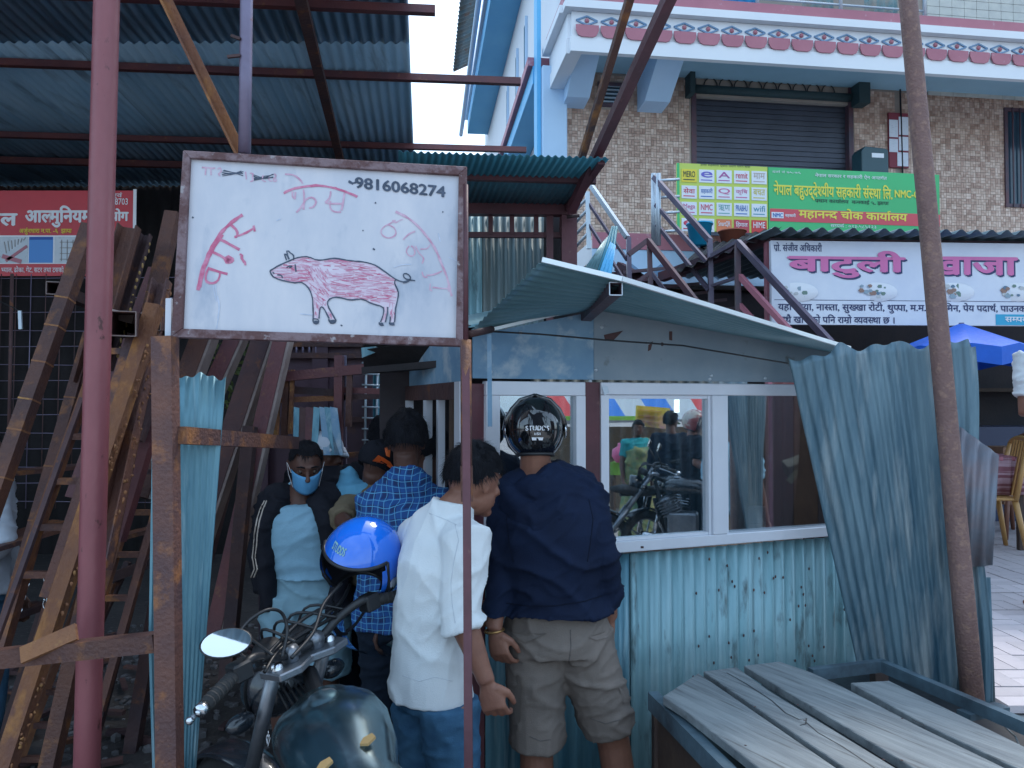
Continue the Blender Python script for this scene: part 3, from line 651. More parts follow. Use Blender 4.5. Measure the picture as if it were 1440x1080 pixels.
MB().bar(P(1086,333,6.0), P(930,390,7.0), .08).build('side_beam', M['rail_dark'], cn)
mb = MB(); corr(mb, P(1086,330,5.9), P(945,385,6.6), P(990,345,8.4), P(1100,318,8.4), .12, .015, 1); mb.build('side_roof_sheet', M['dark'], cn)
ws = thing('shop_sign', RS.pt(1.2,.06,TZ+1.8), 'wide white snack shop signboard with pink Nepali title and food dishes', 'sign')
z1, z0 = RS.at(1085,338,.1)[1], RS.at(1085,456,.1)[1]; s0 = RS.at(1085,400,.1)[0]
M['sign_white'] = mat('white_flex', (.74,.76,.82), (.62,.65,.74), scale=2, rough=.45, bump=.35, bscale=3)
MB().pbox(RS, s0, 5.5, .06, .10, z0, z1).build('panel', M['sign_white'], ws)
M['pink'] = mat('pink_letters', (.68,.17,.38), rough=.5, bump=0); M['navy'] = mat('navy_letters', (.03,.04,.12), rough=.5, bump=0); M['teal'] = mat('teal_corner', (.03,.35,.55), rough=.5, bump=0)
plane_text(RS, .101, 'प्रो. संजीव अधिकारी', 1088,341,1156,354, M['navy'], ws, bold=.02)
for dx, dy, m_, l in ((2.2,2.4,'navy',.102),(0,0,'pink',.105)):
    plane_text(RS, l, 'बाटुली', 1107+dx,352+dy,1274+dx,391+dy, M[m_], ws, bold=.032)
    plane_text(RS, l, 'खाजा', 1300+dx,361+dy,1432+dx,387+dy, M[m_], ws, bold=.032)
    plane_text(RS, l, 'घर', 1446+dx,361+dy,1520+dx,387+dy, M[m_], ws, bold=.032)
plane_text(RS, .101, 'यहाँ चिया, नास्ता, सुख्खा रोटी, थुप्पा, म.म., चाउमिन, पेय पदार्थ, पाउनका', 1094,425,1447,441, M['navy'], ws, bold=.02)
plane_text(RS, .101, 'साथै खानाको पनि राम्रो व्यवस्था छ ।', 1092,442,1258,455, M['navy'], ws, bold=.02)
s0_, zz1 = RS.at(1400,442,.1); MB().pbox(RS, s0_, 5.5, .1005, .103, z0+.005, zz1).build('corner_patch', M['teal'], ws)
plane_text(RS, .1035, 'सम्पर्क :', 1413,443,1455,453, M['white'], ws, bold=.02)
MB().pbox(RS, s0+.02, 5.4, .1005, .102, RS.at(1200,422,.1)[1]-.004, RS.at(1200,422,.1)[1]).build('rule_line', M['navy'], ws)
random.seed(5)
dish_c = [mat('dish_%d' % i, c, rough=.6, bump=0) for i, c in enumerate(((.28,.36,.42),(.16,.24,.20),(.5,.5,.5),(.30,.18,.14),(.12,.2,.28)))]
for px in (1120,1232,1340,1430):
    s_, z_ = RS.at(px,411,.1); mb = MB(); mb.lathe(RS.pt(s_,.101,z_), [(0,.002),(.16,.002),(.165,0)], 20, Matrix(((1,0,0),(0,0,-1),(0,.45,0)))); pl = mb.build('plate', M['white'], ws)
    for q in range(16):
        a = s_+random.uniform(-.12,.12); b = z_+random.uniform(-.035,.05); r_ = random.uniform(.008,.022)
        MB().poly([RS.pt(a+r_*cos(t)*1.4, .104+q*.0002, b+r_*sin(t)) for t in [i*pi/3+random.uniform(-.2,.2) for i in range(6)]], RS.n*.001).build('food_piece', random.choice(dish_c), pl)
# interior of the restaurant
RB = Plane((RS.pt(0,-4.0,0).x, RS.pt(0,-4.0,0).y), (.99,.137))
shop = thing('shop_interior', RS.pt(2.5,-3.0,TZ), 'dark back wall and counter of the snack shop under the white signboard', 'shop front')
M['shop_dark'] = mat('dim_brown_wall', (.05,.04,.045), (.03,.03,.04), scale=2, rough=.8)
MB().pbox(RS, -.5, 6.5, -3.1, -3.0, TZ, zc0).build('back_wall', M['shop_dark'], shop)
MB().pbox(RS, 1.2, 5.5, -2.2, -1.7, TZ, TZ+.95).build('counter', mat('navy_counter', (.03,.045,.11), rough=.4), shop)
MB().pbox(RS, 1.2, 5.5, -3.0, -2.6, TZ+1.32, TZ+1.36).build('shelf', M['wood_dark'], shop)
for k in range(9):
    c_ = [(.5,.5,.5),(.3,.15,.07),(.1,.2,.3)][k % 3]
    MB().lathe(RS.pt(2.05+k*.17,-2.75,TZ+1.362), [(0,0),(.05,0),(.05,.14),(.03,.17),(.03,.2),(0,.2)], 10).build('jar', mat('jar_%d' % k, c_, rough=.3, bump=0), label=['clear','brown','blue'][k%3]+' jar on the snack shop shelf, number %s from the left end' % ['one','two','three','four','five','six','seven','eight','nine'][k], cat='jar', group='jars on the snack shop shelf')
# ============================================================ BIG SHED ROOF
RZ = 4.2
rf = thing('shed_roof', (-3.5, 6, RZ), 'large dark corrugated zinc shed roof overhead at the left on rusty purlins', 'roof')
cdir = V((-.115, 1, 0)); 
x0 = -.53*1.0
def rpt(i, Y, z=RZ): return V((-.16 - .115*Y*1.0 + .055 - i, Y + .0*i, z))   # i metres left of the right edge
for k in range(12):
    for (ya, yb, dz) in ((1.9, 5.35, .012), (5.25, 8.95, 0)):
        mb = MB(); i0 = k*.755; i1 = i0+.8305; up = .003*(k % 2)
        corr(mb, rpt(i1, ya, RZ+dz+up), rpt(i0, ya, RZ+dz+up), rpt(i0, yb, RZ+dz+up), rpt(i1, yb, RZ+dz+up), .0755, .011, 1)
        mb.build('roof_sheet', M['galv_roof'], rf)
def tpurlin(px1, py1, z, k=.088, name='purlin', w=.06, m='rust_red', left=-9.5):
    r = ray(px1, py1); e = CAM + r*((z-CAMZ)/r.z); a = V((left, e.y+(left-e.x)*k, z)); mb = MB().hollow(a, e, w, w)
    return mb.build(name, M[m], rf)
for px, py, w_ in ((612,15,.05),(732,115,.05),(740,211,.05)): tpurlin(px, py, RZ-.05, w=w_)
tpurlin(258,232, RZ-.05, left=-8.5)
for px in (436,): 
    a = P(382,-30,4.0); a.z = RZ-.11; r0 = rpt(.55,2.0,RZ-.12); r1 = rpt(.75,8.6,RZ-.12); MB().bar(r0, r1, .07, .05).build('rafter', M['rust_dark'], rf)
MB().bar(rpt(4.6,2,RZ-.12), rpt(4.6,8.6,RZ-.12), .07, .05).build('rafter', M['rust_dark'], rf)
# back and side walls of the dark shed
shd = thing('shed_wall', (-4.5, 8.7, 0), 'workshop back wall behind the rusty beams, coloured near black for the shade inside', 'wall')  # shade inside the shed is put into the near-black sheet colour
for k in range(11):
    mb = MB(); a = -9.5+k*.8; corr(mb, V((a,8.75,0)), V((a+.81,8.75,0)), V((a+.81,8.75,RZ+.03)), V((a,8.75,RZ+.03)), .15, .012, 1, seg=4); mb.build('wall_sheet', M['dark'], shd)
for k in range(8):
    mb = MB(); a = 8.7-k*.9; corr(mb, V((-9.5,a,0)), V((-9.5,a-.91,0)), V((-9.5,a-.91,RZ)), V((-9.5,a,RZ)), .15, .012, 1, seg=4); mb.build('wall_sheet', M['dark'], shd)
# poles
def pole(name, a, b, r, m, label, cat='pole', n=18, taper=1, **k): 
    mb = MB().tube([V(a).lerp(V(b), i/6) for i in range(7)], [r*(1+(taper-1)*i/6) for i in range(7)], n); return mb.build(name, m, label=label, cat=cat, **k)
a = P(122,1080,2.5); b = P(150,0,2.5); d = (b-a)/(b.z-a.z)
pole('steel_pole', a - d*a.z, b + d*(RZ-b.z-.02), .040, M['pole_pink'], 'thick pink painted round pole in front of the rusty beams, left foreground')
a = P(343,212,3.6); b = P(344,0,3.6); a.x = b.x; pole('steel_pole', V((P(344,216,2.415).x, 2.415, P(344,216,2.415).z)), V((P(344,216,2.415).x, 2.43, RZ-.02)), .0195, M['pole_grey'], 'slim grey purple pole rising behind the pig signboard')
for q in ((338,55,325,50),(338,78,320,80)): MB().bar(P(q[0],q[1],2.40), P(q[2],q[3],2.40), .009).build('hook', M['rust_dark'], label='small dark steel stub on the grey pole, %s of the two' % ('upper' if q[1] == 55 else 'lower'), cat='hook')
MB().angle(P(205,-60,2.5), P(338,214,2.6), .032, up=(1,0,.5)).build('angle_iron', M['rust_mix'], label='long orange-brown rusty angle iron slanting down to the top of the pig signboard', cat='angle iron')
a = P(1370,978,2.9); b = P(1277,0,2.98); a.z = TZ; b += (b-a)*.15
pole('steel_pole', a, b, .041, M['pole_rust'], 'tall rust freckled round pole leaning in front of the bent zinc sheet', taper=.80)
for (p, q, w_, lb) in ((P(885,0,3.5), P(818,222,4.15), .035, 'thinner of the two long maroon tubes rising from the canopy corner'), (P(940,0,3.3), P(803,296,4.6), .05, 'thicker of the two long maroon tubes rising from the canopy corner')):
    mb = MB(); mb.hollow(q, p + (p-q)*.45, w_, w_); mb.build('steel_tube', M['tube_maroon'] if w_ > .04 else M['rust'], label=lb, cat='tube')
# ============================================================ RED BANNER
BN = Plane(tuple(P(0,300,5.4))[:2], (1,0))
bn = thing('banner', BN.hit(60,388), 'red and white workshop banner with Nepali lettering and pictures of gates', 'banner')
M['banner_pic'] = mat('banner_picture', (.45,.52,.58), (.6,.62,.66), (.25,.3,.34), scale=5, scale3=9, rough=.45, bump=0); M['blue_pic'] = mat('blue_gate_print', (.06,.24,.60), rough=.45, bump=0)
def bbox(name, px0,py0,px1,py1,d0,d1,m,par=None):
    s0, z1 = BN.at(px0,py0,d1); s1, z0 = BN.at(px1,py1,d1); return MB().pbox(BN, s0,s1,d0,d1,z0,z1).build(name, m, par or bn)
bbox('cloth', -260,268,190,388, -.004,0, M['banner_red']); bbox('edge', 187.5,266,191,333, .001,.004, M['white'])
bbox('picture_band', -260,331,190,371, .0005,.002, M['white'])
gp = bbox('picture_panel', -60,333,39,369.5, .0025,.004, M['banner_pic'])
bp = bbox('picture_panel', 41,333,74,369.5, .0025,.004, M['blue_pic']); gr_ = bbox('picture_panel', 77,333,115,369.5, .0025,.004, M['banner_pic']); bbox('picture_panel', 118,333,186,369.5,.0025,.004, M['banner_pic'])
bbox('print_line', 41,333,74,337,.0042,.005,mat('deep_blue', (.03,.10,.38), bump=0), bp)
for k in range(4): bbox('print_line', 86+k*8,337,87+k*8,367,.0042,.005,M['concrete'], gr_)
for k in range(4): bbox('print_line', 84,340+k*8,112,341+k*8,.0042,.005,M['concrete'], gr_)
sm_ = MB(); sm_.bar(BN.hit(8,367,.006), BN.hit(38,346,.006), .02,.002, up=BN.n); sm_.bar(BN.hit(3,360,.006), BN.hit(30,368,.006), .03,.002, up=BN.n); sm_.build('print_line', M['brick_red'], gp)
for k in range(7): t = k/7; MB().bar(BN.hit(9+4*k,356-3*k,.006), BN.hit(6+5*k,340-k,.006), .006,.002, up=BN.n).build('print_line', M['concrete'], gp)
plane_text(BN, .001, 'स्टील', -42,293,25,318, M['white'], bn, bold=.04)
plane_text(BN, .001, 'आल्मुनियम', 35,289,130,320, M['white'], bn, bold=.04)
plane_text(BN, .001, 'उद्योग', 136,293,181,316, M['white'], bn, bold=.04)
plane_text(BN, .001, 'अर्जुनधारा न.पा. -६  झापा', 27,320,101,330, M['yellow'], bn, bold=.02)
plane_text(BN, .001, 'ग्रिल एवं', 135,270,172,279, M['white'], bn, bold=.01); plane_text(BN, .001, '9842038703', 133,279,180,288, M['white'], bn, bold=.01)
plane_text(BN, .001, 'भ्याल, ढोका, गेट, सटर तथा ट्रसको काम अर्डर', 2,374,118,384, M['white'], bn, bold=.01)
# ============================================================ WIRE MESH FENCE
fn = thing('wire_fence', P(60,700,5.0), 'dark wire mesh screen hanging behind the rusty beams under the banner', 'fence')
for k in range(15):
    px = -40+k*21; MB().tube([P(px,385,5.0), P(px-8,715,5.0)], .0035, 4).build('wire', M['rust_dark' if k != 4 else 'pole_grey'], fn)
for k in range(14):
    y = 392+k*24; MB().tube([P(-60,y,5.0), P(250,y+(3 if k%2 else -2),5.0)], .0028, 4).build('wire', M['pole_grey'], fn)
MB().tube([P(17,385,4.95), P(12,640,4.95)], .012, 6).build('post', M['rust_dark'], fn)
MB().tube([P(-10,420,4.9), P(18,432,4.9), P(28,438,4.9), P(28,452,4.9)], .004, 5).build('cord', M['black'], label='thin dark cord looped on the wire mesh', cat='cord')
MB().bar(P(28,437,4.88), P(29,463,4.88), .02, .012).build('cord_end', M['stainless'], label='small pale plastic clip dangling from the cord on the mesh', cat='clip')
# ============================================================ LEANING RUSTY BEAMS
GB = 'rusty steel beams leaning in the workshop rack'
def lbeam(a, b, w_, kind, m, label, group=GB, name='steel_beam', h=None, up=(0,-1,.2), ends=None):
    A_, B_ = P(*a), P(*b); mb = MB()
    if kind == 'c': mb.channel(A_, B_, w_, h or w_*.6, up)
    elif kind == 'h': mb.hollow(A_, B_, w_, h or w_, up)
    elif kind == 'a': mb.angle(A_, B_, w_, up)
    else: mb.bar(A_, B_, w_, h or w_, up)
    o = mb.build(name, M[m], None, label=label, cat='beam', group=group)
    return o, A_, B_
def weld(o, A_, B_, w_, ts, m='rust_orange', up=(0,-1,.2), k=1.04):
    d = (B_-A_).normalized()
    for t in ts:
        p = A_.lerp(B_, t); MB().bar(p-d*.0035, p+d*.0035, w_*.78*k, w_*.78*k, up).build('weld_seam', M[m], o)
lb = lbeam((-60,850,2.9),(128,318,3.35),.058,'s','rust','brown square beam with weld rings crossing from left edge up to the pink pole'); weld(*lb, .075, (.2,.3,.42,.5,.6,.7,.78))
lb = lbeam((-20,985,2.95),(128,470,3.4),.048,'s','rust','beam ending behind the pink pole at mid height, right of the longest brown beam'); weld(*lb, .062, (.3,.45,.6,.8))
lb = lbeam((-5,900,2.85),(116,560,3.2),.019,'s','rust_dark','thin bluish flat bar lying along the front of a brown beam')
lb = lbeam((0,1100,2.75),(218,430,3.25),.058,'s','rust_mix','long beam with jagged orange weld drips running from bottom left to above the mesh')
A_, B_ = lb[1], lb[2]; dd = (B_-A_).normalized(); xx, yy = MB().frame(dd, (0,-1,.2))
random.seed(11); dr = MB()
for k in range(70):
    t = random.uniform(0.0,.9); p = A_.lerp(B_, t) + xx*.038 + yy*random.uniform(-.01,.03); dr.ball(p, (random.uniform(.003,.008),.005,random.uniform(.004,.011)), nu=6, nv=4)
dr.build('weld_drips', M['rust_orange'], lb[0], kind='stuff')
lb2 = lbeam((140,800,3.0),(228,395,3.45),.070,'c','rust','wide channel beam dotted with yellow weld spots, just left of the sign post', h=.06)
A_, B_ = lb2[1], lb2[2]; dd = (B_-A_).normalized(); xx, yy = MB().frame(dd, (0,-1,.2)); 
for k in range(38):
    t = .15+k*.022; p = A_.lerp(B_, t+random.uniform(-.012,.012)) + xx*(.045+random.uniform(-.012,.012)) + yy*random.uniform(.0,.035)
    MB().ball(p, (random.uniform(.003,.008),.004,random.uniform(.004,.014)), nu=6, nv=4).build('weld_spot', M['rust_orange'], lb2[0])
M['weldspot'] = mat('ochre_weld', (.34,.21,.08), rough=.8, bump=.2)
lb = lbeam((120,540,3.3),(182,318,3.45),.090,'c','rust','broad rusty channel with its cut top end, directly right of the pink pole', h=.05)
lb = lbeam((150,520,3.35),(206,330,3.55),.047,'c','rust_dark','dark blue-brown channel edged with ochre weld spots beside the broad channel'); A_, B_ = lb[1], lb[2]
for k in range(16):
    p = A_.lerp(B_, .1+k*.055) + MB().frame((B_-A_), (0,-1,.2))[0]*.034; MB().ball(p + V((random.uniform(-.012,.010),-.02,0)), (random.uniform(.003,.008),.004,random.uniform(.004,.013)), nu=6, nv=4).build('weld_spot', M['weldspot'], lb[0])
lb = lbeam((60,1120,3.2),(244,300,3.7),.062,'s','rust','tall brown beam leaning just left of the pig signboard frame'); weld(*lb, .08, (.55,.62,.68,.84))
lb = lbeam((100,700,3.5),(216,378,3.8),.039,'s','rust_red','reddish narrow beam behind the channel with weld spots')
lb = lbeam((90,790,3.7),(150,560,3.9),.039,'s','rust_red','short maroon beam end behind the pink pole low in the rack')
lb = lbeam((25,1010,3.4),(112,690,3.6),.035,'s','rust','narrow beam between two longer ones below the rack shelf')
lb = lbeam((48,750,3.15),(74,680,3.2),.047,'s','rust_orange','short orange beam stub hooked with a chain at the left')
lb = lbeam((-30,1150,3.9),(60,860,4.0),.039,'s','rust_dark','dark beam low at the left corner of the rack')
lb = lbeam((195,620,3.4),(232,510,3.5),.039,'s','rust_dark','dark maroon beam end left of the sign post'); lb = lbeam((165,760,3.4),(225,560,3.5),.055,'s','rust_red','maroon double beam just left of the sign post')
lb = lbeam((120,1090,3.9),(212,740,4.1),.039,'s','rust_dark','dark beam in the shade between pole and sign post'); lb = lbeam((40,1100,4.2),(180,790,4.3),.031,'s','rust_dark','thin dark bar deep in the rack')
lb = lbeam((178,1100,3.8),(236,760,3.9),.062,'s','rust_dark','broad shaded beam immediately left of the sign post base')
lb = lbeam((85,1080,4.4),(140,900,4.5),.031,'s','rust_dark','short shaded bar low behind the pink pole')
# beams right of the post, below the board
for a, b, w_, m_, t_ in (((200,700,3.9),(300,440,4.2),.10,'rust','first and widest of the slanting beams seen under the pig board'),((230,700,4.0),(348,440,4.3),.085,'rust_red','second slanting beam under the pig board, behind the blue zinc strip'),((268,790,3.9),(384,440,4.2),.10,'rust_dark','third slanting beam under the pig board, dark with a pale edge'),((300,900,3.8),(408,430,4.1),.075,'rust_red','fourth slanting beam under the pig board, rightmost and reddish')):
    lb = lbeam(a, b, w_, 's', m_, t_); x_, y_ = MB().frame(lb[2]-lb[1], (0,-1,.2)); o_ = x_*(w_/2+.008)
    if (lb[1]+o_).x < lb[1].x: o_ = -o_
    MB().bar(lb[1]+o_, lb[2]+o_, .014, w_*.9, (0,-1,.2)).build('pale_edge', M['tube_pale'] if 'tube_pale' in M else M.setdefault('tube_pale', mat('pale_worn_edge', (.30,.24,.22), (.2,.14,.13), scale=8, rough=.6)), lb[0])
lbeam((318,960,3.7),(352,600,3.9),.06,'s','rust_dark','dark beam right of the blue zinc strip, leaning behind the masked man'); lbeam((262,900,4.1),(330,640,4.2),.05,'s','rust_dark','dark beam half hidden behind the blue zinc strip')
for (ax,ay,bx,by,Y0,Y1,nm) in ((18,840,150,470,3.05,3.3,'ladder shaped rusty frame leaning behind the left beams'),(95,1000,205,640,3.5,3.8,'ladder shaped rusty frame between the pink pole and the sign post'),(20,1090,120,820,3.6,3.8,'low ladder shaped rusty frame at the bottom left corner')):
    fr_ = thing('ladder_frame', P(ax,ay,Y0), nm, 'steel frame')
    for dx in (0,46): MB().bar(P(ax+dx,ay,Y0), P(bx+dx*.8,by,Y1), .034).build('stile', M['rust' if dx else 'rust_mix'], fr_)
    for k in range(6):
        t = .08+k*.17; a = P(ax,ay,Y0).lerp(P(bx,by,Y1), t); b = P(ax+46,ay,Y0).lerp(P(bx+37,by,Y1), t); MB().bar(a, b, .026).build('rung', M['rust'], fr_)
# rack tubes: open square tubes and shelves
for (a, b, w_, lab) in (((75,405,3.4),(140,432,4.4),.055,'open square tube end pointing out above the mesh, left of the pink pole'),((172,455,3.1),(225,470,4.3),.10,'big open square tube end right of the pink pole'),((212,452,3.3),(250,458,4.3),.075,'open black square tube end beside the weld spotted channel'),):
    A_, B_ = P(*a), P(*b); mb = MB().hollow(A_, B_, w_, w_, t=.004); o = mb.build('square_tube', M['rust_dark'], label=lab, cat='tube', group='square tubes stuck through the rack')
    x_, y_ = mb.frame(B_-A_); r_ = MB(); 
    for (i,j),(k,l) in (((-1,-1),(1,-1)),((1,-1),(1,1)),((1,1),(-1,1)),((-1,1),(-1,-1))): r_.bar(A_+x_*i*w_/2+y_*j*w_/2, A_+x_*k*w_/2+y_*l*w_/2, .0028)
    r_.build('cut_end', M['tube_pale'], o)
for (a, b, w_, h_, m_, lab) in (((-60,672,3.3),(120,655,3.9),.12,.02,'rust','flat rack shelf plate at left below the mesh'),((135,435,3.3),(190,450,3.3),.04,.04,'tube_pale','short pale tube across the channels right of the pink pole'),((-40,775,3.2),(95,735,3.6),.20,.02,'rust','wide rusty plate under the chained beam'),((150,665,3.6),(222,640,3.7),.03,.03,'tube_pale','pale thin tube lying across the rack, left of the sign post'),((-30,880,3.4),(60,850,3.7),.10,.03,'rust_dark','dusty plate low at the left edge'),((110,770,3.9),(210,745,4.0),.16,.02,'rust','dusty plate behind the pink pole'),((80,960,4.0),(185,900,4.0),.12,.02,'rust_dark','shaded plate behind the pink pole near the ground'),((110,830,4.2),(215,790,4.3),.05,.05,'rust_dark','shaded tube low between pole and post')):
    MB().bar(P(*a), P(*b), w_, h_).build('rack_plate', M[m_], label=lab, cat='plate', group='plates and tubes across the rack')
# chain
for cx, cy in ((28,842),(64,836)):
    ch = thing('chain', P(cx,cy+20,3.4), 'short steel chain hanging %s in the beam rack' % ('further left' if cx == 28 else 'right of the other chain'), 'chain')
    for k in range(5):
        c_ = P(cx+ (4-k)*(2.5 if cx==28 else .3), cy-22+k*9, 3.4); ang = k*pi/2
        MB().tube([c_+V((.011*cos(t)*cos(ang), .011*cos(t)*sin(ang), .02*sin(t))) for t in [2*pi*i/10 for i in range(11)]], .003, 5).build('link', M['chrome'], ch)
# cross rail in front, with orange scrap
MB().bar(P(-90,935,2.35), P(222,902,2.28), .052).build('cross_rail', M['rust'], label='rusty square cross rail welded from the sign post to the left edge', cat='rail')
MB().bar(P(30,922,2.28), P(108,888,2.30), .05,.012, up=(0,-1,.6)).build('scrap_angle', M['rust_orange'], label='orange rusty angle scrap lying on the cross rail by the pink pole', cat='scrap')
# scattered rubble pieces and scrap on the workshop floor
random.seed(21); rb = MB()
for k in range(90):
    c_ = V((random.uniform(-3.2,-.7), random.uniform(3.3,5.8), .03)); rb.box(c_, (random.uniform(.03,.3),.03,random.uniform(.01,.04)), Matrix.Rotation(random.uniform(0,3),3,'Z') @ Matrix.Rotation(random.uniform(-.3,.3),3,'X'))
rb.build('scrap_pieces', M['rust_dark'], label='small scrap steel offcuts scattered on the dirt', kind='stuff')
# ============================================================ PIG BOARD AND ITS POSTS
b00, b10, b11, b01 = P(244,474,2.34), P(652,486,2.40), P(656,236,2.44), P(258,214,2.37)
bn_ = (b10-b00).cross(b01-b00).normalized()
if bn_.y > 0: bn_ = -bn_
bc = (b00+b10+b11+b01)/4
def Bp(px, py, d=0.0):
    r = ray(px, py); q = bc + bn_*d; return CAM + r*((q-CAM).dot(bn_)/r.dot(bn_))
def Z2(x, y, d=.004): return Bp(x/3.4286+240, y/3.4286+200, d)
brd = thing('signboard', Bp(448,480), 'white hand-painted butcher board with a pink pig drawing in a rusty frame', 'sign')
MB().poly([Bp(250,466), Bp(647,477), Bp(648,242), Bp(262,220)], -bn_*.012).build('panel', M['board'], brd)
fo = [(240,474),(655,487),(657,234),(257,211)]; fi = [(256,462),(641,475),(645,246),(267,222)]
for i in range(4):
    j = (i+1) % 4; MB().poly([Bp(*fo[i],.014), Bp(*fo[j],.014), Bp(*fi[j],.014), Bp(*fi[i],.014)], -bn_*.030).build('frame_bar', M['board_frame'], brd, bev=.002)
def art(name, strokes, m, w_, lift=.001, kind=None):
    mb = MB()
    for s_ in strokes:
        pts = []
        for i in range(len(s_)-1):
            (xa,ya),(xb,yb) = s_[i], s_[i+1]; n_ = max(2, int(sqrt((xb-xa)**2+(yb-ya)**2)/18))
            pts += [(xa+(xb-xa)*k/n_, ya+(yb-ya)*k/n_) for k in range(n_)]
        pts.append(s_[-1]); P_ = []
        # smooth
        for i, p in enumerate(pts):
            a = pts[max(0,i-1)]; b = pts[min(len(pts)-1,i+1)]; q = ((a[0]+2*p[0]+b[0])/4, (a[1]+2*p[1]+b[1])/4) if 0 < i < len(pts)-1 else p
            P_.append(Z2(q[0]+random.uniform(-.8,.8), q[1]+random.uniform(-.8,.8), 0))
        stroke(mb, P_, [w_*(1.3 if 'word' in name else 1)*random.uniform(.7,1.15) for _ in P_], bn_, lift + random.uniform(0,.0004))
    return mb.build(name, m, brd, fix=False, kind=kind or 'stuff')
outline = [[(480,620),(490,650),(540,668),(600,680),(632,672),(668,702),(683,740),(688,800),(688,852)],[(480,620),(530,590),(575,572),(612,555),(655,550),(715,572),(790,558),(850,570),(930,578),(985,590),(1040,630),(1085,662),(1120,678),(1150,665)],
 [(715,850),(720,795),(735,792),(765,850)],[(798,862),(775,820),(752,780),(765,755),(800,745),(870,764),(920,752),(960,775),(1030,795),(1025,835),(1012,868)],[(1035,868),(1045,825),(1048,795)],[(1058,868),(1060,840)],[(1080,868),(1084,800),(1100,740),(1095,710),(1078,680),(1085,664)],
 [(560,570),(545,532),(566,548),(572,566)],[(568,560),(556,516),(580,536),(595,545),(592,568)],[(1120,678),(1150,672),(1160,650),(1135,630),(1118,640),(1130,662),(1180,668)],[(560,605),(575,595),(592,600),(572,606)],[(492,628),(500,634)],[(515,640),(535,640),(540,655)],[(600,590),(605,625)],
 [(686,852),(690,876),(714,876),(716,852),(686,852)],[(762,854),(770,876),(796,872),(796,852)],[(1006,868),(1008,884),(1028,882)],[(1056,868),(1056,882),(1080,880)]]
art('pig_outline', outline, M['black_paint'], .0045, .0022)
art('hoof_mark', [[(692,866),(712,866)],[(770,864),(794,862)],[(1010,878),(1026,876)],[(1058,876),(1078,874)]], M['black_paint'], .008, .0024)
body = [(480,620),(490,650),(540,668),(600,680),(632,672),(668,702),(683,740),(688,850),(715,850),(720,795),(735,792),(765,850),(798,862),(752,780),(765,755),(800,745),(870,764),(920,752),(960,775),(1030,795),(1012,868),(1035,868),(1048,810),(1060,840),(1058,868),(1080,868),(1084,800),(1100,740),(1095,710),(1085,664),(1040,630),(985,590),(930,578),(850,570),(790,558),(715,572),(655,550),(612,555),(575,572),(530,590)]
random.seed(9); hs = []
while len(hs) < 520:
    x, y = random.uniform(480,1100), random.uniform(550,868); l = random.uniform(18,60); 
    if y > 770: dx_, dy_ = random.uniform(-3,3), l*.45
    elif x < 760 and y > 600 and x > 640: a_ = random.uniform(.6,1.2); dx_, dy_ = l*cos(a_)*.6, l*sin(a_)*.6
    else: a_ = random.uniform(-.12,.28); dx_, dy_ = l*cos(a_), l*sin(a_)
    if inside(x,y,body) and inside(x+dx_,y+dy_,body): hs.append([(x,y),(x+dx_,y+dy_)])
pf = MB(); pf.add([Z2(x,y,.0006) for x,y in body], [tuple(range(len(body)))]); M['pink_wash'] = mat('pale_pink_wash', (.64,.48,.57), (.68,.60,.67), scale=30, stretch=(.6,1,3), rough=.6, bump=0); pf.build('pig_wash', M['pink_wash'], brd, fix=False)
art('pig_hatching', hs[:330], M['red_faint'], .0028, .0010, 'stuff'); art('pig_hatching', hs[330:], M['red_paint'], .0019, .0014, 'stuff')
art('red_word', [[(132,715),(150,620),(190,520),(240,440),(295,385),(347,350)],[(140,700),(160,610),(200,520),(250,445)]], M['red_paint'], .0085)
art('red_word', [[(285,395),(318,420),(325,452),(308,458)],[(325,452),(365,438),(405,412)],[(400,402),(406,430)],[(240,470),(285,492),(332,518)],[(195,528),(240,545),(270,568)],[(332,540),(348,545),(340,560),(360,580),(360,594)],[(178,608),(225,622),(275,636)],[(180,612),(166,650),(172,676),(205,682),(232,668),(240,625)]], M['red_paint'], .0062)
art('red_word', [[(262,560),(285,578),(300,572),(290,556),(268,556),(262,568),(284,580)]], M['red_paint'], .011)
art('red_word', [[(545,246),(590,226),(640,214),(720,210),(770,216),(820,230),(862,246),(900,264)],[(550,240),(600,222),(700,206),(800,222)]], M['red_paint'], .0055)
art('faint_word', [[(552,155),(590,156),(620,176),(638,200)],[(640,228),(645,270),(640,325)],[(606,340),(628,315),(648,285)],[(645,285),(665,265),(690,268),(706,288),(690,312),(668,318)],[(588,238),(586,264),(602,274)],[(602,240),(600,274)],[(772,236),(768,272),(745,292)],[(745,292),(780,298),(835,296)],[(770,285),(766,320),(790,338),(822,336)],[(838,246),(832,290),(824,328)]], M['red_faint'], .0048)
art('faint_word', [[(1085,336),(1130,356),(1180,392),(1222,438),(1262,490),(1290,545),(1312,600)],[(1312,600),(1332,650),(1345,700),(1355,742)]], M['red_faint'], .006)
art('faint_word', [[(1085,376),(1050,398),(1020,410),(1010,440),(1036,462),(1070,462),(1090,440),(1078,410),(1050,400)],[(1070,376),(1086,392),(1100,378),(1120,372)],[(1120,470),(1150,440),(1180,430)],[(1150,500),(1130,530),(1160,556),(1180,540),(1176,510),(1160,500)],[(1180,500),(1200,540),(1225,560),(1212,585)],[(1205,515),(1240,515),(1250,495)],[(1212,625),(1218,650),(1240,652)],[(1232,642),(1270,640),(1308,622)],[(1252,682),(1250,716),(1262,716)],[(1262,700),(1300,704),(1340,706)],[(1338,690),(1340,720)]], M['red_faint'], .0038)
lettering('9816068274', M['black_paint'], brd, Z2(888,222,0), Z2(1326,268,0)-Z2(888,222,0), Z2(905,160,0)-Z2(905,215,0), bold=.03, lift=.0018)
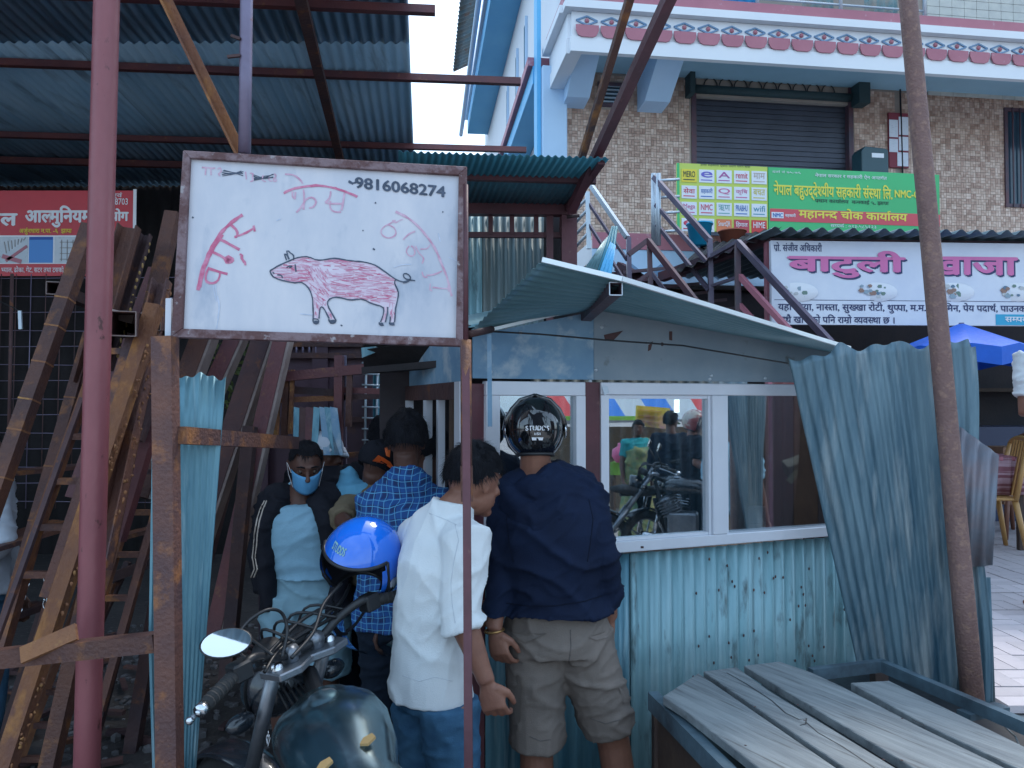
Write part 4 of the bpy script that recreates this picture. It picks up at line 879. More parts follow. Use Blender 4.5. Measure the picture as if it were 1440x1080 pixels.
art('black_squiggle', [[(858,190),(872,200),(892,196),(905,186)],[(858,186),(880,202)]], M['black_paint'], .007)
art('faint_word', [[(152,122),(215,126)],[(170,124),(168,158)],[(195,124),(196,160)],[(225,130),(240,122),(248,140),(228,156),(240,164)],[(362,142),(366,180)],[(382,150),(400,150),(392,168),(402,186),(384,190)],[(446,160),(440,186),(460,190)],[(478,160),(470,186),(490,188)],[(500,152),(512,160),(502,172),(514,186),(500,192),(494,180),(510,166),(500,152)]], M['red_faint'], .0035)
sc_ = []
for cx, cy in ((300,152),(445,170)):
    for k in range(7): sc_.append([(cx-48+random.uniform(-6,10), cy+random.uniform(-18,14)), (cx+random.uniform(-10,10), cy+random.uniform(-6,10)), (cx+46+random.uniform(-8,8), cy+random.uniform(-16,12))])
art('black_scribble', sc_, M['black_paint'], .0028)
art('grey_smear', [[(215,690),(222,740),(236,790),(232,840),(222,900)],[(205,690),(212,730),(222,770)],[(226,740),(240,790),(226,850)],[(510,380),(530,370)],[(1076,605),(1110,590),(1160,590)],[(625,828),(660,832),(690,832)],[(1340,555),(1385,575)],[(1290,440),(1300,480)]], mat('grey_smear', (.40,.46,.56), (.6,.62,.72), scale=30, rough=.6, bump=0), .0035)
art('black_dot', [[(925,425),(929,429)],[(985,290),(990,296)],[(105,360),(110,366)],[(820,880),(828,886)],[(975,512),(985,520)],[(1310,335),(1314,339)]], M['black_paint'], .005)
# posts
a, b = P(246,1120,2.22), P(232,474,2.30); a.z = 0
MB().hollow(a, b, .060, .055, up=(0,-1,0)).build('sign_post', M['rust'], label='square rusty post holding the left side of the pig board', cat='post')
MB().bar(P(238,420,2.36), P(237,474,2.34), .018,.01, up=(0,-1,0)).build('white_packing', M['board'], label='small white block wedged at the lower left corner of the pig board', cat='block')
a, b = P(659,1090,2.03), P(655,480,2.28)
a = a + (a-b)*(a.z/(b.z-a.z))
tp = thing('sign_post', a, 'thin rusty post under the right corner of the pig board', 'post')
MB().bar(a, b, .022).build('tube', M['tube_maroon'], tp); MB().tube([P(655,478,2.27), P(656,655,2.245)], .0165, 8).build('sleeve', M['rust'], tp); MB().bar(P(656,655,2.24), P(657,705,2.235), .034,.03).build('collar', M['rust'], tp)
MB().tube([P(655,478,2.26), P(655,260,2.31)], .008, 6).build('rod', M['tube_maroon'], tp)
MB().bar(P(250,612,2.30), P(412,623,3.3), .052).build('cross_rail', M['rust'], label='rusty rail running from the sign post back over the blue zinc strip', cat='rail')
# blue zinc strip behind post
mb = MB(); corr(mb, P(246,1130,2.42), P(272,1130,2.45), P(318,530,2.55), P(247,527,2.5), .022, .0018, 8, seg=4, ragtop=lambda u: .006*sin(u*9)+.004*sin(u*23))
mb.build('zinc_strip', M['galv_strip'], label='tall narrow light blue zinc strip standing behind the rusty sign post', cat='metal sheet')
mb = MB(); mb.bar(P(216,900,2.4), P(222,560,2.4), .008,.05); mb.bar(P(222,1100,2.4), P(216,900,2.4), .008,.05); mb.build('zinc_edge', M['galv_strip'], label='narrow folded zinc edge showing left of the sign post', cat='metal sheet')
# ============================================================ CANOPY AND ZINC WALL BEHIND THE BOARD
cp = thing('canopy', P(730,290,4.9), 'deep teal corrugated canopy on maroon frame behind the pig board', 'canopy')
c1, c2, c3, c4 = P(858,222,4.05), P(560,213,4.05), P(560,288,5.05), P(798,292,5.05)
mb = MB(); corr(mb, c2, c1, c4, c3, .038, .0065, 2); mb.build('roof_sheet', M['galv_canopy'], cp)
MB().bar(P(560,246,4.42)-V((0,0,.0)), P(838,254,4.42), .04).build('purlin', M['tube_maroon'], cp)
MB().bar(P(560,294,5.0), P(800,296,5.0), .08,.07).build('wall_beam', M['tube_maroon'], cp); MB().bar(P(846,226,4.1), P(797,296,5.0), .04).build('edge_rafter', M['tube_maroon'], cp)
zw = thing('zinc_wall', P(730,480,5.1), 'shop wall of old zinc sheets in a maroon steel frame behind the pig board', 'wall')
for k, (x0_, x1_) in enumerate(((640,678),(678,708),(708,765))):
    mb = MB(); corr(mb, P(x0_,660,5.12+.01*k), P(x1_,660,5.12+.01*k), P(x1_,298,5.12+.01*k), P(x0_,298,5.12+.01*k), .05, .008, 1); mb.build('wall_sheet', M[('galv_pale','wall_zinc','wall_zinc')[k]], zw)
MB().bar(P(555,330,5.05), P(792,331,5.05), .035).build('frame_rail', M['tube_maroon'], zw)
for px in (690,720,754,790): MB().bar(P(px,296,5.04), P(px,330,5.04), .03).build('frame_bar', M['tube_maroon'], zw)
for px, w_ in ((773,.045),(800,.10)): MB().bar(P(px,296,5.02), P(px,600,5.02), w_).build('post', M['tube_maroon'], zw)
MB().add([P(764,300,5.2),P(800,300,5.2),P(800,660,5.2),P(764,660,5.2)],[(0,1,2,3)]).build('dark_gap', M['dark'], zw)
MB().tube([P(797,305,4.9), P(815,303,4.9)], .012, 6).build('pipe_stub', M['rust_dark'], zw)
# blue sheets stacked on the kiosk roof
bs = [((833,402,3.6),(858,402,3.6),(869,318,3.7),(860,318,3.7),'galv_canopy'),((820,380,3.8),(852,400,3.6),(866,320,3.7),(848,340,3.9),'galv_pale'),((836,400,3.55),(856,408,3.5),(866,345,3.6),(858,340,3.6),'sky_blue')]
for k, q in enumerate(bs): mb = MB(); corr(mb, P(*q[0]), P(*q[1]), P(*q[2]), P(*q[3]), .03, .003, 1); mb.build('upright_sheet', M[q[4]], label=['dark teal sheet at the back of the upright stack behind the kiosk roof','pale zinc sheet leaning in the upright stack behind the kiosk roof','bright blue sheet in front of the upright stack behind the kiosk roof'][k], cat='metal sheet')
# ============================================================ GATE, RACK AND WALL BEHIND THE MEN
M['gate'] = mat('dull_purple_brown_sheet', (.085,.045,.065), (.06,.035,.05), (.12,.06,.05), scale=2, scale3=6, rough=.5, metal=.2, bump=.08)
gt = thing('metal_gate', P(450,700,4.9), 'dull purple-brown sheet metal gate with top grille behind the masked man', 'gate')
MB().bar(P(375,680,4.9), P(520,680,4.9), .03, 1.9, up=(0,0,1)).build('door_sheet', M['gate'], gt)
for x0_, x1_ in ((365,378),(440,462),(515,524)): MB().bar(P((x0_+x1_)/2,480,4.86), P((x0_+x1_)/2,980,4.86), (x1_-x0_)/1080*4.8, .04, up=(0,-1,0)).build('frame_post', M['gate'], gt)
for y in (484,500,590): MB().bar(P(365,y,4.85), P(520,y,4.85), .035).build('frame_rail', M['rust_dark'], gt)
for k in range(9): MB().tube([P(372+k*9,480,4.84), P(372+k*9,502,4.84)], .007, 5).build('grille_bar', M['pole_grey'], gt)
M['foliage'] = mat('mottled_foliage', (.10,.12,.03), (.04,.06,.02), (.25,.22,.08), scale=8, scale3=12, rough=.8)  # green leaves with darker and yellowish patches mixed in at random
random.seed(4); lf = MB()
for k in range(420):
    c_ = P(random.uniform(300,450), random.uniform(455,600), random.uniform(7.2,7.9)); a = random.uniform(0,6)
    lf.add([c_, c_+V((.05*cos(a),.02,.05*sin(a))), c_+V((.09*cos(a+.4),0,.09*sin(a+.4))), c_+V((.04*cos(a+.9),-.02,.04*sin(a+.9)))], [(0,1,2,3)])
bush = thing('bush', P(375,600,7.5), 'green bush glimpsed through the gaps beside the slanting beams', 'bush'); lf.build('foliage', M['foliage'], bush, kind='stuff'); MB().tube([V((P(375,600,7.5).x,7.5,0)), P(375,520,7.5)], [.03,.012], 6).build('stem', M['wood_dark'], bush)
bw = thing('zinc_wall', P(570,700,5.0), 'blue corrugated zinc wall behind the plaid shirt man, patched with a rust spot', 'wall')
for k, (x0_, x1_) in enumerate(((505,540),(540,580),(578,615),(612,650))):
    mb = MB(); corr(mb, P(x0_,940,5.0+.008*k), P(x1_,940,5.0+.008*k), P(x1_,470,5.0+.008*k), P(x0_,470,5.0+.008*k), .055, .009, 1); mb.build('wall_sheet', M[('galv_canopy','galv_canopy','galv_lean','galv_pale')[k]], bw)
mb = MB(); corr(mb, P(540,640,4.96), P(640,640,4.96), P(640,585,4.96), P(540,572,4.96), .055, .009, 1); mb.build('patch_sheet', M['galv_canopy'], bw)
ld = thing('wire_grille', P(525,650,4.8), 'white wire ladder grille standing before the blue zinc wall', 'grille')
for px in (515,531): MB().tube([P(px,505,4.8), P(px-2,640,4.8)], .008, 5).build('upright', M['stainless'], ld)
for k in range(9): MB().tube([P(509,510+k*15.5,4.79), P(534,511+k*15.5,4.79)], .006, 5).build('rung', M['stainless'], ld)
rk = thing('tube_rack', P(450,640,4.3), 'rusty square tube rack with rails standing in front of the purple gate', 'rack')
for a, b, w_, m_ in (((357,534,4.2),(522,518,4.2),.052,'rust_red'),((404,548,4.25),(470,552,4.25),.04,'rust_dark'),((385,563,4.25),(470,560,4.25),.03,'rust_orange'),((470,548,4.25),(552,551,4.25),.032,'rust_red'),((470,559,4.25),(552,557,4.25),.03,'rust_dark'),((390,535,4.2),(386,615,4.2),.035,'rust_orange'),((403,520,4.2),(400,612,4.2),.03,'rust'),((412,520,4.2),(408,610,4.2),.02,'rust_orange'),((477,500,4.2),(475,700,4.2),.045,'rust_red'),((483,500,4.25),(484,820,4.25),.03,'pole_grey'),((553,515,4.2),(555,590,4.2),.03,'rust_orange'),((563,515,4.2),(562,590,4.2),.03,'rust'),((571,515,4.2),(568,590,4.2),.028,'rust_orange'),((478,641,4.2),(520,638,4.2),.03,'rust'),((492,520,4.2),(490,600,4.2),.03,'rust')):
    MB().bar(P(*a), P(*b), w_).build('tube', M[m_], rk)
sp = thing('sheet_offcuts', P(455,640,4.1), 'bundle of narrow blue and rusty sheet offcuts fanned out behind the masked man', 'metal offcuts')
for x0_, x1_, xb0, xb1, m_ in ((413,421,412,419,'galv_strip'),(421,430,420,428,'rust_dark'),(430,441,428,440,'rust_red'),(441,450,437,446,'galv_strip'),(449,458,455,470,'flat_zinc_blue'),(456,467,465,478,'galv_strip'),(464,474,470,482,'flat_zinc_blue')):
    MB().poly([P(x0_,572,4.1),P(x1_,574,4.1),P(xb1,640,4.0),P(xb0,640,4.0)], (0,.012,0)).build('strip', M[m_], sp)
# small black awning joining the kiosk
aw = thing('awning', P(580,500,4.0), 'low black awning with pale blue folded edge left of the kiosk', 'awning')
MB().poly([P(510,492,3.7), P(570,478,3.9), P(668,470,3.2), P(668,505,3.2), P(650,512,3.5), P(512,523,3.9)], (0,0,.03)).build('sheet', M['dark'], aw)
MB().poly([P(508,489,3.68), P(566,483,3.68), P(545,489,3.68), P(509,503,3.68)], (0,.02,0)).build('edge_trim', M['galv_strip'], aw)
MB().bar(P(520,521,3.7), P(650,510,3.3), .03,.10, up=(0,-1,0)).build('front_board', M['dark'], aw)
# ============================================================ KIOSK
KS = Plane((-.1,2.92), (.9323,.3617))
kk = thing('kiosk', KS.pt(.8,-.3,0), 'small zinc kiosk with white aluminium windows and a tilted corrugated roof', 'kiosk')
def kat(px, py, d=0): return KS.at(px, py, d)
def kbox(name, s0,s1,d0,d1,z0,z1,m,par=None,**k): return MB().pbox(KS, s0,s1,d0,d1,z0,z1).build(name, m, par or kk, **k)
sA = 0.0; sE = kat(1215,700)[0]
zwt = kat(848,546)[1]; zwb = kat(848,777)[1]; zsill = kat(1100,770)[1]
zwt = (kat(700,545)[1]+kat(1120,546)[1])/2+.0
# lower corrugated wall sheets
xs = [sA, .62, 1.2, sE+.05]
for k in range(3):
    mb = MB(); corr(mb, KS.pt(xs[k],.008*(k%2),0.02), KS.pt(xs[k+1]+.03,.008*(k%2),0.02), KS.pt(xs[k+1]+.03,.008*(k%2),zwb-.01), KS.pt(xs[k],.008*(k%2),zwb-.01), .057, .0075, 2); mb.build('wall_sheet', M['galv_pale' if k else 'galv_strip'], kk)
# nail heads and holes on the wall sheet
random.seed(31)
for k in range(46):
    s_ = random.uniform(.9, sE); z_ = random.uniform(.5, zwb-.05); MB().ball(KS.pt(s_, .016, z_), (.004,.003,.007), nu=6, nv=4).build('nail', M['rust_dark'], kk)
kbox('side_panel', -.055,-.004,-.06,.0,0.02,zwt+.01, M['tube_maroon'])
# gable fascia
gz1, gz0, gzr = kat(664,472)[1], kat(835,438)[1], kat(1195,499)[1]
sg = kat(836,450)[0]; sl_ = kat(664,470)[0]; sr_ = kat(1200,499)[0]
MB().poly([KS.pt(sl_,.0,zwt+.03), KS.pt(sg,.0,zwt+.03), KS.pt(sg,.0,gz0), KS.pt(sl_,.0,gz1)], KS.n*.012).build('fascia_panel', M['flat_zinc_blue'], kk)
MB().poly([KS.pt(sg-.01,.004,zwt+.03), KS.pt(sr_,.004,zwt+.03), KS.pt(sr_,.004,gzr), KS.pt(sg-.01,.004,gz0+.004)], KS.n*.012).build('fascia_panel', M['flat_zinc_grey'], kk)
def onk(name, pts, m, d, t, par=None): MB().poly([KS.hit(x,y,d) for x,y in pts], KS.n*t).build(name, m, par or kk)
onk('cut_slot', [(849,471),(876,465),(862,479),(851,479)], M['rust_dark'], .0165, .002); onk('cut_slot', [(941,466),(945,466),(945,479),(941,478)], M['rust_dark'], .0165, .002)
for (x,y) in ((826,444),(838,520),(998,533),(1000,528),(1076,532),(846,460),(830,536),(912,482),(931,484),(732,468),(690,523)): 
    MB().lathe(KS.hit(x,y,.0165), [(0,.004),(.006,.003),(.008,0)], 8, Matrix.Rotation(pi/2,3,'X')).build('bolt', M['stainless' if x%2 == 0 else 'rust_dark'], kk)
onk('crack', [(912,483),(918,480),(915,492),(911,494)], M['rust_dark'], .0165, .001); onk('tag', [(846,544),(854,543),(856,552),(850,556)], M['stainless'], .04, .002)
# window frames: head, sill, posts
AL = M['aluminium']
def s_of(px, py=660, d=.03): return kat(px, py, d)[0]
L0, L1 = s_of(684), s_of(824); R0, R1 = s_of(846), sE
fw = .028
win1 = kbox('window', L0, L1, -.02,.03, zwt-.035, zwt+.02, AL, bev=.003); 
kbox('frame', L0, L0+.055, -.02,.028, zwb+.045, zwt-.0355, AL, win1); kbox('frame', L1-.04, L1, -.02,.028, zwb+.045, zwt-.0355, AL, win1); kbox('sill', L0, L1, -.02,.032, zwb, zwb+.0445, AL, win1)
kbox('pane', L0+.05, L1-.035, -.004,0, zwb+.04, zwt-.03, M['glass'], win1)
kbox('post', L1+.002, R0-.002, -.03,.02, zwb, zwt+.02, M['tube_maroon'])
win2 = kbox('window', R0, R1, -.02,.03, zwt-.03, zwt+.02, AL, bev=.003)
m0, m1 = s_of(1002), s_of(1022)
kbox('sill', R0, R1, -.02,.034, zwb, zwb+.0445, AL, win2, bev=.003)
kbox('frame', R0, R0+.035, -.02,.028, zwb+.045, zwt-.0305, AL, win2); kbox('mullion', m0, m1, -.02,.036, zwb+.045, zwt-.0305, AL, win2, bev=.003); kbox('frame', m0-.014, m0-.001, -.015,.022, zwb+.045, zwt-.0305, AL, win2); kbox('frame', m1+.001, m1+.014, -.015,.022, zwb+.045, zwt-.0305, AL, win2)
kbox('frame', R0+.0355, m0-.0145, -.015,.018, zwt-.045, zwt-.031, AL, win2); kbox('frame', R0+.0355, m0-.0145, -.015,.018, zwb+.045, zwb+.056, AL, win2)
kbox('pane', R0+.03, m0, -.004,0, zwb+.04, zwt-.03, M['glass'], win2); kbox('pane', m1, R1, -.012,-.008, zwb+.04, zwt-.03, M['glass'], win2)
onk('rivet', [(901,768),(905,768),(905,771),(901,771)], M['rust_dark'], .0345, .001)
# left side return wall
sd = V((-.36,.93,0)).normalized(); cnr = KS.pt(-.055,-.062,0)
def side(name, t0,t1,z0,z1,th,m,par=None): 
    a = cnr+sd*t0; b = cnr+sd*t1; n = V((sd.y,-sd.x,0))*-th; return MB().hexa([a+V((0,0,z0)), b+V((0,0,z0)), b+n+V((0,0,z0)), a+n+V((0,0,z0)), a+V((0,0,z1)), b+V((0,0,z1)), b+n+V((0,0,z1)), a+n+V((0,0,z1))]).build(name, m, par or kk)
side('side_wall', 0,.9,0.02,zwb,.02,M['galv_pale']); side('side_frame', 0,.07,zwb+.001,zwt+.02,.03,AL); side('side_frame', .1,.14,zwb+.001,zwt-.05,.03,M['wood_dark']); side('side_frame', .3,.33,zwb+.001,zwt-.05,.03,AL); side('side_frame', .5,.55,zwb+.001,zwt-.05,.03,AL); side('side_head', .071,.9,zwt-.049,zwt+.02,.03,M['rust_dark']); side('side_frame', .85,.9,zwb+.001,zwt-.05,.03,AL)
side('side_upper', 0,.9,zwt+.021,zwt+.28,.01,M['flat_zinc_blue'])
# interior: floor, back wall, red panel
mb = MB(); corr(mb, KS.pt(.6,-1.0,.02), KS.pt(2.0,-1.0,.02), KS.pt(2.0,-1.0,1.95), KS.pt(.6,-1.0,1.95), .074,.01,1); mb.build('back_wall_sheet', M['galv_lean'], kk)
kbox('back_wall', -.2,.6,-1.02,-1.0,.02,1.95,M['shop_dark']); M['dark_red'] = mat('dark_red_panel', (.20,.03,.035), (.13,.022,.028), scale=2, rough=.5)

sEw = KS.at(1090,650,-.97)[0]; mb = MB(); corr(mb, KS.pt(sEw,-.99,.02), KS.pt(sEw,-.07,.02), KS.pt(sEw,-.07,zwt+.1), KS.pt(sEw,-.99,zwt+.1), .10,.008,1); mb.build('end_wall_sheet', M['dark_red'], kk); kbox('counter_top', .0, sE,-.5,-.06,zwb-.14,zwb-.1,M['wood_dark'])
# weighing scale seen through the right pane
def kin(px, py, d): return KS.hit(px, py, d)
scl = thing('weighing_scale', kin(1127,762,-.28), 'small weighing scale head on a thin white post inside the right kiosk window', 'scale')
MB().tube([kin(1127,800,-.28), kin(1126,686,-.28)], .009, 8).build('post', M['white'], scl)
MB().bar(kin(1105,662,-.30), kin(1145,648,-.24), .085, .075, up=(.2,-.4,1)).build('head', mat('dark_olive_metal', (.20,.19,.14), rough=.5), scl, bev=.006); MB().bar(kin(1110,678,-.25), kin(1140,640,-.24), .03,.012, up=(0,-1,0)).build('dial_bar', mat('tan_bar', (.45,.38,.22), rough=.6), scl)
lp_ = MB(); lp_.tube([kin(952,562,-.25), kin(952,580,-.25)], .011, 10); lp_.build('tube_lamp', mat('lit_lamp', (1,1,1), rough=.5, bump=0, emit=((.95,1,.95), 3)), label='small lit white tube lamp inside the kiosk, standing in for one mirrored in the pane', cat='lamp')  # added inside in place of a lamp's reflection in the glass
# ridge tube and roof sheets
W0, W1, W2 = KS.hit(662,470,.005)+V((0,0,.01)), KS.hit(836,438,.005)+V((0,0,.01)), KS.hit(1200,500,.005)
N0, N1, N2 = P(762,367,2.45), P(874,394,2.48), P(1195,491,3.25)
rt = MB()
n = 56*6; rows = 3
def lerp3(a,b,c,t,k): return a.lerp(b, t/k) if t < k else b.lerp(c, (t-k)/(1-k))
# waves run along u (parallel to the long edge); stacked across v
nw = 15; seg = 6; kv = nw*seg; ku = 24; top = []
for j in range(kv+1):
    v = j/kv
    for i in range(ku+1):
        u = i/ku; w_ = lerp3(W0,W1,W2,u,.33); e_ = lerp3(N0,N1,N2,u,.27); p = w_.lerp(e_, v); up_ = V((0,-.3,.95)); top.append(p + up_*.0048*sin(2*pi*nw*v) - V((0,0,.02*sin(pi*v)*sin(pi*u))))
m_ = len(top); vs = top + [p+V((0,0,.0015)) for p in top]; fs = []
for j in range(kv):
    for i in range(ku):
        a = j*(ku+1)+i; fs.append((a,a+1,a+ku+2,a+ku+1)); fs.append((m_+a+1,m_+a,m_+a+ku+1,m_+a+ku+2))
for i in range(ku): a = kv*(ku+1)+i; fs.append((a,a+1,m_+a+1,m_+a)); fs.append((i+1,i,m_+i,m_+i+1))
for j in range(kv):
    a = j*(ku+1); fs.append((a,a+ku+1,m_+a+ku+1,m_+a)); a += ku; fs.append((a+ku+1,a,m_+a,m_+a+ku+1))
rt.add(vs, fs, True); rt.build('roof_sheet', M['galv_kroof'], kk)
# rest of roof going back
rb_ = MB(); rb_.poly([W0+V((0,0,.02)), W1+V((0,0,.03)), W1+V((-.36,.93,.12)), W0+V((-.36,.93,.1))], (0,0,.006)); rb_.build('rear_roof_sheet', M['galv_kroof'], kk); rb_ = MB(); rb_.poly([W1+V((0,0,.02)), W2+V((0,0,.02)), W2+V((-.36,.93,.1)), W1+V((-.36,.93,.12))], (0,0,.006)); rb_.build('rear_roof_sheet', M['galv_kroof'], kk)
E_ = MB(); 
for (a, b) in ((N0,N1),(N1,N2)): E_.bar(a+V((0,0,.004)), b+V((0,0,.004)), .012,.016)
E_.build('edge_trim', M['zinc_edge'], kk)
tr_ = MB(); tr_.bar(KS.hit(662,470,.03), KS.hit(825,432,.03), .018,.012); tr_.build('gable_trim', M['zinc_edge'], kk)
ta, tb_ = P(866,406,2.50), KS.hit(822,446,-.02); rtu = MB().hollow(ta, tb_, .042, .042, t=.003).build('ridge_tube', M['rail_dark'], kk)
x_, y_ = MB().frame(tb_-ta); r_ = MB()
for (i,j),(k,l) in (((-1,-1),(1,-1)),((1,-1),(1,1)),((1,1),(-1,1)),((-1,1),(-1,-1))): r_.bar(ta+x_*i*.021+y_*j*.021, ta+x_*k*.021+y_*l*.021, .0028)
r_.build('cut_end', M['stainless'], rtu)
# cut end of the tube
# cable, stub pipe, hanging grey pipe
MB().tube([P(688,466,2.85), P(760,470,2.85), P(850,478,2.9), P(960,486,3.0), P(1108,511,3.3)], .0035, 5).build('cable', M['black'], label='thin black cable running across the zinc front of the kiosk', cat='cable')
MB().tube([P(660,470,2.7), P(692,463,2.8)], .013, 8).build('pipe_stub', M['rust_dark'], label='dark pipe stub poking out beside the thin sign post', cat='pipe')
MB().bar(P(688,468,2.8), P(689,600,2.8), .016,.01).build('hanging_strip', M['flat_zinc_blue'], label='narrow blue grey strip hanging down in front of the left kiosk window', cat='strip')
# ============================================================ LEANING ZINC SHEET (right)
a, b, c_, d_ = P(1212,948,3.22), P(1396,990,2.96), P(1368,462,3.02), P(1108,503,3.15)
a.z = b.z = TZ+.004
def wrp(u, v): 
    return V((0,-1,0))*(.007*noise.noise(V((u*3.1,v*2.3,4)))+.005*noise.noise(V((u*11,v*7,1)))) + V((.0,-.02*sin(pi*v)*sin(pi*min(1,u*1.2)) , 0)) + V((0,0,.02*sin(u*5)*v)) + V((.012*sin(v*9)*max(0,u-.8)*5,0,0))
mb = MB(); corr(mb, a, b, c_, d_, .043, .0046, 28, warp=wrp, ragtop=lambda u: .02*abs(sin(u*11))+.008*sin(u*37)+ (.03 if u > .97 else 0))
sheet = mb.build('zinc_sheet', M['galv_lean'], label='big bent weathered corrugated sheet leaning against the right kiosk corner', cat='metal sheet')
mb = MB(); corr(mb, P(1340,800,2.98), P(1396,795,2.94), P(1405,640,2.95), P(1350,600,3.0), .05,.007,2); 
mb.build('torn_flap', M['rust'] if 0 else mat('rusty_zinc', (.22,.17,.18), (.13,.2,.26), scale=4, rough=.5, metal=.3), label='torn rusty flap of zinc sticking out behind the leaning pole', cat='metal sheet')
mb = MB(); corr(mb, P(1345,985,3.02), P(1400,990,2.98), P(1393,812,3.0), P(1350,812,3.02), .05,.007,2); mb.build('zinc_offcut', M['galv_lean'], label='short standing zinc offcut at the foot of the leaning pole', cat='metal sheet')
# ============================================================ PLANK BENCH
bz = .76
def G(px, py, z=bz): r = ray(px, py); return CAM + r*((z-CAMZ)/r.z)
bt = thing('plank_table', V((G(1150,1000).x, G(1150,1000).y, 0)), 'low weathered table of loose grey planks over a black frame in the right foreground', 'table')
def plank(pts, th=.028, crack=None, m=None):
    P_ = [G(x,y) for x,y in pts]; 
    o = MB().poly([p - V((0,0,th)) for p in P_], (0,0,th)).build('plank', m or M['plank'], bt, bev=.0025); return o
def shrink(p): return p
pk = plank([(932,979),(982,946),(1322,1180),(1196,1180),(962,998)])
pk2 = plank([(989,944),(1036,938),(1083,972),(1424,1180),(1336,1180)])
pk3 = plank([(1046,936),(1096,930),(1140,945),(1182,964),(1292,1021),(1620,1180),(1452,1180),(1096,966)])
pk4 = plank([(1196,960),(1250,957),(1345,1003),(1445,1052),(1700,1180),(1640,1180),(1300,1018)])
def crack(par, pts, w_=.004): mb = MB(); stroke(mb, [G(x,y,bz+.0006) for x,y in pts], w_, (0,0,1), .0003); mb.build('crack', M['black'], par, fix=False)
crack(pk2, [(1022,946),(1050,962),(1085,985),(1105,1003),(1124,1012),(1134,1010),(1133,1018),(1125,1020)], .004); crack(pk2, [(1134,1016),(1150,1030),(1185,1050),(1230,1080)], .003); crack(pk3, [(1283,1012),(1300,1021)], .004); crack(pk, [(1000,955),(1010,960)],.006)
for k in range(7):
    x,y = random.uniform(1000,1350), random.uniform(990,1070); MB().lathe(G(x,y,bz+.0005), [(0,.0015),(.004,0)], 6).build('nail_head', M['rust_dark'], bt)
# frame: back rail, right rail, cross pieces, legs, lining
def fbar(a, b, w_, h_, z, m, name='frame_bar'): MB().bar(G(*a,z), G(*b,z), w_, h_, up=(0,0,1)).build(name, M[m], bt)
M['frame_blue'] = mat('dark_blue_worn_frame', (.10,.16,.20), (.04,.055,.07), scale=6, rough=.5, metal=.2)
fbar((1140,948),(1245,935),.03,.04,bz-.03,'frame_blue'); fbar((1240,936),(1520,1056),.03,.04,bz-.03,'frame_blue'); fbar((918,985),(1110,1180),.035,.06,bz-.065,'frame_blue')
fbar((1355,1006),(1410,995),.05,.02,bz-.06,'frame_blue'); 
MB().poly([G(930,985,bz-.16), G(1235,944,bz-.16), G(1520,1068,bz-.16), G(1120,1230,bz-.16)], (0,0,.01)).build('lining', M['black'], bt)
for x,y in ((928,990),(1236,945),(1500,1068)): p = G(x,y,bz-.1); MB().bar(V((p.x,p.y,0)), p, .05).build('leg', M['wood_dark'], bt)
MB().poly([G(925,990,bz-.07), G(925,990,bz-.07)-V((0,0,.6)), G(1100,1170,bz-.07)-V((0,0,.6)), G(1100,1170,bz-.07)], (.01,.008,0)).build('skirt', M['wood_dark'], bt)
MB().tube([G(1414,1023,bz-.09), G(1428,1036,bz-.07), G(1434,1050,bz-.06)], .003, 5).build('straw', M['plank'], label='single dry straw lying in the gap of the plank table', cat='straw')
# ============================================================ RESTAURANT FURNITURE
um = thing('patio_umbrella', V((P(1405,560,5.4).x,5.4,TZ)), 'blue parasol open under the snack shop signboard', 'umbrella')
M['umb'] = mat('royal_blue_fabric', (.008,.12,.60), (.006,.09,.48), scale=3, rough=.6, bump=.1)
uc = P(1352,454,5.4); 
for k in range(8):
    a0_, a1_ = 2*pi*k/8, 2*pi*(k+1)/8; R_ = .44; e0 = uc+V((R_*cos(a0_),R_*sin(a0_),-.20)); e1 = uc+V((R_*cos(a1_),R_*sin(a1_),-.20)); md = (e0+e1)/2+V((0,0,.03)); mb = MB()
    mb.add([uc, e0, md, e1, e0-V((0,0,.12)), md-V((0,0,.12)), e1-V((0,0,.12))], [(0,1,2),(0,2,3),(1,4,5,2),(2,5,6,3)]); mb.build('canopy_gore', M['umb'], um, fix=False)
MB().tube([V((uc.x,uc.y,TZ)), uc], .018, 8).build('pole', M['steel_rail'], um)
M['chair'] = mat('ochre_plastic', (.50,.27,.09), (.45,.24,.08), scale=3, rough=.38, bump=.03)
def chair(loc, yaw, label, m):
    t = thing('plastic_chair', V(loc), label, 'chair', 'chairs at the snack shop tables'); R_ = Matrix.Rotation(yaw,3,'Z'); L_ = V(loc)
    def T(x,y,z): return L_ + R_ @ V((x,y,z))
    for sx in (-1,1):
        MB().tube([T(sx*.24,.25,0), T(sx*.20,.19,.42)], [.018,.024], 8).build('leg', m, t)
        MB().tube([T(sx*.24,-.27,0), T(sx*.20,-.20,.42)], [.018,.024], 8).build('leg', m, t)
        MB().tube([T(sx*.21,-.2,.42), T(sx*.21,-.24,.62), T(sx*.19,-.30,.86)], [.022,.02,.018], 8).build('back_post', m, t)
    mb = MB(); 
    g = [(-.22,-.22),(.22,-.22),(.23,.0),(.22,.23),(-.22,.23),(-.23,.0)]; mb.poly([T(x,y,.42) for x,y in g], (0,0,.02)); mb.build('seat', m, t, bev=.006)
    pts = [T(.19*cos(t_), -.30-.02*sin(t_), .86+.05*sin(t_)) for t_ in [pi*i/8 for i in range(9)]]; MB().tube(pts, .018, 8).build('top_rail', m, t)
    for k in range(5): x = -.12+k*.06; MB().bar(T(x,-.22,.45), T(x*.95,-.305,.89), .034,.012, up=R_ @ V((0,-1,0))).build('slat', m, t)
    return t
cl_ = P(1374,722,6.3); chair((P(1376,722,6.3).x, 6.3, TZ), radians(75), 'ochre plastic chair with slatted back beside the bent zinc sheet', M['chair'])
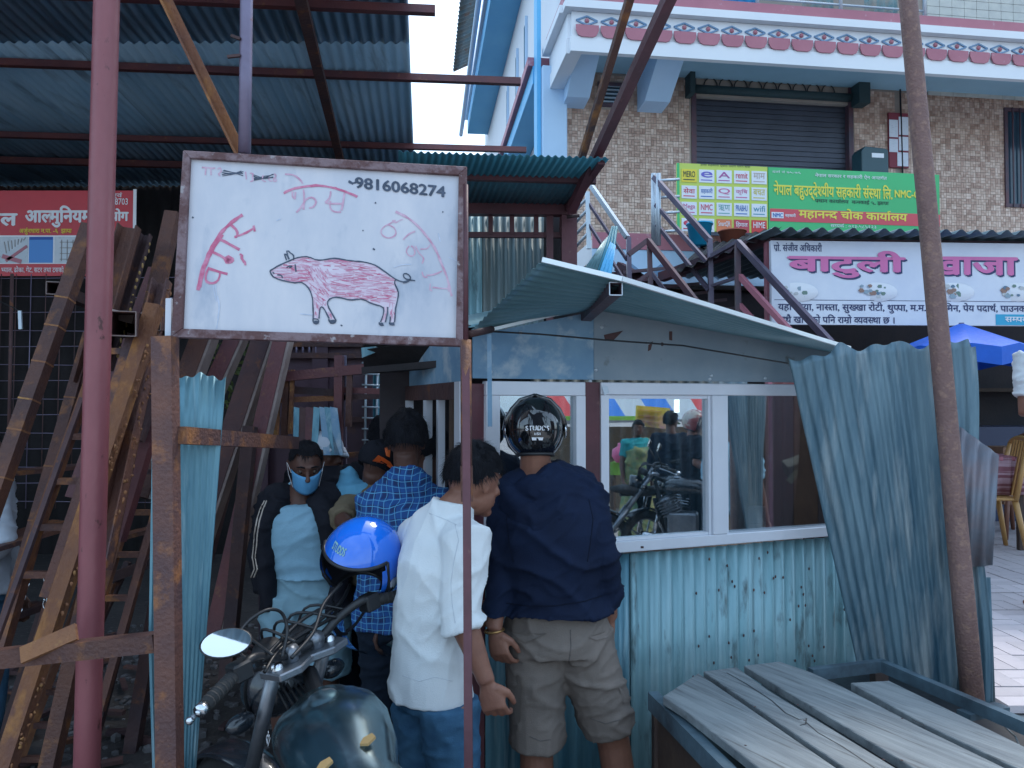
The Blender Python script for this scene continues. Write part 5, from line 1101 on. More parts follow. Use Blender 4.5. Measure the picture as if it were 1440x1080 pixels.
chair((P(1418,722,7.0).x, 7.0, TZ), radians(100), 'second plastic chair, darker, further back by the counter of the snack shop', mat('brown_plastic', (.20,.08,.05), rough=.5, bump=.02))
tx, ty = P(1355,700,6.6).x, 6.6
tt = thing('table', (tx,ty,TZ), 'snack shop table with pink striped cloth behind the ochre chair', 'table')
MB().box((tx-.1,ty,TZ+.74), (.8,.8,.03)).build('top', M['brick_red'], tt)
mb = MB(); corr(mb, V((tx+.305,ty-.4,TZ+.45)), V((tx+.305,ty+.4,TZ+.45)), V((tx+.305,ty+.4,TZ+.757)), V((tx+.305,ty-.4,TZ+.757)), .1,.01,1); corr(mb, V((tx-.5,ty-.405,TZ+.45)), V((tx+.3,ty-.405,TZ+.45)), V((tx+.3,ty-.405,TZ+.757)), V((tx-.5,ty-.405,TZ+.757)), .1,.01,1); mb.build('cloth_skirt', mat('pink_striped_cloth', (.40,.25,.28), (.22,.08,.10), scale=5, stretch=(.2,.2,12), f2=(.48,.52), rough=.9), tt)
for sx in (-.45,.25):
    for sy in (-.35,.35): MB().bar(V((tx+sx,ty+sy,TZ)), V((tx+sx,ty+sy,TZ+.725)), .04).build('leg', M['wood_dark'], tt)
p = P(1423,665,6.9); MB().box((p.x,6.9,TZ+.55), (.34,.3,.5)).build('cardboard_box', mat('brown_cardboard', (.24,.13,.08), rough=.8), label='brown box on the shop floor behind the ochre chair', cat='box')
ca_ = MB(); ca_.lathe((P(1393,655,6.4).x+.35,7.6,TZ), [(0,0),(.13,0),(.16,.25),(.165,.25),(.14,.02),(0,.02)], 14); ca_.build('blue_tub', M['umb'], label='small blue tub on the shop floor near the back wall', cat='tub')
def tub(px, py, Y, r_, h_, m, label, cat):
    c0 = P(px,py,Y); MB().lathe(c0, [(0,0),(r_*.75,0),(r_,h_),(r_*1.08,h_),(r_*1.08,h_+.015),(r_*.95,h_+.015),(r_*.7,.02),(0,.02)], 18).build('bucket' if cat=='bucket' else 'flower_pot', m, label=label, cat=cat)
tub(984,346,8.0,.13,.22,mat('cyan_plastic', (.02,.35,.60), rough=.35, bump=0),'cyan plastic bucket on the landing below the logo grid','bucket'); tub(1030,345,8.2,.14,.14,mat('terracotta', (.35,.10,.06), rough=.7),'terracotta pot on the landing below the logo grid','pot')
# ============================================================ PEOPLE
def cloth(name, c1, c2=None, c3=None, rough=.85, **k): return mat(name, c1, c2 or tuple(x*.85 for x in c1), c3, scale=k.pop('scale',5), rough=rough, bump=k.pop('bump',.25), bscale=k.pop('bscale',260), spec=.2, **k)
M['navy_cloth'] = cloth('navy_hoodie', (.007,.015,.042), (.005,.010,.028)); M['khaki'] = cloth('grey_khaki', (.19,.155,.135), (.15,.125,.11)); M['white_cloth'] = cloth('white_shirt_cloth', (.66,.68,.69), (.60,.63,.65))
M['jeans'] = cloth('blue_denim', (.03,.085,.16), (.05,.13,.22), scale=12); M['tee_blue'] = cloth('pale_blue_tee', (.27,.46,.58), (.23,.40,.51)); M['black_cloth'] = cloth('black_cloth', (.014,.015,.022)); M['short_blue'] = cloth('pale_blue_shorts', (.24,.39,.46), (.19,.32,.39)); M['dark_jeans'] = cloth('dark_denim', (.012,.02,.035))
M['tan_cloth'] = cloth('tan_jacket', (.22,.17,.11), (.15,.12,.08)); M['mask'] = mat('blue_mask', (.10,.33,.58), rough=.7, bump=.05); M['orange'] = mat('orange_fabric', (.75,.14,.03), rough=.5, bump=.02); M['cap_white'] = cloth('white_cap_cloth', (.55,.60,.68)); M['sky_cloth'] = cloth('sky_blue_cloth', (.15,.42,.62))
def plaid():
    m = bpy.data.materials.new('blue_plaid'); m.use_nodes = True; nt = m.node_tree; b = nt.nodes['Principled BSDF']; L = nt.links.new; b.inputs['Roughness'].default_value = .85
    tc = nd(nt,'ShaderNodeTexCoord'); sp = nd(nt,'ShaderNodeSeparateXYZ')
    nz_ = nd(nt,'ShaderNodeTexNoise'); nz_.inputs['Scale'].default_value = 5; mm = nd(nt,'ShaderNodeMixRGB', blend_type='LINEAR_LIGHT'); mm.inputs[0].default_value = .035; L(tc.outputs['Object'], nz_.inputs['Vector']); L(tc.outputs['Object'], mm.inputs[1]); L(nz_.outputs['Color'], mm.inputs[2]); L(mm.outputs[0], sp.inputs[0])
    def stripes(o, per, wid, off=0):
        a = nd(nt,'ShaderNodeMath', operation='MULTIPLY_ADD'); a.inputs[1].default_value = 1/per; a.inputs[2].default_value = 100+off; L(o, a.inputs[0]); f = nd(nt,'ShaderNodeMath', operation='FRACT'); L(a.outputs[0], f.inputs[0]); c = nd(nt,'ShaderNodeMath', operation='LESS_THAN'); c.inputs[1].default_value = wid; L(f.outputs[0], c.inputs[0]); return c.outputs[0]
    def mixc(a, fac, c, k):
        x = nd(nt,'ShaderNodeMixRGB'); f = nd(nt,'ShaderNodeMath', operation='MULTIPLY'); f.inputs[1].default_value = k; L(fac, f.inputs[0]); L(f.outputs[0], x.inputs[0])
        if a is None: x.inputs[1].default_value = (.012,.035,.13,1)
        else: L(a, x.inputs[1])
        x.inputs[2].default_value = c; return x.outputs[0]
    c = mixc(None, stripes(sp.outputs['X'], .05, .5), (.015,.10,.34,1), .6); c = mixc(c, stripes(sp.outputs['Z'], .05, .5), (.015,.10,.34,1), .6)
    c = mixc(c, stripes(sp.outputs['X'], .025, .12, .3), (.12,.38,.62,1), .8); c = mixc(c, stripes(sp.outputs['Z'], .025, .12, .3), (.12,.38,.62,1), .8); L(c, b.inputs['Base Color']); return m
M['plaid'] = plaid()
DG = None
def remesh(mb, vox, off, folds=None, smooth=2, name='m'):
    me = mb.mesh(name, off); o = bpy.data.objects.new('tmp', me); col.objects.link(o)
    r = o.modifiers.new('r', 'REMESH'); r.mode = 'VOXEL'; r.voxel_size = vox; r.use_smooth_shade = True
    if smooth: s_ = o.modifiers.new('s', 'SMOOTH'); s_.iterations = smooth; s_.factor = .6
    dg = bpy.context.evaluated_depsgraph_get(); ev = o.evaluated_get(dg); out = bpy.data.meshes.new_from_object(ev); out.name = name
    bpy.data.objects.remove(o); bpy.data.meshes.remove(me)
    if folds:
        nv = len(out.vertices); nrm = [v.normal.copy() for v in out.vertices]
        for i, v in enumerate(out.vertices):
            v.co += nrm[i]*folds(v.co+off)
        out.update()
    for p in out.polygons: p.use_smooth = True
    return out
def fold_fn(A=.007, sx=5, sz=13, seed=0, diag=.35):
    def f(p):
        w_ = noise.noise(V((p.x*3+seed, p.y*3, p.z*3)))*1.6
        n1 = noise.noise(V((p.x*sx+seed+diag*p.z*6, p.y*sx, p.z*sz+w_)))
        n2 = noise.noise(V((p.x*sx*2.3-seed, p.y*sx*2.3, p.z*sz*2.1-diag*p.x*20+w_)))
        return A*((1-abs(n1)*2.4)**3*1.1 if abs(n1) < .41 else 0) + A*.45*((1-abs(n2)*2.4)**3 if abs(n2) < .41 else 0) - A*.35
    return f
TEMPL = dict(pelvis=(0,0,.94), waist=(0,.01,1.08), chest=(0,.0,1.30), neck=(0,-.015,1.455), head=(0,.02,1.60), shL=(-.175,-.01,1.40), shR=(.175,-.01,1.40), elL=(-.235,-.02,1.12), elR=(.235,-.02,1.12), wrL=(-.25,.05,.87), wrR=(.25,.05,.87),
  hipL=(-.09,0,.90), hipR=(.09,0,.90), knL=(-.105,.02,.50), knR=(.105,.02,.50), anL=(-.11,-.02,.09), anR=(.11,-.02,.09))
class Person:
    def __init__(s, label, x, y, z0, H_, yaw, over=None, fat=1.0, skin='skin', group=None, T=None):
        s.f = V((sin(yaw), cos(yaw), 0)); s.r = V((cos(yaw), -sin(yaw), 0)); s.k = H_/1.72; s.fat = fat; s.z0 = z0; s.base = V((x,y,z0)); s.T = T
        s.J = {}
        for k, (a,b,c) in TEMPL.items(): s.J[k] = s.base + (s.r*a + s.f*b + V((0,0,c)))*s.k
        for k, v in (over or {}).items(): s.J[k] = P(*v) if not isinstance(v, V) else v
        s.root = thing('person', (x,y,z0) if T is None else T(V((x,y,z0))), label, 'person', group); s.skinm = M[skin]; s.hf = None
        s.sr = (s.J['shR']-s.J['shL']).normalized(); s.hr = (s.J['hipR']-s.J['hipL']).normalized()
    def fin(s, mb, name, m, vox, folds=None, smooth=2):
        if s.T: mb.v = [s.T(v) for v in mb.v]
        me = remesh(mb, vox, s.root.matrix_world_loc, folds, smooth, name); return link(name, me, m, s.root, s.root.matrix_world_loc)
    def raw(s, mb, name, m, par=None, fix=True):
        if s.T: mb.v = [s.T(v) for v in mb.v]
        return mb.build(name, m, par or s.root, fix=fix)
    def torso(s, mb, d=0, z_bot=None, top=True, neck=True):
        J = s.J; k = s.k*s.fat; pts = []; rr = []
        def add(p, rx, ry): pts.append(p); rr.append((rx*k+d, ry*k+d))
        if z_bot is not None: add(J['pelvis'] + V((0,0,z_bot)), .165, .125)
        add(J['pelvis'], .165, .12); add(J['waist'], .145, .105); add(J['waist'].lerp(J['chest'], .5), .155, .115); add(J['chest'], .172, .122)
        sm = (J['shL']+J['shR'])/2; add(J['chest'].lerp(sm, .7), .165, .105); add(sm + V((0,0,.02)), .135, .08); add(J['neck'] + V((0,0,.0)), .07, .062)
        for i in range(len(pts)-1):
            ax = s.hr.lerp(s.sr, min(1, i/3)); 
        mb.tube(pts, rr, 20, axis=(s.hr+s.sr)/2)
    def arm(s, mb, S, d=0, to=1.0, frm=0.0, cuff=0):
        J = s.J; k = s.k; sh, el, wr = J['sh'+S], J['el'+S], J['wr'+S]; inn = (J['neck']*.5 + J['chest']*.5); 
        prof = [(0,.058),(.15,.052),(.35,.045),(.5,.040),(.6,.042),(.75,.036),(.9,.029),(1,.027)]
        pts = [sh.lerp(inn, .25)]; rs = [.05*k+d]
        for t, r_ in prof:
            if t > to: break
            p = sh.lerp(el, t*2) if t <= .5 else el.lerp(wr, t*2-1); pts.append(p); rs.append(r_*k + d*(1 if t < to-.01 else 1))
        t = to; p = sh.lerp(el, t*2) if t <= .5 else el.lerp(wr, t*2-1); r0 = rs[-1]
        if (p-pts[-1]).length > .01: pts.append(p); rs.append(r0)
        if cuff: rs[-1] += cuff; pts.insert(-1, pts[-1].lerp(pts[-2], .3)); rs.insert(-1, rs[-1])
        mb.tube(pts, rs, 14); mb.ball(sh.lerp(inn, .12)-V((0,0,.01)), .054*k+d, nu=12, nv=8)
    def leg(s, mb, S, d=0, to=1.0, flare=0):
        J = s.J; k = s.k*s.fat**.5; hp, kn, an = J['hip'+S], J['kn'+S], J['an'+S]; prof = [(0,.092),(.12,.088),(.3,.074),(.5,.056),(.6,.056),(.72,.054),(.88,.038),(1,.034)]; pts = []; rs = []
        for t, r_ in prof:
            if t > to: break
            p = hp.lerp(kn, t*2) if t <= .5 else kn.lerp(an, t*2-1); pts.append(p); rs.append(r_*k + d + flare*t)
        p = hp.lerp(kn, to*2) if to <= .5 else kn.lerp(an, to*2-1)
        if (p-pts[-1]).length > .01: pts.append(p); rs.append(rs[-1]+.001)
        mb.tube(pts, rs, 16, axis=s.hr)
    def hand(s, mb, S, d=None, pn=None, ts=None, curl=.35):
        J = s.J; k = s.k; wr = J['wr'+S]; d = (d or (wr - J['el'+S])).normalized(); pn = V(pn) if pn is not None else (-s.r if S == 'R' else s.r); pn = (pn - d*pn.dot(d)).normalized(); ts = V(ts) if ts is not None else s.f; ts = (ts - d*ts.dot(d) - pn*ts.dot(pn)).normalized()
        mb.tube([wr-d*.03*k, wr+d*.01*k, wr+d*.045*k, wr+d*.085*k], [(.024*k,.019*k),(.025*k,.018*k),(.038*k,.017*k),(.040*k,.014*k)], 12, axis=ts)
        for i, (o, L_, r_) in enumerate(((.030,.072,.0092),(.010,.080,.0095),(-.011,.074,.0090),(-.031,.058,.0082))):
            p = wr + (d*.082 + ts*o)*k; pts = [p-d*.02*k]; a = .1; q = p
            pts.append(q)
            for j, fr in enumerate((.45,.32,.23)):
                a += curl*(1 if j else .8)*(1+.12*i); q = q + (d*cos(a) + pn*sin(a) + ts*(o*.6))*L_*fr*k*1.0; pts.append(q)
            mb.tube(pts, [r_*k*1.05, r_*k*1.05, r_*k, r_*.92*k, r_*.75*k], 8)
        b = wr + (d*.025 + ts*.026)*k; q1 = b + (d*.6 + ts*.55 + pn*.35).normalized()*.036*k; q2 = q1 + (d*.85 + ts*.12 + pn*.45).normalized()*.030*k; q3 = q2 + (d*.9 - ts*.05 + pn*.5).normalized()*.022*k
        mb.tube([b-ts*.012*k, b, q1, q2, q3], [.013*k,.014*k,.0115*k,.0105*k,.008*k], 8)
    def headm(s, look=None, tilt=0):
        f = (V(look) if look is not None else s.f).normalized(); up = V((0,0,1)); r = f.cross(up).normalized(); u = r.cross(f).normalized()
        s.hf, s.hrt, s.hu = f, r, u; return Matrix((r, f, u)).transposed()
    def head(s, mb, look=None, hs=1.0, face=True):
        k = s.k*hs; c = s.J['head']; R_ = s.headm(look); s.HR = R_; s.hk = k
        def q(x,y,z): return c + R_ @ V((x,y,z))*k
        s.hq = q
        mb.ball(q(0,-.008,.02), (.074*k,.094*k,.092*k), R_, 20, 14); mb.ball(q(0,.022,-.045), (.058*k,.066*k,.062*k), R_, 16, 10)
        mb.tube([s.J['neck']-V((0,0,.05)), s.J['neck']+V((0,0,.01)), q(0,-.022,-.045)], [.062*s.k,.056*s.k,.052*s.k], 14)
        if face:
            mb.tube([q(0,.086,.022), q(0,.098,-.004), q(0,.108,-.020), q(0,.090,-.030)], [.008*k,.010*k,.014*k,.012*k], 8)
            mb.ball(q(0,.080,.034), (.046*k,.012*k,.009*k), R_, 12, 6); mb.ball(q(0,.084,-.052), (.025*k,.012*k,.007*k), R_, 10, 6); mb.ball(q(0,.083,-.064), (.021*k,.012*k,.008*k), R_, 10, 6); mb.ball(q(0,.068,-.090), (.026*k,.022*k,.018*k), R_, 10, 6)
            for e in (-1,1): mb.ball(q(e*.040,.062,-.018), (.018*k,.016*k,.018*k), R_, 8, 6)
        for e in (-1,1):
            mb.tube([q(e*.074,-.006+.0,-.030), q(e*.078,.0,-.010), q(e*.082,-.008,.012), q(e*.081,-.022,.022), q(e*.083,-.032,.010), q(e*.079,-.022,-.018), q(e*.074,-.008,-.032)], .0058*k, 6); mb.ball(q(e*.073,-.014,0), (.007*k,.016*k,.022*k), R_, 8, 6)
    def eyes(s):
        M.setdefault('eye', mat('eye_white', (.07,.05,.04), rough=.2, bump=0)); M.setdefault('iris', mat('iris', (.01,.008,.006), rough=.1, bump=0))
        for e in (-1,1):
            mb = MB(); mb.ball(s.hq(e*.031,.0705,.010), .0115*s.hk, nu=10, nv=8); o = s.raw(mb, 'eye', M['eye']); mb = MB(); mb.ball(s.hq(e*.031,.0772,.006), .0062*s.hk, nu=8, nv=6); s.raw(mb, 'iris', M['iris'], o)
            mb = MB(); mb.tube([s.hq(e*.014,.086,.036), s.hq(e*.032,.086,.042), s.hq(e*.05,.074,.034)], [.004*s.hk,.0045*s.hk,.002*s.hk], 6); s.raw(mb, 'eyebrow', M['hair'])
    def hair(s, nape=-.055, front=.045, vol=.012, blades=1800, m='hair', side=-.01, messy=.012, top=0.0):
        mb = MB(); k = s.hk; R_ = s.HR; c = s.hq(0,-.010,.024); rx, ry, rz = (.074+vol)*k, (.096+vol)*k, (.092+vol+top)*k
        def keep(q):
            lim = nape if q.y < -.2 else (side if q.y < .35 else front); lim2 = (nape*(1-min(1,max(0,(q.y+.6)/.8))) + side*min(1,max(0,(q.y+.6)/.8))) if q.y < .2 else side + (front-side)*min(1,(q.y-.2)/.35)
            return q.z*.1 > lim2
        b0 = len(mb.v); mb.ball(c, (rx,ry,rz), R_, 36, 22, keep)
        for i in range(b0, len(mb.v)):
            d = (mb.v[i]-c); n = noise.noise(mb.v[i]*28 + V((5,1,2))) + .6*noise.noise(mb.v[i]*60); mb.v[i] += d.normalized()*n*messy*k
        rnd = random.Random(int(s.base.x*1000)+3); crown = V((0,-.45,.9)).normalized()
        for i in range(blades):
            q = V((rnd.gauss(0,1), rnd.gauss(0,1), rnd.gauss(0,1))).normalized()
            if not keep(q) or q.z < -.75: continue
            p = c + R_ @ V((q.x*rx,q.y*ry,q.z*rz)); fl = (q - crown); fl = (fl - q*fl.dot(q)).normalized(); w_ = q.cross(fl); L_ = rnd.uniform(.018,.034)*k*(1+messy*25)
            tip = p + R_ @ (fl + q*rnd.uniform(.05,.55) + w_*rnd.uniform(-.35,.35)).normalized()*L_; base = R_ @ w_*.0016*k
            mb.add([p-base - R_@q*.003, p+base - R_@q*.003, tip], [(0,1,2)])
        return s.raw(mb, 'hair', M[m], fix=False)
def bvh_of(h):
    me = h.o.data; o = h.matrix_world_loc if h.o.parent is None else h.matrix_world_loc; return BVHTree.FromPolygons([v.co+o for v in me.vertices], [tuple(p.vertices) for p in me.polygons])
def stick(h, pts, name, m, w_=None, thick=.003, lift=.001, closed=None, par=None):
    """project a pixel outline from the camera on to garment h: polygon patch, or a cord when w_ is given"""
    bv = bvh_of(h); out = []
    if w_:
        q = []
        for i in range(len(pts)-1):
            (xa,ya),(xb,yb) = pts[i], pts[i+1]; n_ = max(1, int(sqrt((xb-xa)**2+(yb-ya)**2)/3)); q += [(xa+(xb-xa)*k/n_, ya+(yb-ya)*k/n_) for k in range(n_)]
        pts = q + [pts[-1]]
    for x, y in pts:
        r = ray(x, y).normalized(); hit = bv.ray_cast(CAM, r)
        if hit[0] is not None: out.append(hit[0] - r*lift)
    if len(out) < 2: return
    if w_: return MB().tube(out, w_, 6).build(name, m, par)
    c = sum(out, V((0,0,0)))/len(out); n = -ray(pts[0][0], pts[0][1]).normalized()*thick; mb = MB(); k = len(out)
    mb.add(out+[p+n for p in out]+[c+n*1.5], [(i,(i+1)%k,k+(i+1)%k,k+i) for i in range(k)] + [(k+i,k+(i+1)%k,2*k) for i in range(k)]); return mb.build(name, m, par)
def last(p, nm): 
    o = [c for c in p.root.o.children if c.name.split('.')[0] == nm][-1]; return H(o, p.root.matrix_world_loc)
# ------------------------------------------------------------ open-face helmet
def helmet(name, c, R_, m, label, sz=1.0, rim='black', cat='helmet', bmsh=True, T=None):
    c = V(c); h = thing(name, c if not T else T(c), label, cat)
    def q(x,y,z): return c + R_ @ V((x,y,z))*sz
    def bt(mb, nm, m_, par=None, fix=True):
        if T: mb.v = [T(v) for v in mb.v]
        return mb.build(nm, m_, par or h, fix=fix)
    rx, ry, rz = .128, .150, .142
    def keep(p):
        if p.z < -.80: return False
        if p.y > .30 and p.z < .42 and abs(p.x) < .86: return False
        return True
    outer = MB(); outer.ball(c, (rx*sz,ry*sz,rz*sz), R_, 64, 44, keep); bt(outer, 'shell', m, fix=False)
    inner = MB(); inner.ball(c, ((rx-.012)*sz,(ry-.012)*sz,(rz-.012)*sz), R_, 40, 28, keep); bt(inner, 'lining', M['black_cloth'])
    # rim following the cut edge
    pts = []
    xe = .86
    def on(x, z): 
        y2 = max(0, 1-x*x-z*z); return q(x*rx, sqrt(y2)*ry, z*rz)
    zt_ = .42
    arc = [on(x, zt_) for x in [(-.86 + 1.72*i/16) for i in range(17)]]
    sideR = [q(.862*rx, sqrt(max(.02,1-.862**2-z*z))*ry*1.0, z*rz) for z in (.3,.1,-.1,-.3)]
    mb = MB(); mb.tube(arc, .006*sz, 8); bt(mb, 'rim', M[rim])
    for e in (-1,1):
        mb = MB(); mb.tube([on(e*.86, zt_), q(e*.90*rx,.30*ry,.2*rz), q(e*.95*rx,.28*ry,-.2*rz), q(e*.86*rx,.29*ry,-.5*rz), q(e*.55*rx,.25*ry,-.79*rz)], .007*sz, 8); bt(mb, 'rim', M[rim])
    base = [q(.6*rx*cos(t), .6*ry*sin(t), -.80*rz) for t in [radians(200-(-1)*0)+ (radians(320)-radians(200)+0)*0 + 2*pi*(i/24) for i in range(25)] if sin(t) < .45]
    mb = MB(); mb.tube([q(.61*rx*cos(t), .61*ry*sin(t), -.80*rz) for t in [radians(155)+radians(230)*i/20 for i in range(21)]], .008*sz, 8); bt(mb, 'base_rim', M[rim])
    return h, q, bt
# ------------------------------------------------------------ G: man in navy hoodie and black helmet
Yg = 2.68
g_ = Person('man seen from behind in navy hoodie, khaki cargo shorts and glossy black helmet', .15, Yg, 0, 1.70, 0, dict(pelvis=(784,893,Yg), waist=(778,840,Yg), chest=(770,748,Yg), neck=(753,664,Yg), head=(752,612,Yg), shL=(709,698,Yg), shR=(828,700,Yg), elL=(706,795,Yg-.04), elR=(851,786,Yg-.04), wrL=(695,885,Yg-.10), wrR=(858,868,Yg+.02),
   hipL=(752,912,Yg), hipR=(820,908,Yg), knL=V((.085,Yg,.50)), knR=V((.355,Yg+.05,.52)), anL=V((.09,Yg,.08)), anR=V((.43,Yg+.08,.08))), fat=1.10)
def skinbody(p, vox, look=None, armsL=True, curlL=.3, curlR=.3, handkw={}, head=True, face=True, hs=1.0):
    mb = MB(); p.torso(mb, -.012)
    for S in 'LR': p.arm(mb, S); p.leg(mb, S); p.hand(mb, S, **handkw.get(S, {})); an = p.J['an'+S]; mb.tube([an-p.f*.04*p.k-V((0,0,.03)), an+p.f*.05*p.k-V((0,0,.035)), an+p.f*.16*p.k-V((0,0,.055))], [(.035,.038),(.042,.035),(.04,.02)], 10, axis=p.r)
    if head: p.head(mb, look, hs, face)
    return p.fin(mb, 'body', p.skinm, vox, None, 1)
skinbody(g_, .0058, V((-.05,1,-.12)), handkw={'L': dict(d=V((.25,-.15,-1)), pn=V((.5,.8,0)), ts=V((.85,-.5,0)), curl=.55), 'R': dict(d=V((.02,.2,-1)), pn=V((-1,0,0)), curl=.4)})
g_.hair(nape=-.07, blades=500)
mb = MB(); g_.torso(mb, .025, z_bot=.06); g_.arm(mb, 'L', .012, to=.98); g_.arm(mb, 'R', .012, to=.9, cuff=.006)
J = g_.J; mb.ball((J['shL']*.5+J['neck']*.5), (.09,.07,.05), nu=12, nv=8); mb.ball((J['shR']*.5+J['neck']*.5), (.09,.07,.05), nu=12, nv=8)
mb.v = [v if v.z > J['pelvis'].z+.088 else V((v.x, v.y, J['pelvis'].z+.088)) for v in mb.v]
g_.fin(mb, 'hoodie', M['navy_cloth'], .008, fold_fn(.015, 4, 9, 1)); M['navy_seam'] = cloth('navy_seam', (.003,.006,.018)); hd__ = last(g_, 'hoodie')
for pts in ([(712,848),(740,852),(780,852),(820,846),(846,838)],[(716,700),(712,730),(716,765),(722,790)],[(828,702),(834,730),(830,765),(826,790)]): stick(hd__, pts, 'seam', M['navy_seam'], .0018, lift=.0, par=g_.root)
mb = MB(); nk = J['neck']; 
for k in range(3):
    mb.tube([nk+V((-.125+.015*k,.0,-.035-.01*k)), nk+V((-.10,-.055,-.065-.02*k)), nk+V((-.045,-.100,-.115-.022*k)), nk+V((0.01,-.108,-.14-.022*k)), nk+V((.055,-.100,-.11-.022*k)), nk+V((.105,-.052,-.06-.02*k)), nk+V((.125-.015*k,0,-.03-.01*k))], [(.026,.026),(.035,.032),(.045,.032),(.05,.03),(.045,.032),(.035,.032),(.026,.026)], 12)
mb.ball(nk+V((0,-.065,-.05)), (.075,.045,.055)); g_.fin(mb, 'hood', M['navy_cloth'], .007, fold_fn(.008, 8, 10, 3), 4)
mb = MB(); g_.torso(mb, .009, z_bot=-.05); cut = J['pelvis'].z + .10
mb.v = [v if v.z < cut else V((v.x,v.y,cut)) for v in mb.v]
g_.leg(mb, 'L', .014, to=.465, flare=.018); g_.leg(mb, 'R', .014, to=.435, flare=.020); g_.fin(mb, 'shorts', M['khaki'], .008, fold_fn(.010, 4, 9, 8))
dgs = {}
srt = last(g_, 'shorts')
M['khaki_dark'] = cloth('khaki_seam', (.12,.105,.10))
for nm, pts in (('pocket_flap', [(719,889),(744,891),(768,891),(752,898),(738,904),(726,896)]),('pocket_flap', [(828,896),(850,888),(860,882),(862,887),(853,897),(838,900)]),('cargo_pocket', [(712,948),(729,950),(733,962),(731,1015),(722,1020),(714,1000)]),('cargo_pocket', [(872,930),(880,945),(884,985),(878,990),(868,960)])):
    stick(srt, pts, nm, M['khaki'], thick=.005, par=g_.root)
for pts in ([(802,886),(803,910),(800,932)],[(745,1036),(760,1042),(775,1040)],[(729,960),(730,990),(729,1018)],[(830,1010),(852,1018),(872,1012)]): stick(srt, pts, 'seam', M['khaki_dark'], .0013, par=g_.root)

wl_ = g_.J['wrL']; dL = (g_.J['wrL']-g_.J['elL']).normalized(); bq = MB(); bq.tube([wl_+V((.031*cos(t),.026*sin(t),-.004+.004*cos(t))) for t in [2*pi*i/16 for i in range(17)]], .0045, 6); bq.build('bracelet', mat('brass_bracelet', (.35,.2,.08), rough=.3, metal=.8), g_.root)
M['gloss_black'] = mat('gloss_black_shell', (.006,.007,.009), rough=.06, spec=.7, coat=1, bump=0)
hR = g_.HR; hc = P(752,603,Yg)
hl, hq_, hbt = helmet('helmet', hc + V((0,.005,-.0)), hR, M['gloss_black'], 'glossy black helmet with white lettering worn by the man in the navy hoodie', .80)
def hsurf(x, z, lift=1.006, sz=.80):           # point on the rear of the shell at side x, height z (unit coords)
    y = -sqrt(max(0, 1-x*x-z*z)); return hc + V((0,.005,0)) + hR @ V((x*.128*lift, y*.150*lift, z*.142*lift))*sz
def curved_text(s_, x0, x1, z0, z1, m, nm, bold=.03):
    vs, fs = letters(s_, bold); a0, a1 = min(v.x for v in vs), max(v.x for v in vs); b0, b1 = min(v.y for v in vs), max(v.y for v in vs)
    mb = MB(); mb.add([hsurf(x0+(x1-x0)*(v.x-a0)/(a1-a0), z0+(z1-z0)*(v.y-b0)/(b1-b0), 1.012+v.z*8) for v in vs], fs); return mb.build(nm, m, hl, fix=False)
curved_text('STUDDS', -.38, .38, -.14, .0, M['white'], 'lettering', .018); curved_text('ISI', -.1, .1, -.27, -.20, M['white'], 'lettering', .02)
curved_text('TM', -.04, .04, .05, .10, M['white'], 'lettering', .05)
tg = MB(); tg.add([hsurf(-.17,-.42),hsurf(.17,-.42),hsurf(.19,-.34),hsurf(-.19,-.34)], [(0,1,2,3)]); tg.v = [v+V((0,-.002,0)) for v in tg.v]; tg.build('sticker', M['white'], hl, fix=False)
mb = MB(); mb.tube([hsurf(-.93,-.35), hsurf(-.97,0,1.02), hsurf(-.82,.45,1.02), hsurf(-.45,.85,1.02)], .006, 6); mb.tube([hsurf(.93,-.35), hsurf(.97,0,1.02), hsurf(.82,.45,1.02), hsurf(.45,.85,1.02)], .006, 6); 
mb = MB()
def visor_arc(e): return [hsurf(e*.99,-.05,1.03), hsurf(e*.93,.25,1.03), hsurf(e*.78,.55,1.03), hsurf(e*.5,.82,1.04), hsurf(e*.0,.97,1.05)]
for e in (-1,1): mm_ = MB(); mm_.tube(visor_arc(e), [.011,.010,.008,.007,.006], 8); mm_.build('visor_arm', M['gloss_black'], hl); MB().lathe(hsurf(e*.985,-.08,1.02), [(0,.008),(.022,.006),(.026,0)], 14, Matrix.Rotation(e*pi/2,3,'Y')).build('pivot', M['chrome'], hl)
# ------------------------------------------------------------ F: man in white shirt
f_ = Person('young man in loose white shirt with rolled sleeves and blue jeans behind the thin post', P(620,900,2.42).x, 2.42, 0, 1.68, radians(42), dict(pelvis=(604,962,2.44), waist=(606,885,2.43), chest=(618,795,2.42), neck=(634,722,2.41), head=(667,678,2.45), shL=(590,748,2.54), shR=(655,756,2.32), elL=(640,850,2.62), elR=(648,865,2.26), wrL=(668,860,2.74), wrR=(684,958,2.25),
   hipL=(590,985,2.49), hipR=(630,985,2.38), knL=V((-.27,2.52,.46)), knR=V((-.17,2.40,.46)), anL=V((-.27,2.48,.08)), anR=V((-.16,2.37,.08))), fat=.82)
skinbody(f_, .0052, V((.72,.66,-.22)), handkw={'R': dict(d=V((.30,-.02,-1)), pn=V((.2,1,.1)), ts=V((.95,.1,.2)), curl=.62)}, hs=.98)
f_.eyes(); f_.hair(nape=-.030, front=.03, vol=.013, side=.005, blades=3600, messy=.007, top=.010)
mb = MB(); f_.torso(mb, .022, z_bot=-.035); f_.arm(mb, 'R', .022, to=.60, cuff=.010); f_.arm(mb, 'L', .022, to=.62)
J = f_.J; mb.tube([J['neck']+V((0,0,-.03)), J['neck']+V((.012,.008,.035))], [.075,.066], 14); 
lo = J['pelvis'].z-.02
f_.fin(mb, 'shirt', M['white_cloth'], .0075, fold_fn(.0075, 4.5, 3.5, 12, .5), 4)
shirt = last(f_, 'shirt')
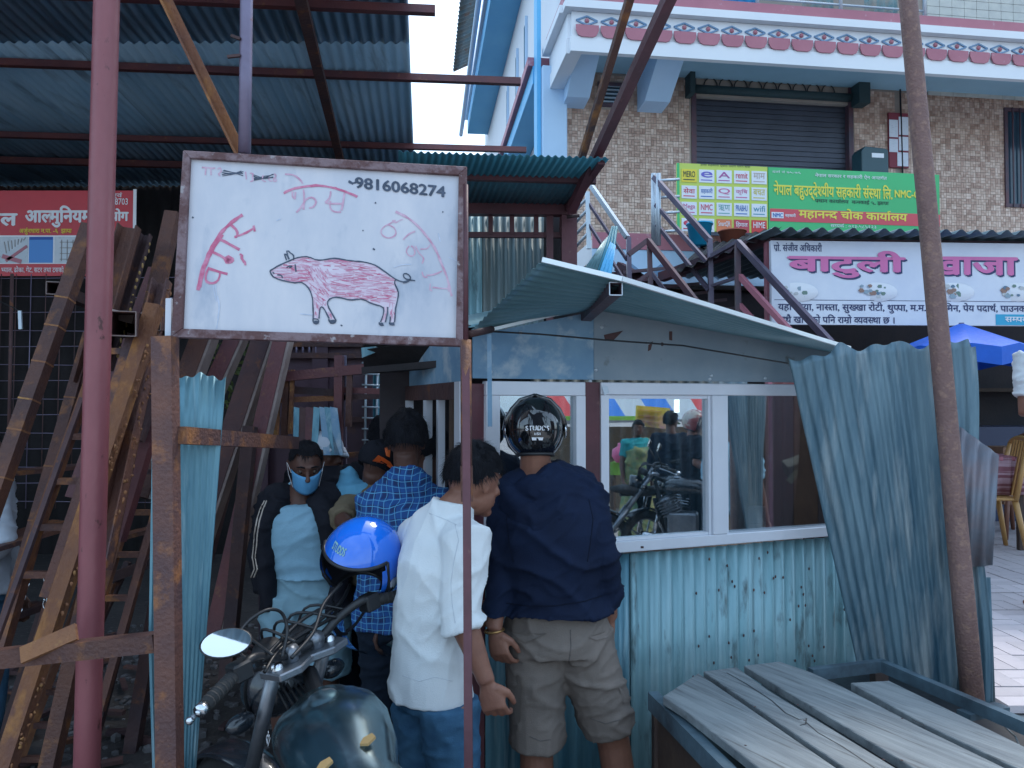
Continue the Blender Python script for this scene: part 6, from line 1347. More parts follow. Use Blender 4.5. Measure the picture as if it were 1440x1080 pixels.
M['white_seam'] = cloth('shirt_seam', (.56,.59,.63))
for pts in ([(640,738),(645,760),(638,790),(634,820),(636,850),(640,876)],[(650,888),(664,892),(680,884)],[(566,950),(590,958),(612,952),(636,958)],[(604,722),(625,730),(642,738)]): stick(shirt, pts, 'seam', M['white_seam'], .0011, lift=.0002, par=f_.root)
mb = MB(); f_.leg(mb, 'L', .016, .97); f_.leg(mb, 'R', .016, .97); f_.torso(mb, .0, z_bot=-.06); mb.v = [v if v.z < J['waist'].z else V((v.x,v.y,J['waist'].z)) for v in mb.v]; f_.fin(mb, 'jeans', M['jeans'], .009, fold_fn(.008, 5, 9, 4))
# ------------------------------------------------------------ D: plaid shirt
d__ = Person('man in blue plaid shirt seen from behind, bent towards the others beside the kiosk', P(565,900,3.2).x, 3.2, 0, 1.66, radians(8), dict(pelvis=(556,872,3.22), waist=(556,810,3.2), chest=(562,738,3.2), neck=(572,664,3.2), head=(572,624,3.22), shL=(522,704,3.2), shR=(618,702,3.24), elL=(534,806,3.28), elR=(628,790,3.3), wrL=(534,872,3.15), wrR=(630,830,3.5)), fat=1.0, skin='skin_dark')
skinbody(d__, .0065, V((.05,1,-.35)), handkw={'L': dict(d=V((-.22,-.1,-1)), pn=V((1,.2,0)), ts=V((.2,1,0)), curl=.35)})
d__.hair(nape=-.045, front=.04, vol=.02, blades=1600, messy=.01, top=.02)
mb = MB(); d__.torso(mb, .02, z_bot=-.02); d__.arm(mb, 'L', .018, .52); d__.arm(mb, 'R', .018, .6); mb.tube([d__.J['neck']+V((0,0,-.03)), d__.J['neck']+V((0,.01,.02))], [.078,.07], 14); d__.fin(mb, 'shirt', M['plaid'], .009, fold_fn(.009, 5, 7, 22))
mb = MB(); d__.leg(mb, 'L', .016, .97); d__.leg(mb, 'R', .016, .97); d__.torso(mb, .0, z_bot=-.05); mb.v = [v if v.z < d__.J['waist'].z else V((v.x,v.y,d__.J['waist'].z)) for v in mb.v]; d__.fin(mb, 'trousers', M['dark_jeans'], .011, fold_fn(.008))
# ------------------------------------------------------------ A: masked man
Ya = 3.5
a_ = Person('masked man facing the camera in pale blue tee, striped black jacket and blue shorts', P(430,900,Ya).x, Ya, 0, 1.62, radians(172), dict(pelvis=(436,838,Ya), waist=(432,800,Ya), chest=(424,742,Ya), neck=(422,697,Ya), head=(430,655,Ya-.05), shR=(382,706,Ya), shL=(465,700,Ya+.05), elR=(368,775,Ya), elL=(478,770,Ya+.05), wrR=(374,835,Ya-.05), wrL=(474,830,Ya)), fat=1.0, skin='skin_dark')
skinbody(a_, .0065, V((.35,-.9,-.45)), handkw={'R': dict(curl=.6)})
a_.eyes(); a_.hair(nape=-.05, front=.06, vol=.006, blades=900, messy=.006, side=.0)
mb = MB(); a_.torso(mb, .014, z_bot=.08); mb.v = [v if v.z > a_.J['pelvis'].z+.09 else V((v.x,v.y,a_.J['pelvis'].z+.09)) for v in mb.v]; a_.fin(mb, 'tee_shirt', M['tee_blue'], .009, fold_fn(.009, 4, 9, 31))
# open jacket: side and back shells plus sleeves
mb = MB(); a_.arm(mb, 'R', .022, .97); a_.arm(mb, 'L', .022, .97); J = a_.J
for S, e in (('R',-1),('L',1)):
    sx = J['sh'+S]; xw = -1 if S == 'R' else 1
    pts = [J['neck'].lerp(sx,.55)+V((0,-.045,.01)), J['chest']+V((xw*.145,-.055,.03)), J['waist']+V((xw*.155,-.05,.02)), J['pelvis']+V((xw*.16,-.045,-.04))]
    mb.tube(pts, [(.05,.045),(.055,.09),(.045,.09),(.045,.085)], 14, axis=V((1,0,0)))
    mb.tube([J['neck'].lerp(sx,.2)+V((0,.03,-.01)), J['chest']+V((xw*.08,.08,0)), J['waist']+V((xw*.08,.08,0)), J['pelvis']+V((xw*.08,.07,-.04))], [(.06,.05),(.10,.04),(.10,.04),(.10,.04)], 14, axis=V((1,0,0)))
for S in 'LR': mb.tube([J['sh'+S]+V((0,0,.0)), J['sh'+S].lerp(J['neck'],.5)+V((0,0,.012)), J['neck'].lerp(J['sh'+S],.3)+V((0,.02,.01))], [.078,.062,.05], 12)
jk = a_.fin(mb, 'jacket', M['black_cloth'], .009, fold_fn(.010, 5, 10, 40))
M['stripe'] = mat('cream_stripe', (.5,.42,.36), rough=.8, bump=0)
for dx in (0,4): stick(jk, [(372+dx*.8,704),(366+dx,716),(361+dx,732),(358+dx,750),(357+dx,766),(355+dx,784),(358+dx,800),(353+dx,812)], 'sleeve_stripe', M['stripe'], .0035, par=a_.root)
mb = MB(); a_.leg(mb, 'L', .028, .48, .02); a_.leg(mb, 'R', .028, .48, .02); a_.torso(mb, .010, z_bot=-.05); mb.v = [v if v.z < J['waist'].z-.02 else V((v.x,v.y,J['waist'].z-.02)) for v in mb.v]; a_.fin(mb, 'shorts', M['short_blue'], .009, fold_fn(.011, 4, 7, 51))
mb = MB()
for j in range(7):
    for i in range(13):
        u = (i/12-.5)*2; v = j/6; z = -.006 - v*.098; y = .118*cos(u*1.15)*(1-.15*abs(v-.45)) - .010 + (.012 if j%2 else 0)*(.3); mb.v.append(a_.hq(.074*sin(u*1.25)*(1-.18*v), y if abs(u)<.9 else y, z + .01*abs(u)))
mb.f = [[j*13+i, j*13+i+1, (j+1)*13+i+1, (j+1)*13+i] for j in range(6) for i in range(12)]; mb.sm = [True]*len(mb.f); mk = a_.raw(mb, 'face_mask', M['mask'], fix=False)
so_ = mk.o.modifiers.new('thickness','SOLIDIFY'); so_.thickness = .002
for e in (-1,1): mb = MB(); mb.tube([a_.hq(e*.07,.045,-.01), a_.hq(e*.084,.0,.015), a_.hq(e*.086,-.02,.01), a_.hq(e*.078,.0,-.04), a_.hq(e*.06,.05,-.085)], .0013, 5); a_.raw(mb, 'ear_loop', M['white'], mk)
# ------------------------------------------------------------ B, C, E and the sliver at the left edge
def simple(label, x, y, z0, H_, yaw, over, top, bottom, look, skin='skin_dark', vox=.010, fat=1.0, hair=True, sleeve=.97, T=None, hv=.012, group=None, short=False, face=True):
    p = Person(label, x, y, z0, H_, yaw, over, fat, skin, group, T); skinbody(p, vox, look, face=face)
    if hair: p.hair(vol=hv, blades=700)
    mb = MB(); p.torso(mb, .02, z_bot=.02); p.arm(mb, 'L', .018, sleeve); p.arm(mb, 'R', .018, sleeve); p.fin(mb, 'shirt', top, vox, fold_fn(.010))
    mb = MB(); p.leg(mb, 'L', .016, .5 if short else .97); p.leg(mb, 'R', .016, .5 if short else .97); p.torso(mb, .004, z_bot=-.05); mb.v = [v if v.z < p.J['waist'].z else V((v.x,v.y,p.J['waist'].z)) for v in mb.v]
    if T: pass
    p.fin(mb, 'trousers', bottom, vox, None); return p
b_ = simple('man in black jacket with a white cap, half hidden behind the masked man', P(462,900,4.1).x, 4.1, 0, 1.62, radians(150), dict(head=(458,636,4.1)), M['black_cloth'], M['dark_jeans'], V((.8,-.3,-.3)), hair=False)
mb = MB(); mb.ball(b_.hq(0,-.01,.03), (.088*b_.k,.108*b_.k,.09*b_.k), b_.HR, 20, 12, lambda q: q.z > -.05); mb.tube([b_.hq(-.07,.06,.04), b_.hq(0,.14,.03), b_.hq(.07,.06,.04)], .012, 8); b_.raw(mb, 'cap', M['cap_white'])
e_ = simple('dark haired man right of the plaid shirt man, face turned away in the shade', P(606,900,3.5).x, 3.5, 0, 1.6, radians(-60), dict(head=(606,640,3.5), neck=(612,690,3.5)), M['dark_jeans'], M['dark_jeans'], V((-.8,.3,-.4)), hv=.026)
c__ = simple('stooping person in sky blue hood and tan jacket with an orange and black cap', P(510,900,3.65).x, 3.65, 0, 1.58, radians(20), dict(head=(535,654,3.55), neck=(524,690,3.6), shL=(498,706,3.55), elL=(478,728,3.4), wrL=(500,748,3.2), chest=(520,740,3.6)), M['tan_cloth'], M['dark_jeans'], V((.7,.6,-.5)), sleeve=.62)
mb = MB(); mb.ball(c__.hq(0,-.02,.02), (.09*c__.k,.112*c__.k,.10*c__.k), c__.HR, 20, 12, lambda q: q.z > -.45 and q.y < .5); c__.raw(mb, 'cap', M['black_cloth'])
cpc = last(c__, 'cap')
stick(cpc, [(522,655),(524,648),(532,640),(540,644),(549,650),(553,656),(551,660),(540,652),(530,650)], 'orange_band', M['orange'], thick=.012, lift=.004, par=c__.root)
stick(cpc, [(541,630),(546,628),(549,633),(548,643),(543,641)], 'orange_patch', M['orange'], thick=.010, lift=.004, par=c__.root)
mb = MB(); nk = c__.J['neck']; mb.ball(nk+V((-.05,-.03,.0)), (.13,.09,.055)); mb.ball(nk+V((-.11,-.01,.05)), (.05,.05,.06)); mb.ball(nk+V((.02,-.05,-.03)), (.10,.07,.04)); c__.fin(mb, 'hood', M['sky_cloth'], .009, fold_fn(.008))
dhead = simple('man bending with only his black hair showing, left behind the plaid shirt man', P(545,900,3.9).x, 3.9, 0, 1.66, radians(0), dict(head=(543,618,3.9)), M['black_cloth'], M['dark_jeans'], V((0,1,-.3)), hv=.02)
l_ = simple('person cut by the left edge, only a pale sleeve showing beside the mesh', P(-38,900,3.4).x, 3.4, 0, 1.60, radians(90), dict(shR=(-14,696,3.35), elR=(4,760,3.3), wrR=(-40,800,3.3)), M['cap_white'], M['jeans'], V((1,0,0)))
r_p = simple('person in white tee cut by the right edge near the snack shop', P(1495,900,4.4).x, 4.4, TZ, 1.66, radians(-20), dict(shL=(1443,506,4.4), elL=(1443,582,4.35), wrL=(1478,560,4.2)), M['white_cloth'], M['dark_jeans'], V((-.3,1,0)), skin='skin', sleeve=.36)
# ============================================================ MOTORCYCLES
M['moto_black'] = mat('moto_black_paint', (.012,.016,.022), (.02,.026,.034), scale=6, rough=.22, coat=.5, bump=.03); M['rubber'] = mat('rubber', (.02,.02,.021), rough=.8, bump=.3, bscale=80); M['alloy'] = mat('dusty_alloy', (.28,.30,.33), (.18,.20,.23), scale=8, rough=.4, metal=.8, bump=.06)
M['tank_paint'] = mat('tank_blue_black', (.010,.028,.045), (.025,.06,.085), (.15,.20,.23), scale=5, scale3=9, stretch=(1,1,2.5), f3=(.5,.72), rough=.5, coat=.1, bump=.3, bscale=14); M['mirror'] = mat('mirror_glass', (.68,.70,.72), rough=.02, metal=1, bump=0)
def motorcycle(label, T, steer=0.0, tankm='moto_black', group=None, basepos=None, mirrors=True, bw=1.0):
    """local frame: x right, y forward, z up, origin under the steering stem"""
    t = thing('motorcycle', basepos, label, 'motorcycle', group)
    def bl(mb, nm, m, par=None, bev=0): mb.v = [T(v) for v in mb.v]; return mb.build(nm, M[m], par or t, bev=bev)
    def pl(*a): return [V(p) for p in a]
    S_ = Matrix.Rotation(steer,3,'Z')
    def s(x,y,z): return S_ @ V((x*bw if abs(x) > .2 else x, y*(.45 if bw < 1 and z > 1 and abs(x) > .2 else 1),0)) + V((0,0,z))
    for yy in (.52,-.78):
        X = (lambda x,y,z: s(x,y,z)) if yy > 0 else (lambda x,y,z: V((x,y,z)))
        ty = MB(); ring = [X(0, yy+.27*cos(a), .29+.27*sin(a)) for a in [2*pi*i/32 for i in range(33)]]; ty.tube(ring, .045, 10, caps=False); wv = bl(ty, 'wheel', 'rubber')
        rm = MB(); rm.tube([X(0, yy+.225*cos(a), .29+.225*sin(a)) for a in [2*pi*i/32 for i in range(33)]], .014, 8, caps=False); bl(rm, 'rim', 'alloy', wv)
        for k in range(10):
            sp_ = MB(); a = 2*pi*k/10; sp_.bar(X(0,yy,.29), X(0,yy+.22*cos(a),.29+.22*sin(a)), .014); bl(sp_, 'spoke', 'alloy', wv)
        fd = MB(); fd.tube([X(0, yy+.33*cos(a), .29+.33*sin(a)) for a in [radians(40 if yy>0 else 20)+radians(110)*i/10 for i in range(11)]], [(.06,.012)]*11, 8, axis=X(1,0,0)-X(0,0,0)); bl(fd, 'fender', 'moto_black')
    for e in (-1,1):
        fk = MB(); fk.tube([s(e*.095,.02,.99), s(e*.095,.27,.62)], .021, 10); fk.tube([s(e*.095,.26,.64), s(e*.095,.52,.29)], .028, 10); bl(fk, 'fork', 'alloy')
    # handlebar, clamps, grips, levers
    hb = MB(); hb.tube(curve([s(-.30,-.11,1.06), s(-.20,-.05,1.08), s(-.13,-.01,1.05), s(-.06,.0,1.02), s(.06,0,1.02), s(.13,-.01,1.05), s(.20,-.05,1.08), s(.30,-.11,1.06)],4), .0125, 10); bl(hb, 'handlebar', 'black')
    tcl = MB(); tcl.poly([s(-.125,-.045,.975), s(-.06,-.06,.975), s(0,-.03,.975), s(.06,-.06,.975), s(.125,-.045,.975), s(.125,.05,.975), s(.05,.075,.975), s(-.05,.075,.975), s(-.125,.05,.975)], (0,0,.022)); tp = bl(tcl, 'triple_clamp', 'alloy', bev=.004)
    for e in (-1,1):
        b_ = MB(); b_.lathe(s(e*.095,.005,.995), [(0,.02),(.013,.02),(.018,.014),(.02,0)], 12); bl(b_, 'fork_cap', 'chrome', tp)
        b_ = MB(); b_.tube([s(e*.045,0,.99), s(e*.045,0,1.035)], .02, 10); b_.tube([s(e*.045-.018,0,1.022), s(e*.045+.018,0,1.022)], .022, 10); bl(b_, 'bar_clamp', 'alloy', tp)
        g = MB(); g.tube([s(e*.30,-.11,1.06), s(e*.315,-.118,1.058), s(e*.43,-.185,1.04)], [.0165,.018,.0175], 12); 
        for k in range(6): q0 = s(e*(.32+.018*k),-.121-.0105*k,1.057-.0027*k); g.tube([q0, q0+(s(e*.33,-.127,1.0555)-s(e*.32,-.121,1.057))*.6], .0192, 12)
        gr_o = bl(g, 'grip', 'rubber'); be = MB(); be.tube([s(e*.43,-.185,1.04), s(e*.455,-.20,1.036)], .0165, 12); be.tube([s(e*.455,-.20,1.036), s(e*.463,-.205,1.035)], .008, 8); bl(be, 'bar_end', 'chrome', gr_o)
        sw = MB(); sw.box(s(e*.275,-.095,1.062), (.055,.05,.05), S_); sw.box(s(e*.275,-.12,1.075), (.02,.02,.015), S_); bl(sw, 'switch_box', 'black', bev=.006)
        lv = MB(); lv.tube([s(e*.25,-.04,1.06), s(e*.30,-.05,1.058), s(e*.38,-.10,1.045), s(e*.45,-.15,1.025), s(e*.475,-.165,1.022)], [.009,.008,.006,.006,.008], 8); bl(lv, 'lever', 'alloy'); pv = MB(); pv.ball(s(e*.477,-.167,1.022), .010, nu=10, nv=8); bl(pv, 'lever_tip', 'chrome')
        if mirrors:
            ms = MB(); ms.tube([s(e*.24,-.06,1.075), s(e*.25,-.04,1.15), s(e*.30,.0,1.23), s(e*.36,.0,1.27)], .006, 6); bl(ms, 'mirror_stem', 'black')
            mc = s(e*.40,-.01,1.28); mr = MB(); MR = S_ @ Matrix.Rotation(radians(-72),3,'X'); mr.lathe(mc, [(0,-.028),(.04,-.02),(.058,0),(.06,.006)], 24, MR @ Matrix.Diagonal((1.1,.75,1))); mo = bl(mr, 'mirror_housing', 'black'); gl = MB(); gl.lathe(mc, [(0,.004),(.056,.004)], 24, MR @ Matrix.Diagonal((1.1,.75,1))); bl(gl, 'mirror_glass', 'mirror', mo)
        ti = MB(); ti.ball(s(e*.17,.12,.86), (.045,.028,.028), S_, 12, 8); bl(ti, 'turn_signal', 'moto_black')
    for q in range(6):
        x0_ = -.22+q*.085; cb = MB(); cb.tube(curve([s(x0_,-.06+.01*q,1.06), s(x0_*.6-.03,.09,1.09), s(x0_*.3,.15,1.02-.02*q), s(.02*q-.05,.06,.84)]), .0045, 6); bl(cb, 'cable', 'black')
    hd = MB(); hd.lathe(s(0,.20,.88), [(0,-.10),(.06,-.09),(.09,-.03),(.095,.02),(.088,.035),(0,.04)], 20, S_ @ Matrix.Rotation(-pi/2,3,'X')); bl(hd, 'headlight', 'moto_black')
    for e in (-1,1): ck = MB(); ck.lathe(s(e*.05,.10,1.01), [(0,.03),(.04,.03),(.045,.02),(.042,-.03),(0,-.03)], 16, Matrix.Rotation(radians(25),3,'X')); bl(ck, 'instrument', 'black')
    # tank, seat, engine, frame, exhaust
    tk = MB(); 
    tk.tube([V((0,-.10,.84)), V((0,-.13,.85)), V((0,-.20,.865)), V((0,-.32,.875)), V((0,-.44,.865)), V((0,-.54,.84)), V((0,-.60,.81))], [(.055,.045),(.10,.068),(.130,.080),(.134,.086),(.118,.08),(.09,.065),(.065,.05)], 20, axis=V((1,0,0))); tko = bl(tk, 'tank', tankm)
    fcp = MB(); fcp.lathe(V((0,-.25,.953)), [(0,.014),(.035,.012),(.042,0)], 18); bl(fcp, 'fuel_cap', 'alloy', tko)
    se = MB(); se.tube([V((0,-.56,.80)), V((0,-.66,.795)), V((0,-.85,.80)), V((0,-1.05,.83)), V((0,-1.18,.84))], [(.10,.05),(.135,.05),(.145,.055),(.13,.05),(.08,.03)], 16, axis=V((1,0,0))); bl(se, 'seat', 'rubber')
    en = MB(); en.box((0,-.30,.50), (.24,.30,.22)); en.tube([V((0,-.20,.58)), V((0,-.12,.76))], .085, 14); bl(en, 'engine', 'alloy', bev=.02)
    for k in range(6): fn_ = MB(); fn_.box((0,-.20+.014*k,.60+.026*k), (.22,.20,.008), Matrix.Rotation(radians(-25),3,'X')); bl(fn_, 'cooling_fin', 'alloy')
    fr = MB(); fr.tube([V((0,-.02,.92)), V((0,-.10,.62)), V((0,-.16,.36)), V((0,-.50,.33)), V((0,-.62,.45)), V((0,-.60,.76)), V((0,-1.1,.78))], .02, 8); fr.tube([V((0,-.02,.95)), V((0,-.6,.77))], .022, 8); fr.tube([V((0,-.55,.40)), V((0,-.78,.29))], .03, 8); bl(fr, 'frame', 'black')
    exh = MB(); exh.tube([V((.06,-.10,.66)), V((.10,-.04,.50)), V((.12,-.12,.32)), V((.14,-.45,.28)), V((.16,-.95,.38))], [.018,.018,.02,.035,.042], 12); bl(exh, 'exhaust', 'chrome')
    for e in (-1,1): rs = MB(); rs.tube([V((e*.12,-.66,.76)), V((e*.12,-.78,.30))], .022, 8); bl(rs, 'shock_absorber', 'chrome'); pn_ = MB(); pn_.poly([V((e*.15,-.56,.72)),V((e*.15,-.80,.74)),V((e*.15,-.74,.55)),V((e*.15,-.60,.55))], (e*-.02,0,0)); bl(pn_, 'side_panel', 'moto_black', bev=.01)
    return t, s
# foreground motorcycle: placed by its handlebar
hdg = V((-.40,.92,0)).normalized(); rgt = V((hdg.y,-hdg.x,0)); lean = Matrix.Rotation(radians(-12), 3, hdg)
stem = V((-.41, 2.33, 0))
def Tm(v): return stem + lean @ (rgt*v.x + hdg*v.y + V((0,0,v.z)))
mt, ms_ = motorcycle('parked black motorcycle in the left foreground with plastic wrapped tank and chrome bar ends', Tm, steer=radians(30), tankm='tank_paint', basepos=stem, mirrors=False, bw=.85)
# left mirror with its dark stem, turned towards the camera
mcn = P(318,905,2.02); mn = V((.25,-.58,.78)).normalized(); mxa = V((1,.2,.45)); mxa = (mxa - mn*mxa.dot(mn)).normalized(); mya = mn.cross(mxa); MR = Matrix((mxa, mya, mn)).transposed()
mb = MB(); mb.lathe(mcn, [(0,-.028),(.035,-.022),(.052,-.006),(.056,.003),(.052,.004)], 28, MR @ Matrix.Diagonal((1.18,.80,1))); mho = mb.build('mirror_housing', M['black'], mt)
mb = MB(); mb.lathe(mcn, [(0,.0045),(.052,.0045)], 28, MR @ Matrix.Diagonal((1.18,.80,1))); mb.build('mirror_glass', M['mirror'], mho)
mb = MB(); mb.tube(curve([mcn-mya*.02-mn*.02, P(345,878,2.10), P(375,858,2.15), P(396,862,2.2), P(404,888,2.2), P(396,925,2.15)]), .005, 6); mb.build('mirror_stem', M['black'], mt)
for k, pts in enumerate(([(372,935),(400,905),(440,880),(480,845),(492,822)],[(368,930),(395,900),(430,868),(470,848)],[(372,945),(392,915),(425,892),(468,866),(488,830)],[(410,925),(440,890),(455,850),(480,820)],[(372,938),(350,950),(345,980),(352,1010)])):
    mb = MB(); mb.tube(curve([P(x,y,2.12+.10*i-.02*k) for i,(x,y) in enumerate(pts)]), .0055, 6); mb.build('cable', M['black'], mt)
# crinkled clear plastic over the tank
M['clear_plastic'] = glassmat('crinkled_clear_plastic', (.75,.95,1), .16, .22, (.60,.78,.82))
wr = MB(); wr.tube([V((0,-.09,.84)), V((0,-.13,.85)), V((0,-.20,.865)), V((0,-.32,.875)), V((0,-.44,.865)), V((0,-.54,.84)), V((0,-.66,.84)), V((0,-.85,.85)), V((0,-1.1,.86))], [(.068,.055),(.112,.079),(.142,.091),(.146,.097),(.130,.092),(.105,.08),(.145,.06),(.16,.06),(.14,.05)], 48, axis=V((1,0,0)))
for i, v in enumerate(wr.v): n_ = noise.noise(v*14)*.012 + noise.noise(v*34)*.006; c_ = V((0,v.y,.86)); wr.v[i] = v + (v-c_).normalized()*n_
wr.v = [Tm(v) for v in wr.v]; wr.build('tank_cover', M['clear_plastic'], mt)
for (x,y,z),c_ in (((-.06,-.53,.925),'yellow'),((.045,-.51,.932),'yellow')):
    ps = MB(); ps.poly([V((x,y,z)),V((x+.022,y+.003,z+.002)),V((x+.026,y-.012,z-.002)),V((x+.004,y-.024,z-.006)),V((x-.012,y-.014,z-.004))] if c_ == 'yellow' else [V((x,y,z)),V((x+.05,y+.015,z)),V((x+.05,y+.02,z)),V((x,y+.006,z))], (0,0,.006)); ps.v = [Tm(v) for v in ps.v]; ps.build('sticker', M[c_] if c_ != 'yellow' else M['weldspot'], mt)
a_t = [Tm(V(p)) for p in ((-.135,-.40,.955),(-.10,-.385,.975),(-.145,-.385,.955))]
lettering('125', M['white'], mt, Tm(V((-.165,-.30,.91))), Tm(V((-.165,-.25,.91)))-Tm(V((-.165,-.30,.91))), Tm(V((-.155,-.30,.93)))-Tm(V((-.165,-.30,.91))), bold=.02, lift=.01)
# blue helmet hung on the right grip with its clear visor
M['blue_shell'] = mat('bright_blue_shell', (.01,.16,.75), (.008,.13,.62), scale=2, rough=.12, coat=1, bump=0)
hc2 = P(509,788,2.50); fwd = V((-.34,-.88,-.34)).normalized(); rt_ = fwd.cross(V((.28,0,1))).normalized(); up_ = rt_.cross(fwd).normalized(); R2 = Matrix((rt_, fwd, up_)).transposed()
h2, q2, bt2 = helmet('helmet', hc2, R2, M['blue_shell'], 'bright blue helmet hanging open side down on the motorcycle handlebar', 1.0)
vs_ = MB()
for j in range(7):
    for i in range(15):
        u = radians(-62+124*i/14); z = -.02 - .155*j/6; r_ = .165; vs_.v.append(q2(r_*sin(u)*.86, .035+r_*cos(u)*(1-.1*j/6), z-.05))
vs_.f = [[j*15+i, j*15+i+1, (j+1)*15+i+1, (j+1)*15+i] for j in range(6) for i in range(14)]; vs_.sm = [True]*len(vs_.f)
R3 = Matrix.Rotation(radians(-38), 3, rt_); pvt = q2(0,.02,-.04); vs_.v = [pvt + R3 @ (v-pvt) + V((.05,0,-.06)) for v in vs_.v]
vs_.build('visor', M.setdefault('visor_clear', glassmat('clear_visor', (.85,.95,1), .16, .02, (.75,.84,.86))), h2, fix=False)
for e in (-1,1): MB().lathe(q2(e*.125,.02,-.03), [(0,.008),(.020,.006),(.024,0)], 14, R2 @ Matrix.Rotation(e*pi/2,3,'Y')).build('visor_pivot', M['chrome'], h2)
st_ = MB(); st_.tube(curve([q2(.07,.05,-.10), q2(.06,.09,-.17), q2(.03,.08,-.24), q2(.01,.05,-.27)]), [(.010,.003)]*19, 8); st_.build('chin_strap', M['black_cloth'], h2); st_ = MB(); st_.tube(curve([q2(-.07,.05,-.10), q2(-.05,.10,-.16), q2(-.01,.09,-.22)]), [(.010,.003)]*13, 8); st_.build('chin_strap', M['black_cloth'], h2)
def bsurf(x, z, l=1.01): return q2(x*.128*l, sqrt(max(0,1-x*x-z*z))*.150*l, z*.142*l)
vv, ff = letters('STUDDS', .04); a0, a1 = min(v.x for v in vv), max(v.x for v in vv); lt = MB(); lt.add([bsurf(.42-.42*(v.x-a0)/(a1-a0), .62+.12*v.y/.72, 1.012+v.z*8) for v in vv], ff); lt.build('lettering', mat('pale_green_print', (.25,.45,.45), bump=0), h2, fix=False)
# ============================================================ WHAT THE KIOSK WINDOWS REFLECT (street to the right of the camera)
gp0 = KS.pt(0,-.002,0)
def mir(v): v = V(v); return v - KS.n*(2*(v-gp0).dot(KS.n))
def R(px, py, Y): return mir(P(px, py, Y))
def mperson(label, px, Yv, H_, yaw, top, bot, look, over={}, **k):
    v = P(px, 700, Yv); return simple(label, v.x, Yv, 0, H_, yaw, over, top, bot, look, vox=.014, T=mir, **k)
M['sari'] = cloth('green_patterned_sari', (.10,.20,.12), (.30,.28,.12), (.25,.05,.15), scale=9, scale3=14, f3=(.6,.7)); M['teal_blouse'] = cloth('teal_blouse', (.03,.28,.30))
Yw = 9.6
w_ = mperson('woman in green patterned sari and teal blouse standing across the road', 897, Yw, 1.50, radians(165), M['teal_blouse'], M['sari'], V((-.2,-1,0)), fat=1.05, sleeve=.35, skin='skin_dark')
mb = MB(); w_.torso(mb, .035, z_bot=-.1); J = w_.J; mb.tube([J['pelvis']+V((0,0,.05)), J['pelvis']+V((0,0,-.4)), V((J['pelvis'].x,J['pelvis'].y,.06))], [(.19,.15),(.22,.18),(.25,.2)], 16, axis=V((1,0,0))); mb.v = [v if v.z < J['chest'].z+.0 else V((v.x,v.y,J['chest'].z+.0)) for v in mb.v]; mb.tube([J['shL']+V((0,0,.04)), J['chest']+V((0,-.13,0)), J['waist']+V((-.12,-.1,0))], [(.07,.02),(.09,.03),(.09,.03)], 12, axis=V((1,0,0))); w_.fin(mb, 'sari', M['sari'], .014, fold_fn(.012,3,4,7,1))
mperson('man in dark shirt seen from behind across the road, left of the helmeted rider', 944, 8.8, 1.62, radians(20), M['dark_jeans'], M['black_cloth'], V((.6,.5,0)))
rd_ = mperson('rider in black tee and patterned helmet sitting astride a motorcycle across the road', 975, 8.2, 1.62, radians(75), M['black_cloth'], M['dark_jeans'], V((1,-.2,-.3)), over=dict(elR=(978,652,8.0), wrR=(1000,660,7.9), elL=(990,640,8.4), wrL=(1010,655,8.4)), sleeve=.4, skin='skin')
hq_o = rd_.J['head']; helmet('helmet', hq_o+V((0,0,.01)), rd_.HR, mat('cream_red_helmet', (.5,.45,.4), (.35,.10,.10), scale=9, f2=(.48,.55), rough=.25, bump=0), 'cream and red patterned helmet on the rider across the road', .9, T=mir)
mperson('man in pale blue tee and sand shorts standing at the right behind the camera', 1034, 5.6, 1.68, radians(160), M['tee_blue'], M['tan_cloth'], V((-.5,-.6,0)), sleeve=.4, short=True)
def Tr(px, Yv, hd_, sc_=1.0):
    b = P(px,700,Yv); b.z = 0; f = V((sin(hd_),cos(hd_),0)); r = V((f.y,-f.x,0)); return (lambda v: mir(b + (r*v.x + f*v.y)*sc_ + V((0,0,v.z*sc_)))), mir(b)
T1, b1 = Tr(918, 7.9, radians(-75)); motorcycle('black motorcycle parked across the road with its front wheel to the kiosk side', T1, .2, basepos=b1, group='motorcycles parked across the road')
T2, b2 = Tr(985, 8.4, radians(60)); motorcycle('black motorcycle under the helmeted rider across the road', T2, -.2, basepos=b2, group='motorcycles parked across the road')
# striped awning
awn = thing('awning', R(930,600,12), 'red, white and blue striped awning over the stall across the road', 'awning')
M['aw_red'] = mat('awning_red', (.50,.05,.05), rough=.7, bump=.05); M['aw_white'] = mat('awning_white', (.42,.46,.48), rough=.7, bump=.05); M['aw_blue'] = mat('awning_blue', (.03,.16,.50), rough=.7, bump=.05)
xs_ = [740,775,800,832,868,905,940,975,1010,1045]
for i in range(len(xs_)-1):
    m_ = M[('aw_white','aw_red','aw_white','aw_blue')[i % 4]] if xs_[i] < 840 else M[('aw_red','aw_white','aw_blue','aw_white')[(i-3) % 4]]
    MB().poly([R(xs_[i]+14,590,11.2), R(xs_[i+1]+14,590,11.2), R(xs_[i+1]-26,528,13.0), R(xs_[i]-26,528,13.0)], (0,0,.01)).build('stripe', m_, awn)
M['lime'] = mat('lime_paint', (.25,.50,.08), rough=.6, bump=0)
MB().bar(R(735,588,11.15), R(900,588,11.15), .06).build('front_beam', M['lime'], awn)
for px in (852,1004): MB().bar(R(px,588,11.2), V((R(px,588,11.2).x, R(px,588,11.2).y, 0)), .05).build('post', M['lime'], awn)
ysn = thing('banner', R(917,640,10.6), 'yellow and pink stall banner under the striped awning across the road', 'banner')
M['ybanner'] = mat('yellow_pink_banner', (.72,.56,.08), (.62,.35,.35), scale=2.2, f2=(.45,.55), rough=.5, bump=0)
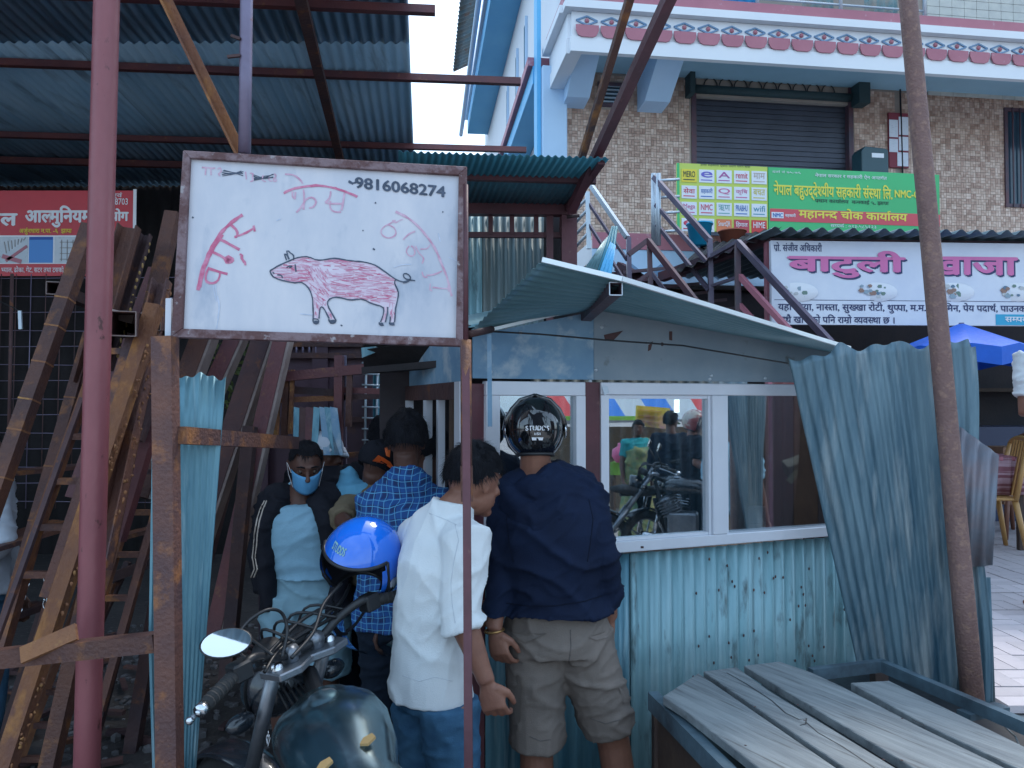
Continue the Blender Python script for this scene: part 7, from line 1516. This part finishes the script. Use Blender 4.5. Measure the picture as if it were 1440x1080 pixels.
bq = [R(893,598,10.6), R(941,604,10.6), R(941,574,10.6), R(894,570,10.6)]; MB().poly(bq, (0,.02,0)).build('cloth', M['ybanner'], ysn); 
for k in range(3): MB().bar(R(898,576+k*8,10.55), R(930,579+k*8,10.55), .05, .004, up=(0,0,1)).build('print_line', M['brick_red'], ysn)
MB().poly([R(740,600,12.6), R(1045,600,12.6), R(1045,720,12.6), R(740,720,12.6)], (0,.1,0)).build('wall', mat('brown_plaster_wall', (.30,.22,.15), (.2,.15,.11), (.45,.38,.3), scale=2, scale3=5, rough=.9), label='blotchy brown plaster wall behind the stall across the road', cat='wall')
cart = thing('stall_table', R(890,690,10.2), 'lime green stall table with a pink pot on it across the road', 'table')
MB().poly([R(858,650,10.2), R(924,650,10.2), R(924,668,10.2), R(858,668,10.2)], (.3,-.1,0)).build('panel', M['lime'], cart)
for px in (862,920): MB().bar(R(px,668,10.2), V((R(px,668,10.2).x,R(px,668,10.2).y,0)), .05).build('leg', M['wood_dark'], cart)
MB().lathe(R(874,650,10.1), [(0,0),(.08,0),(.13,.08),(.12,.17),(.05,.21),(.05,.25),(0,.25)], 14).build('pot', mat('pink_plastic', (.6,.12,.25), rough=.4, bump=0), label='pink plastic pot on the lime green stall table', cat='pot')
dk = thing('pane_darkening_wall', R(1120,740,7.4), 'wall of dark boards added across the road to darken the right kiosk pane', 'wall')  # added board wall, gives the right pane something dark to reflect
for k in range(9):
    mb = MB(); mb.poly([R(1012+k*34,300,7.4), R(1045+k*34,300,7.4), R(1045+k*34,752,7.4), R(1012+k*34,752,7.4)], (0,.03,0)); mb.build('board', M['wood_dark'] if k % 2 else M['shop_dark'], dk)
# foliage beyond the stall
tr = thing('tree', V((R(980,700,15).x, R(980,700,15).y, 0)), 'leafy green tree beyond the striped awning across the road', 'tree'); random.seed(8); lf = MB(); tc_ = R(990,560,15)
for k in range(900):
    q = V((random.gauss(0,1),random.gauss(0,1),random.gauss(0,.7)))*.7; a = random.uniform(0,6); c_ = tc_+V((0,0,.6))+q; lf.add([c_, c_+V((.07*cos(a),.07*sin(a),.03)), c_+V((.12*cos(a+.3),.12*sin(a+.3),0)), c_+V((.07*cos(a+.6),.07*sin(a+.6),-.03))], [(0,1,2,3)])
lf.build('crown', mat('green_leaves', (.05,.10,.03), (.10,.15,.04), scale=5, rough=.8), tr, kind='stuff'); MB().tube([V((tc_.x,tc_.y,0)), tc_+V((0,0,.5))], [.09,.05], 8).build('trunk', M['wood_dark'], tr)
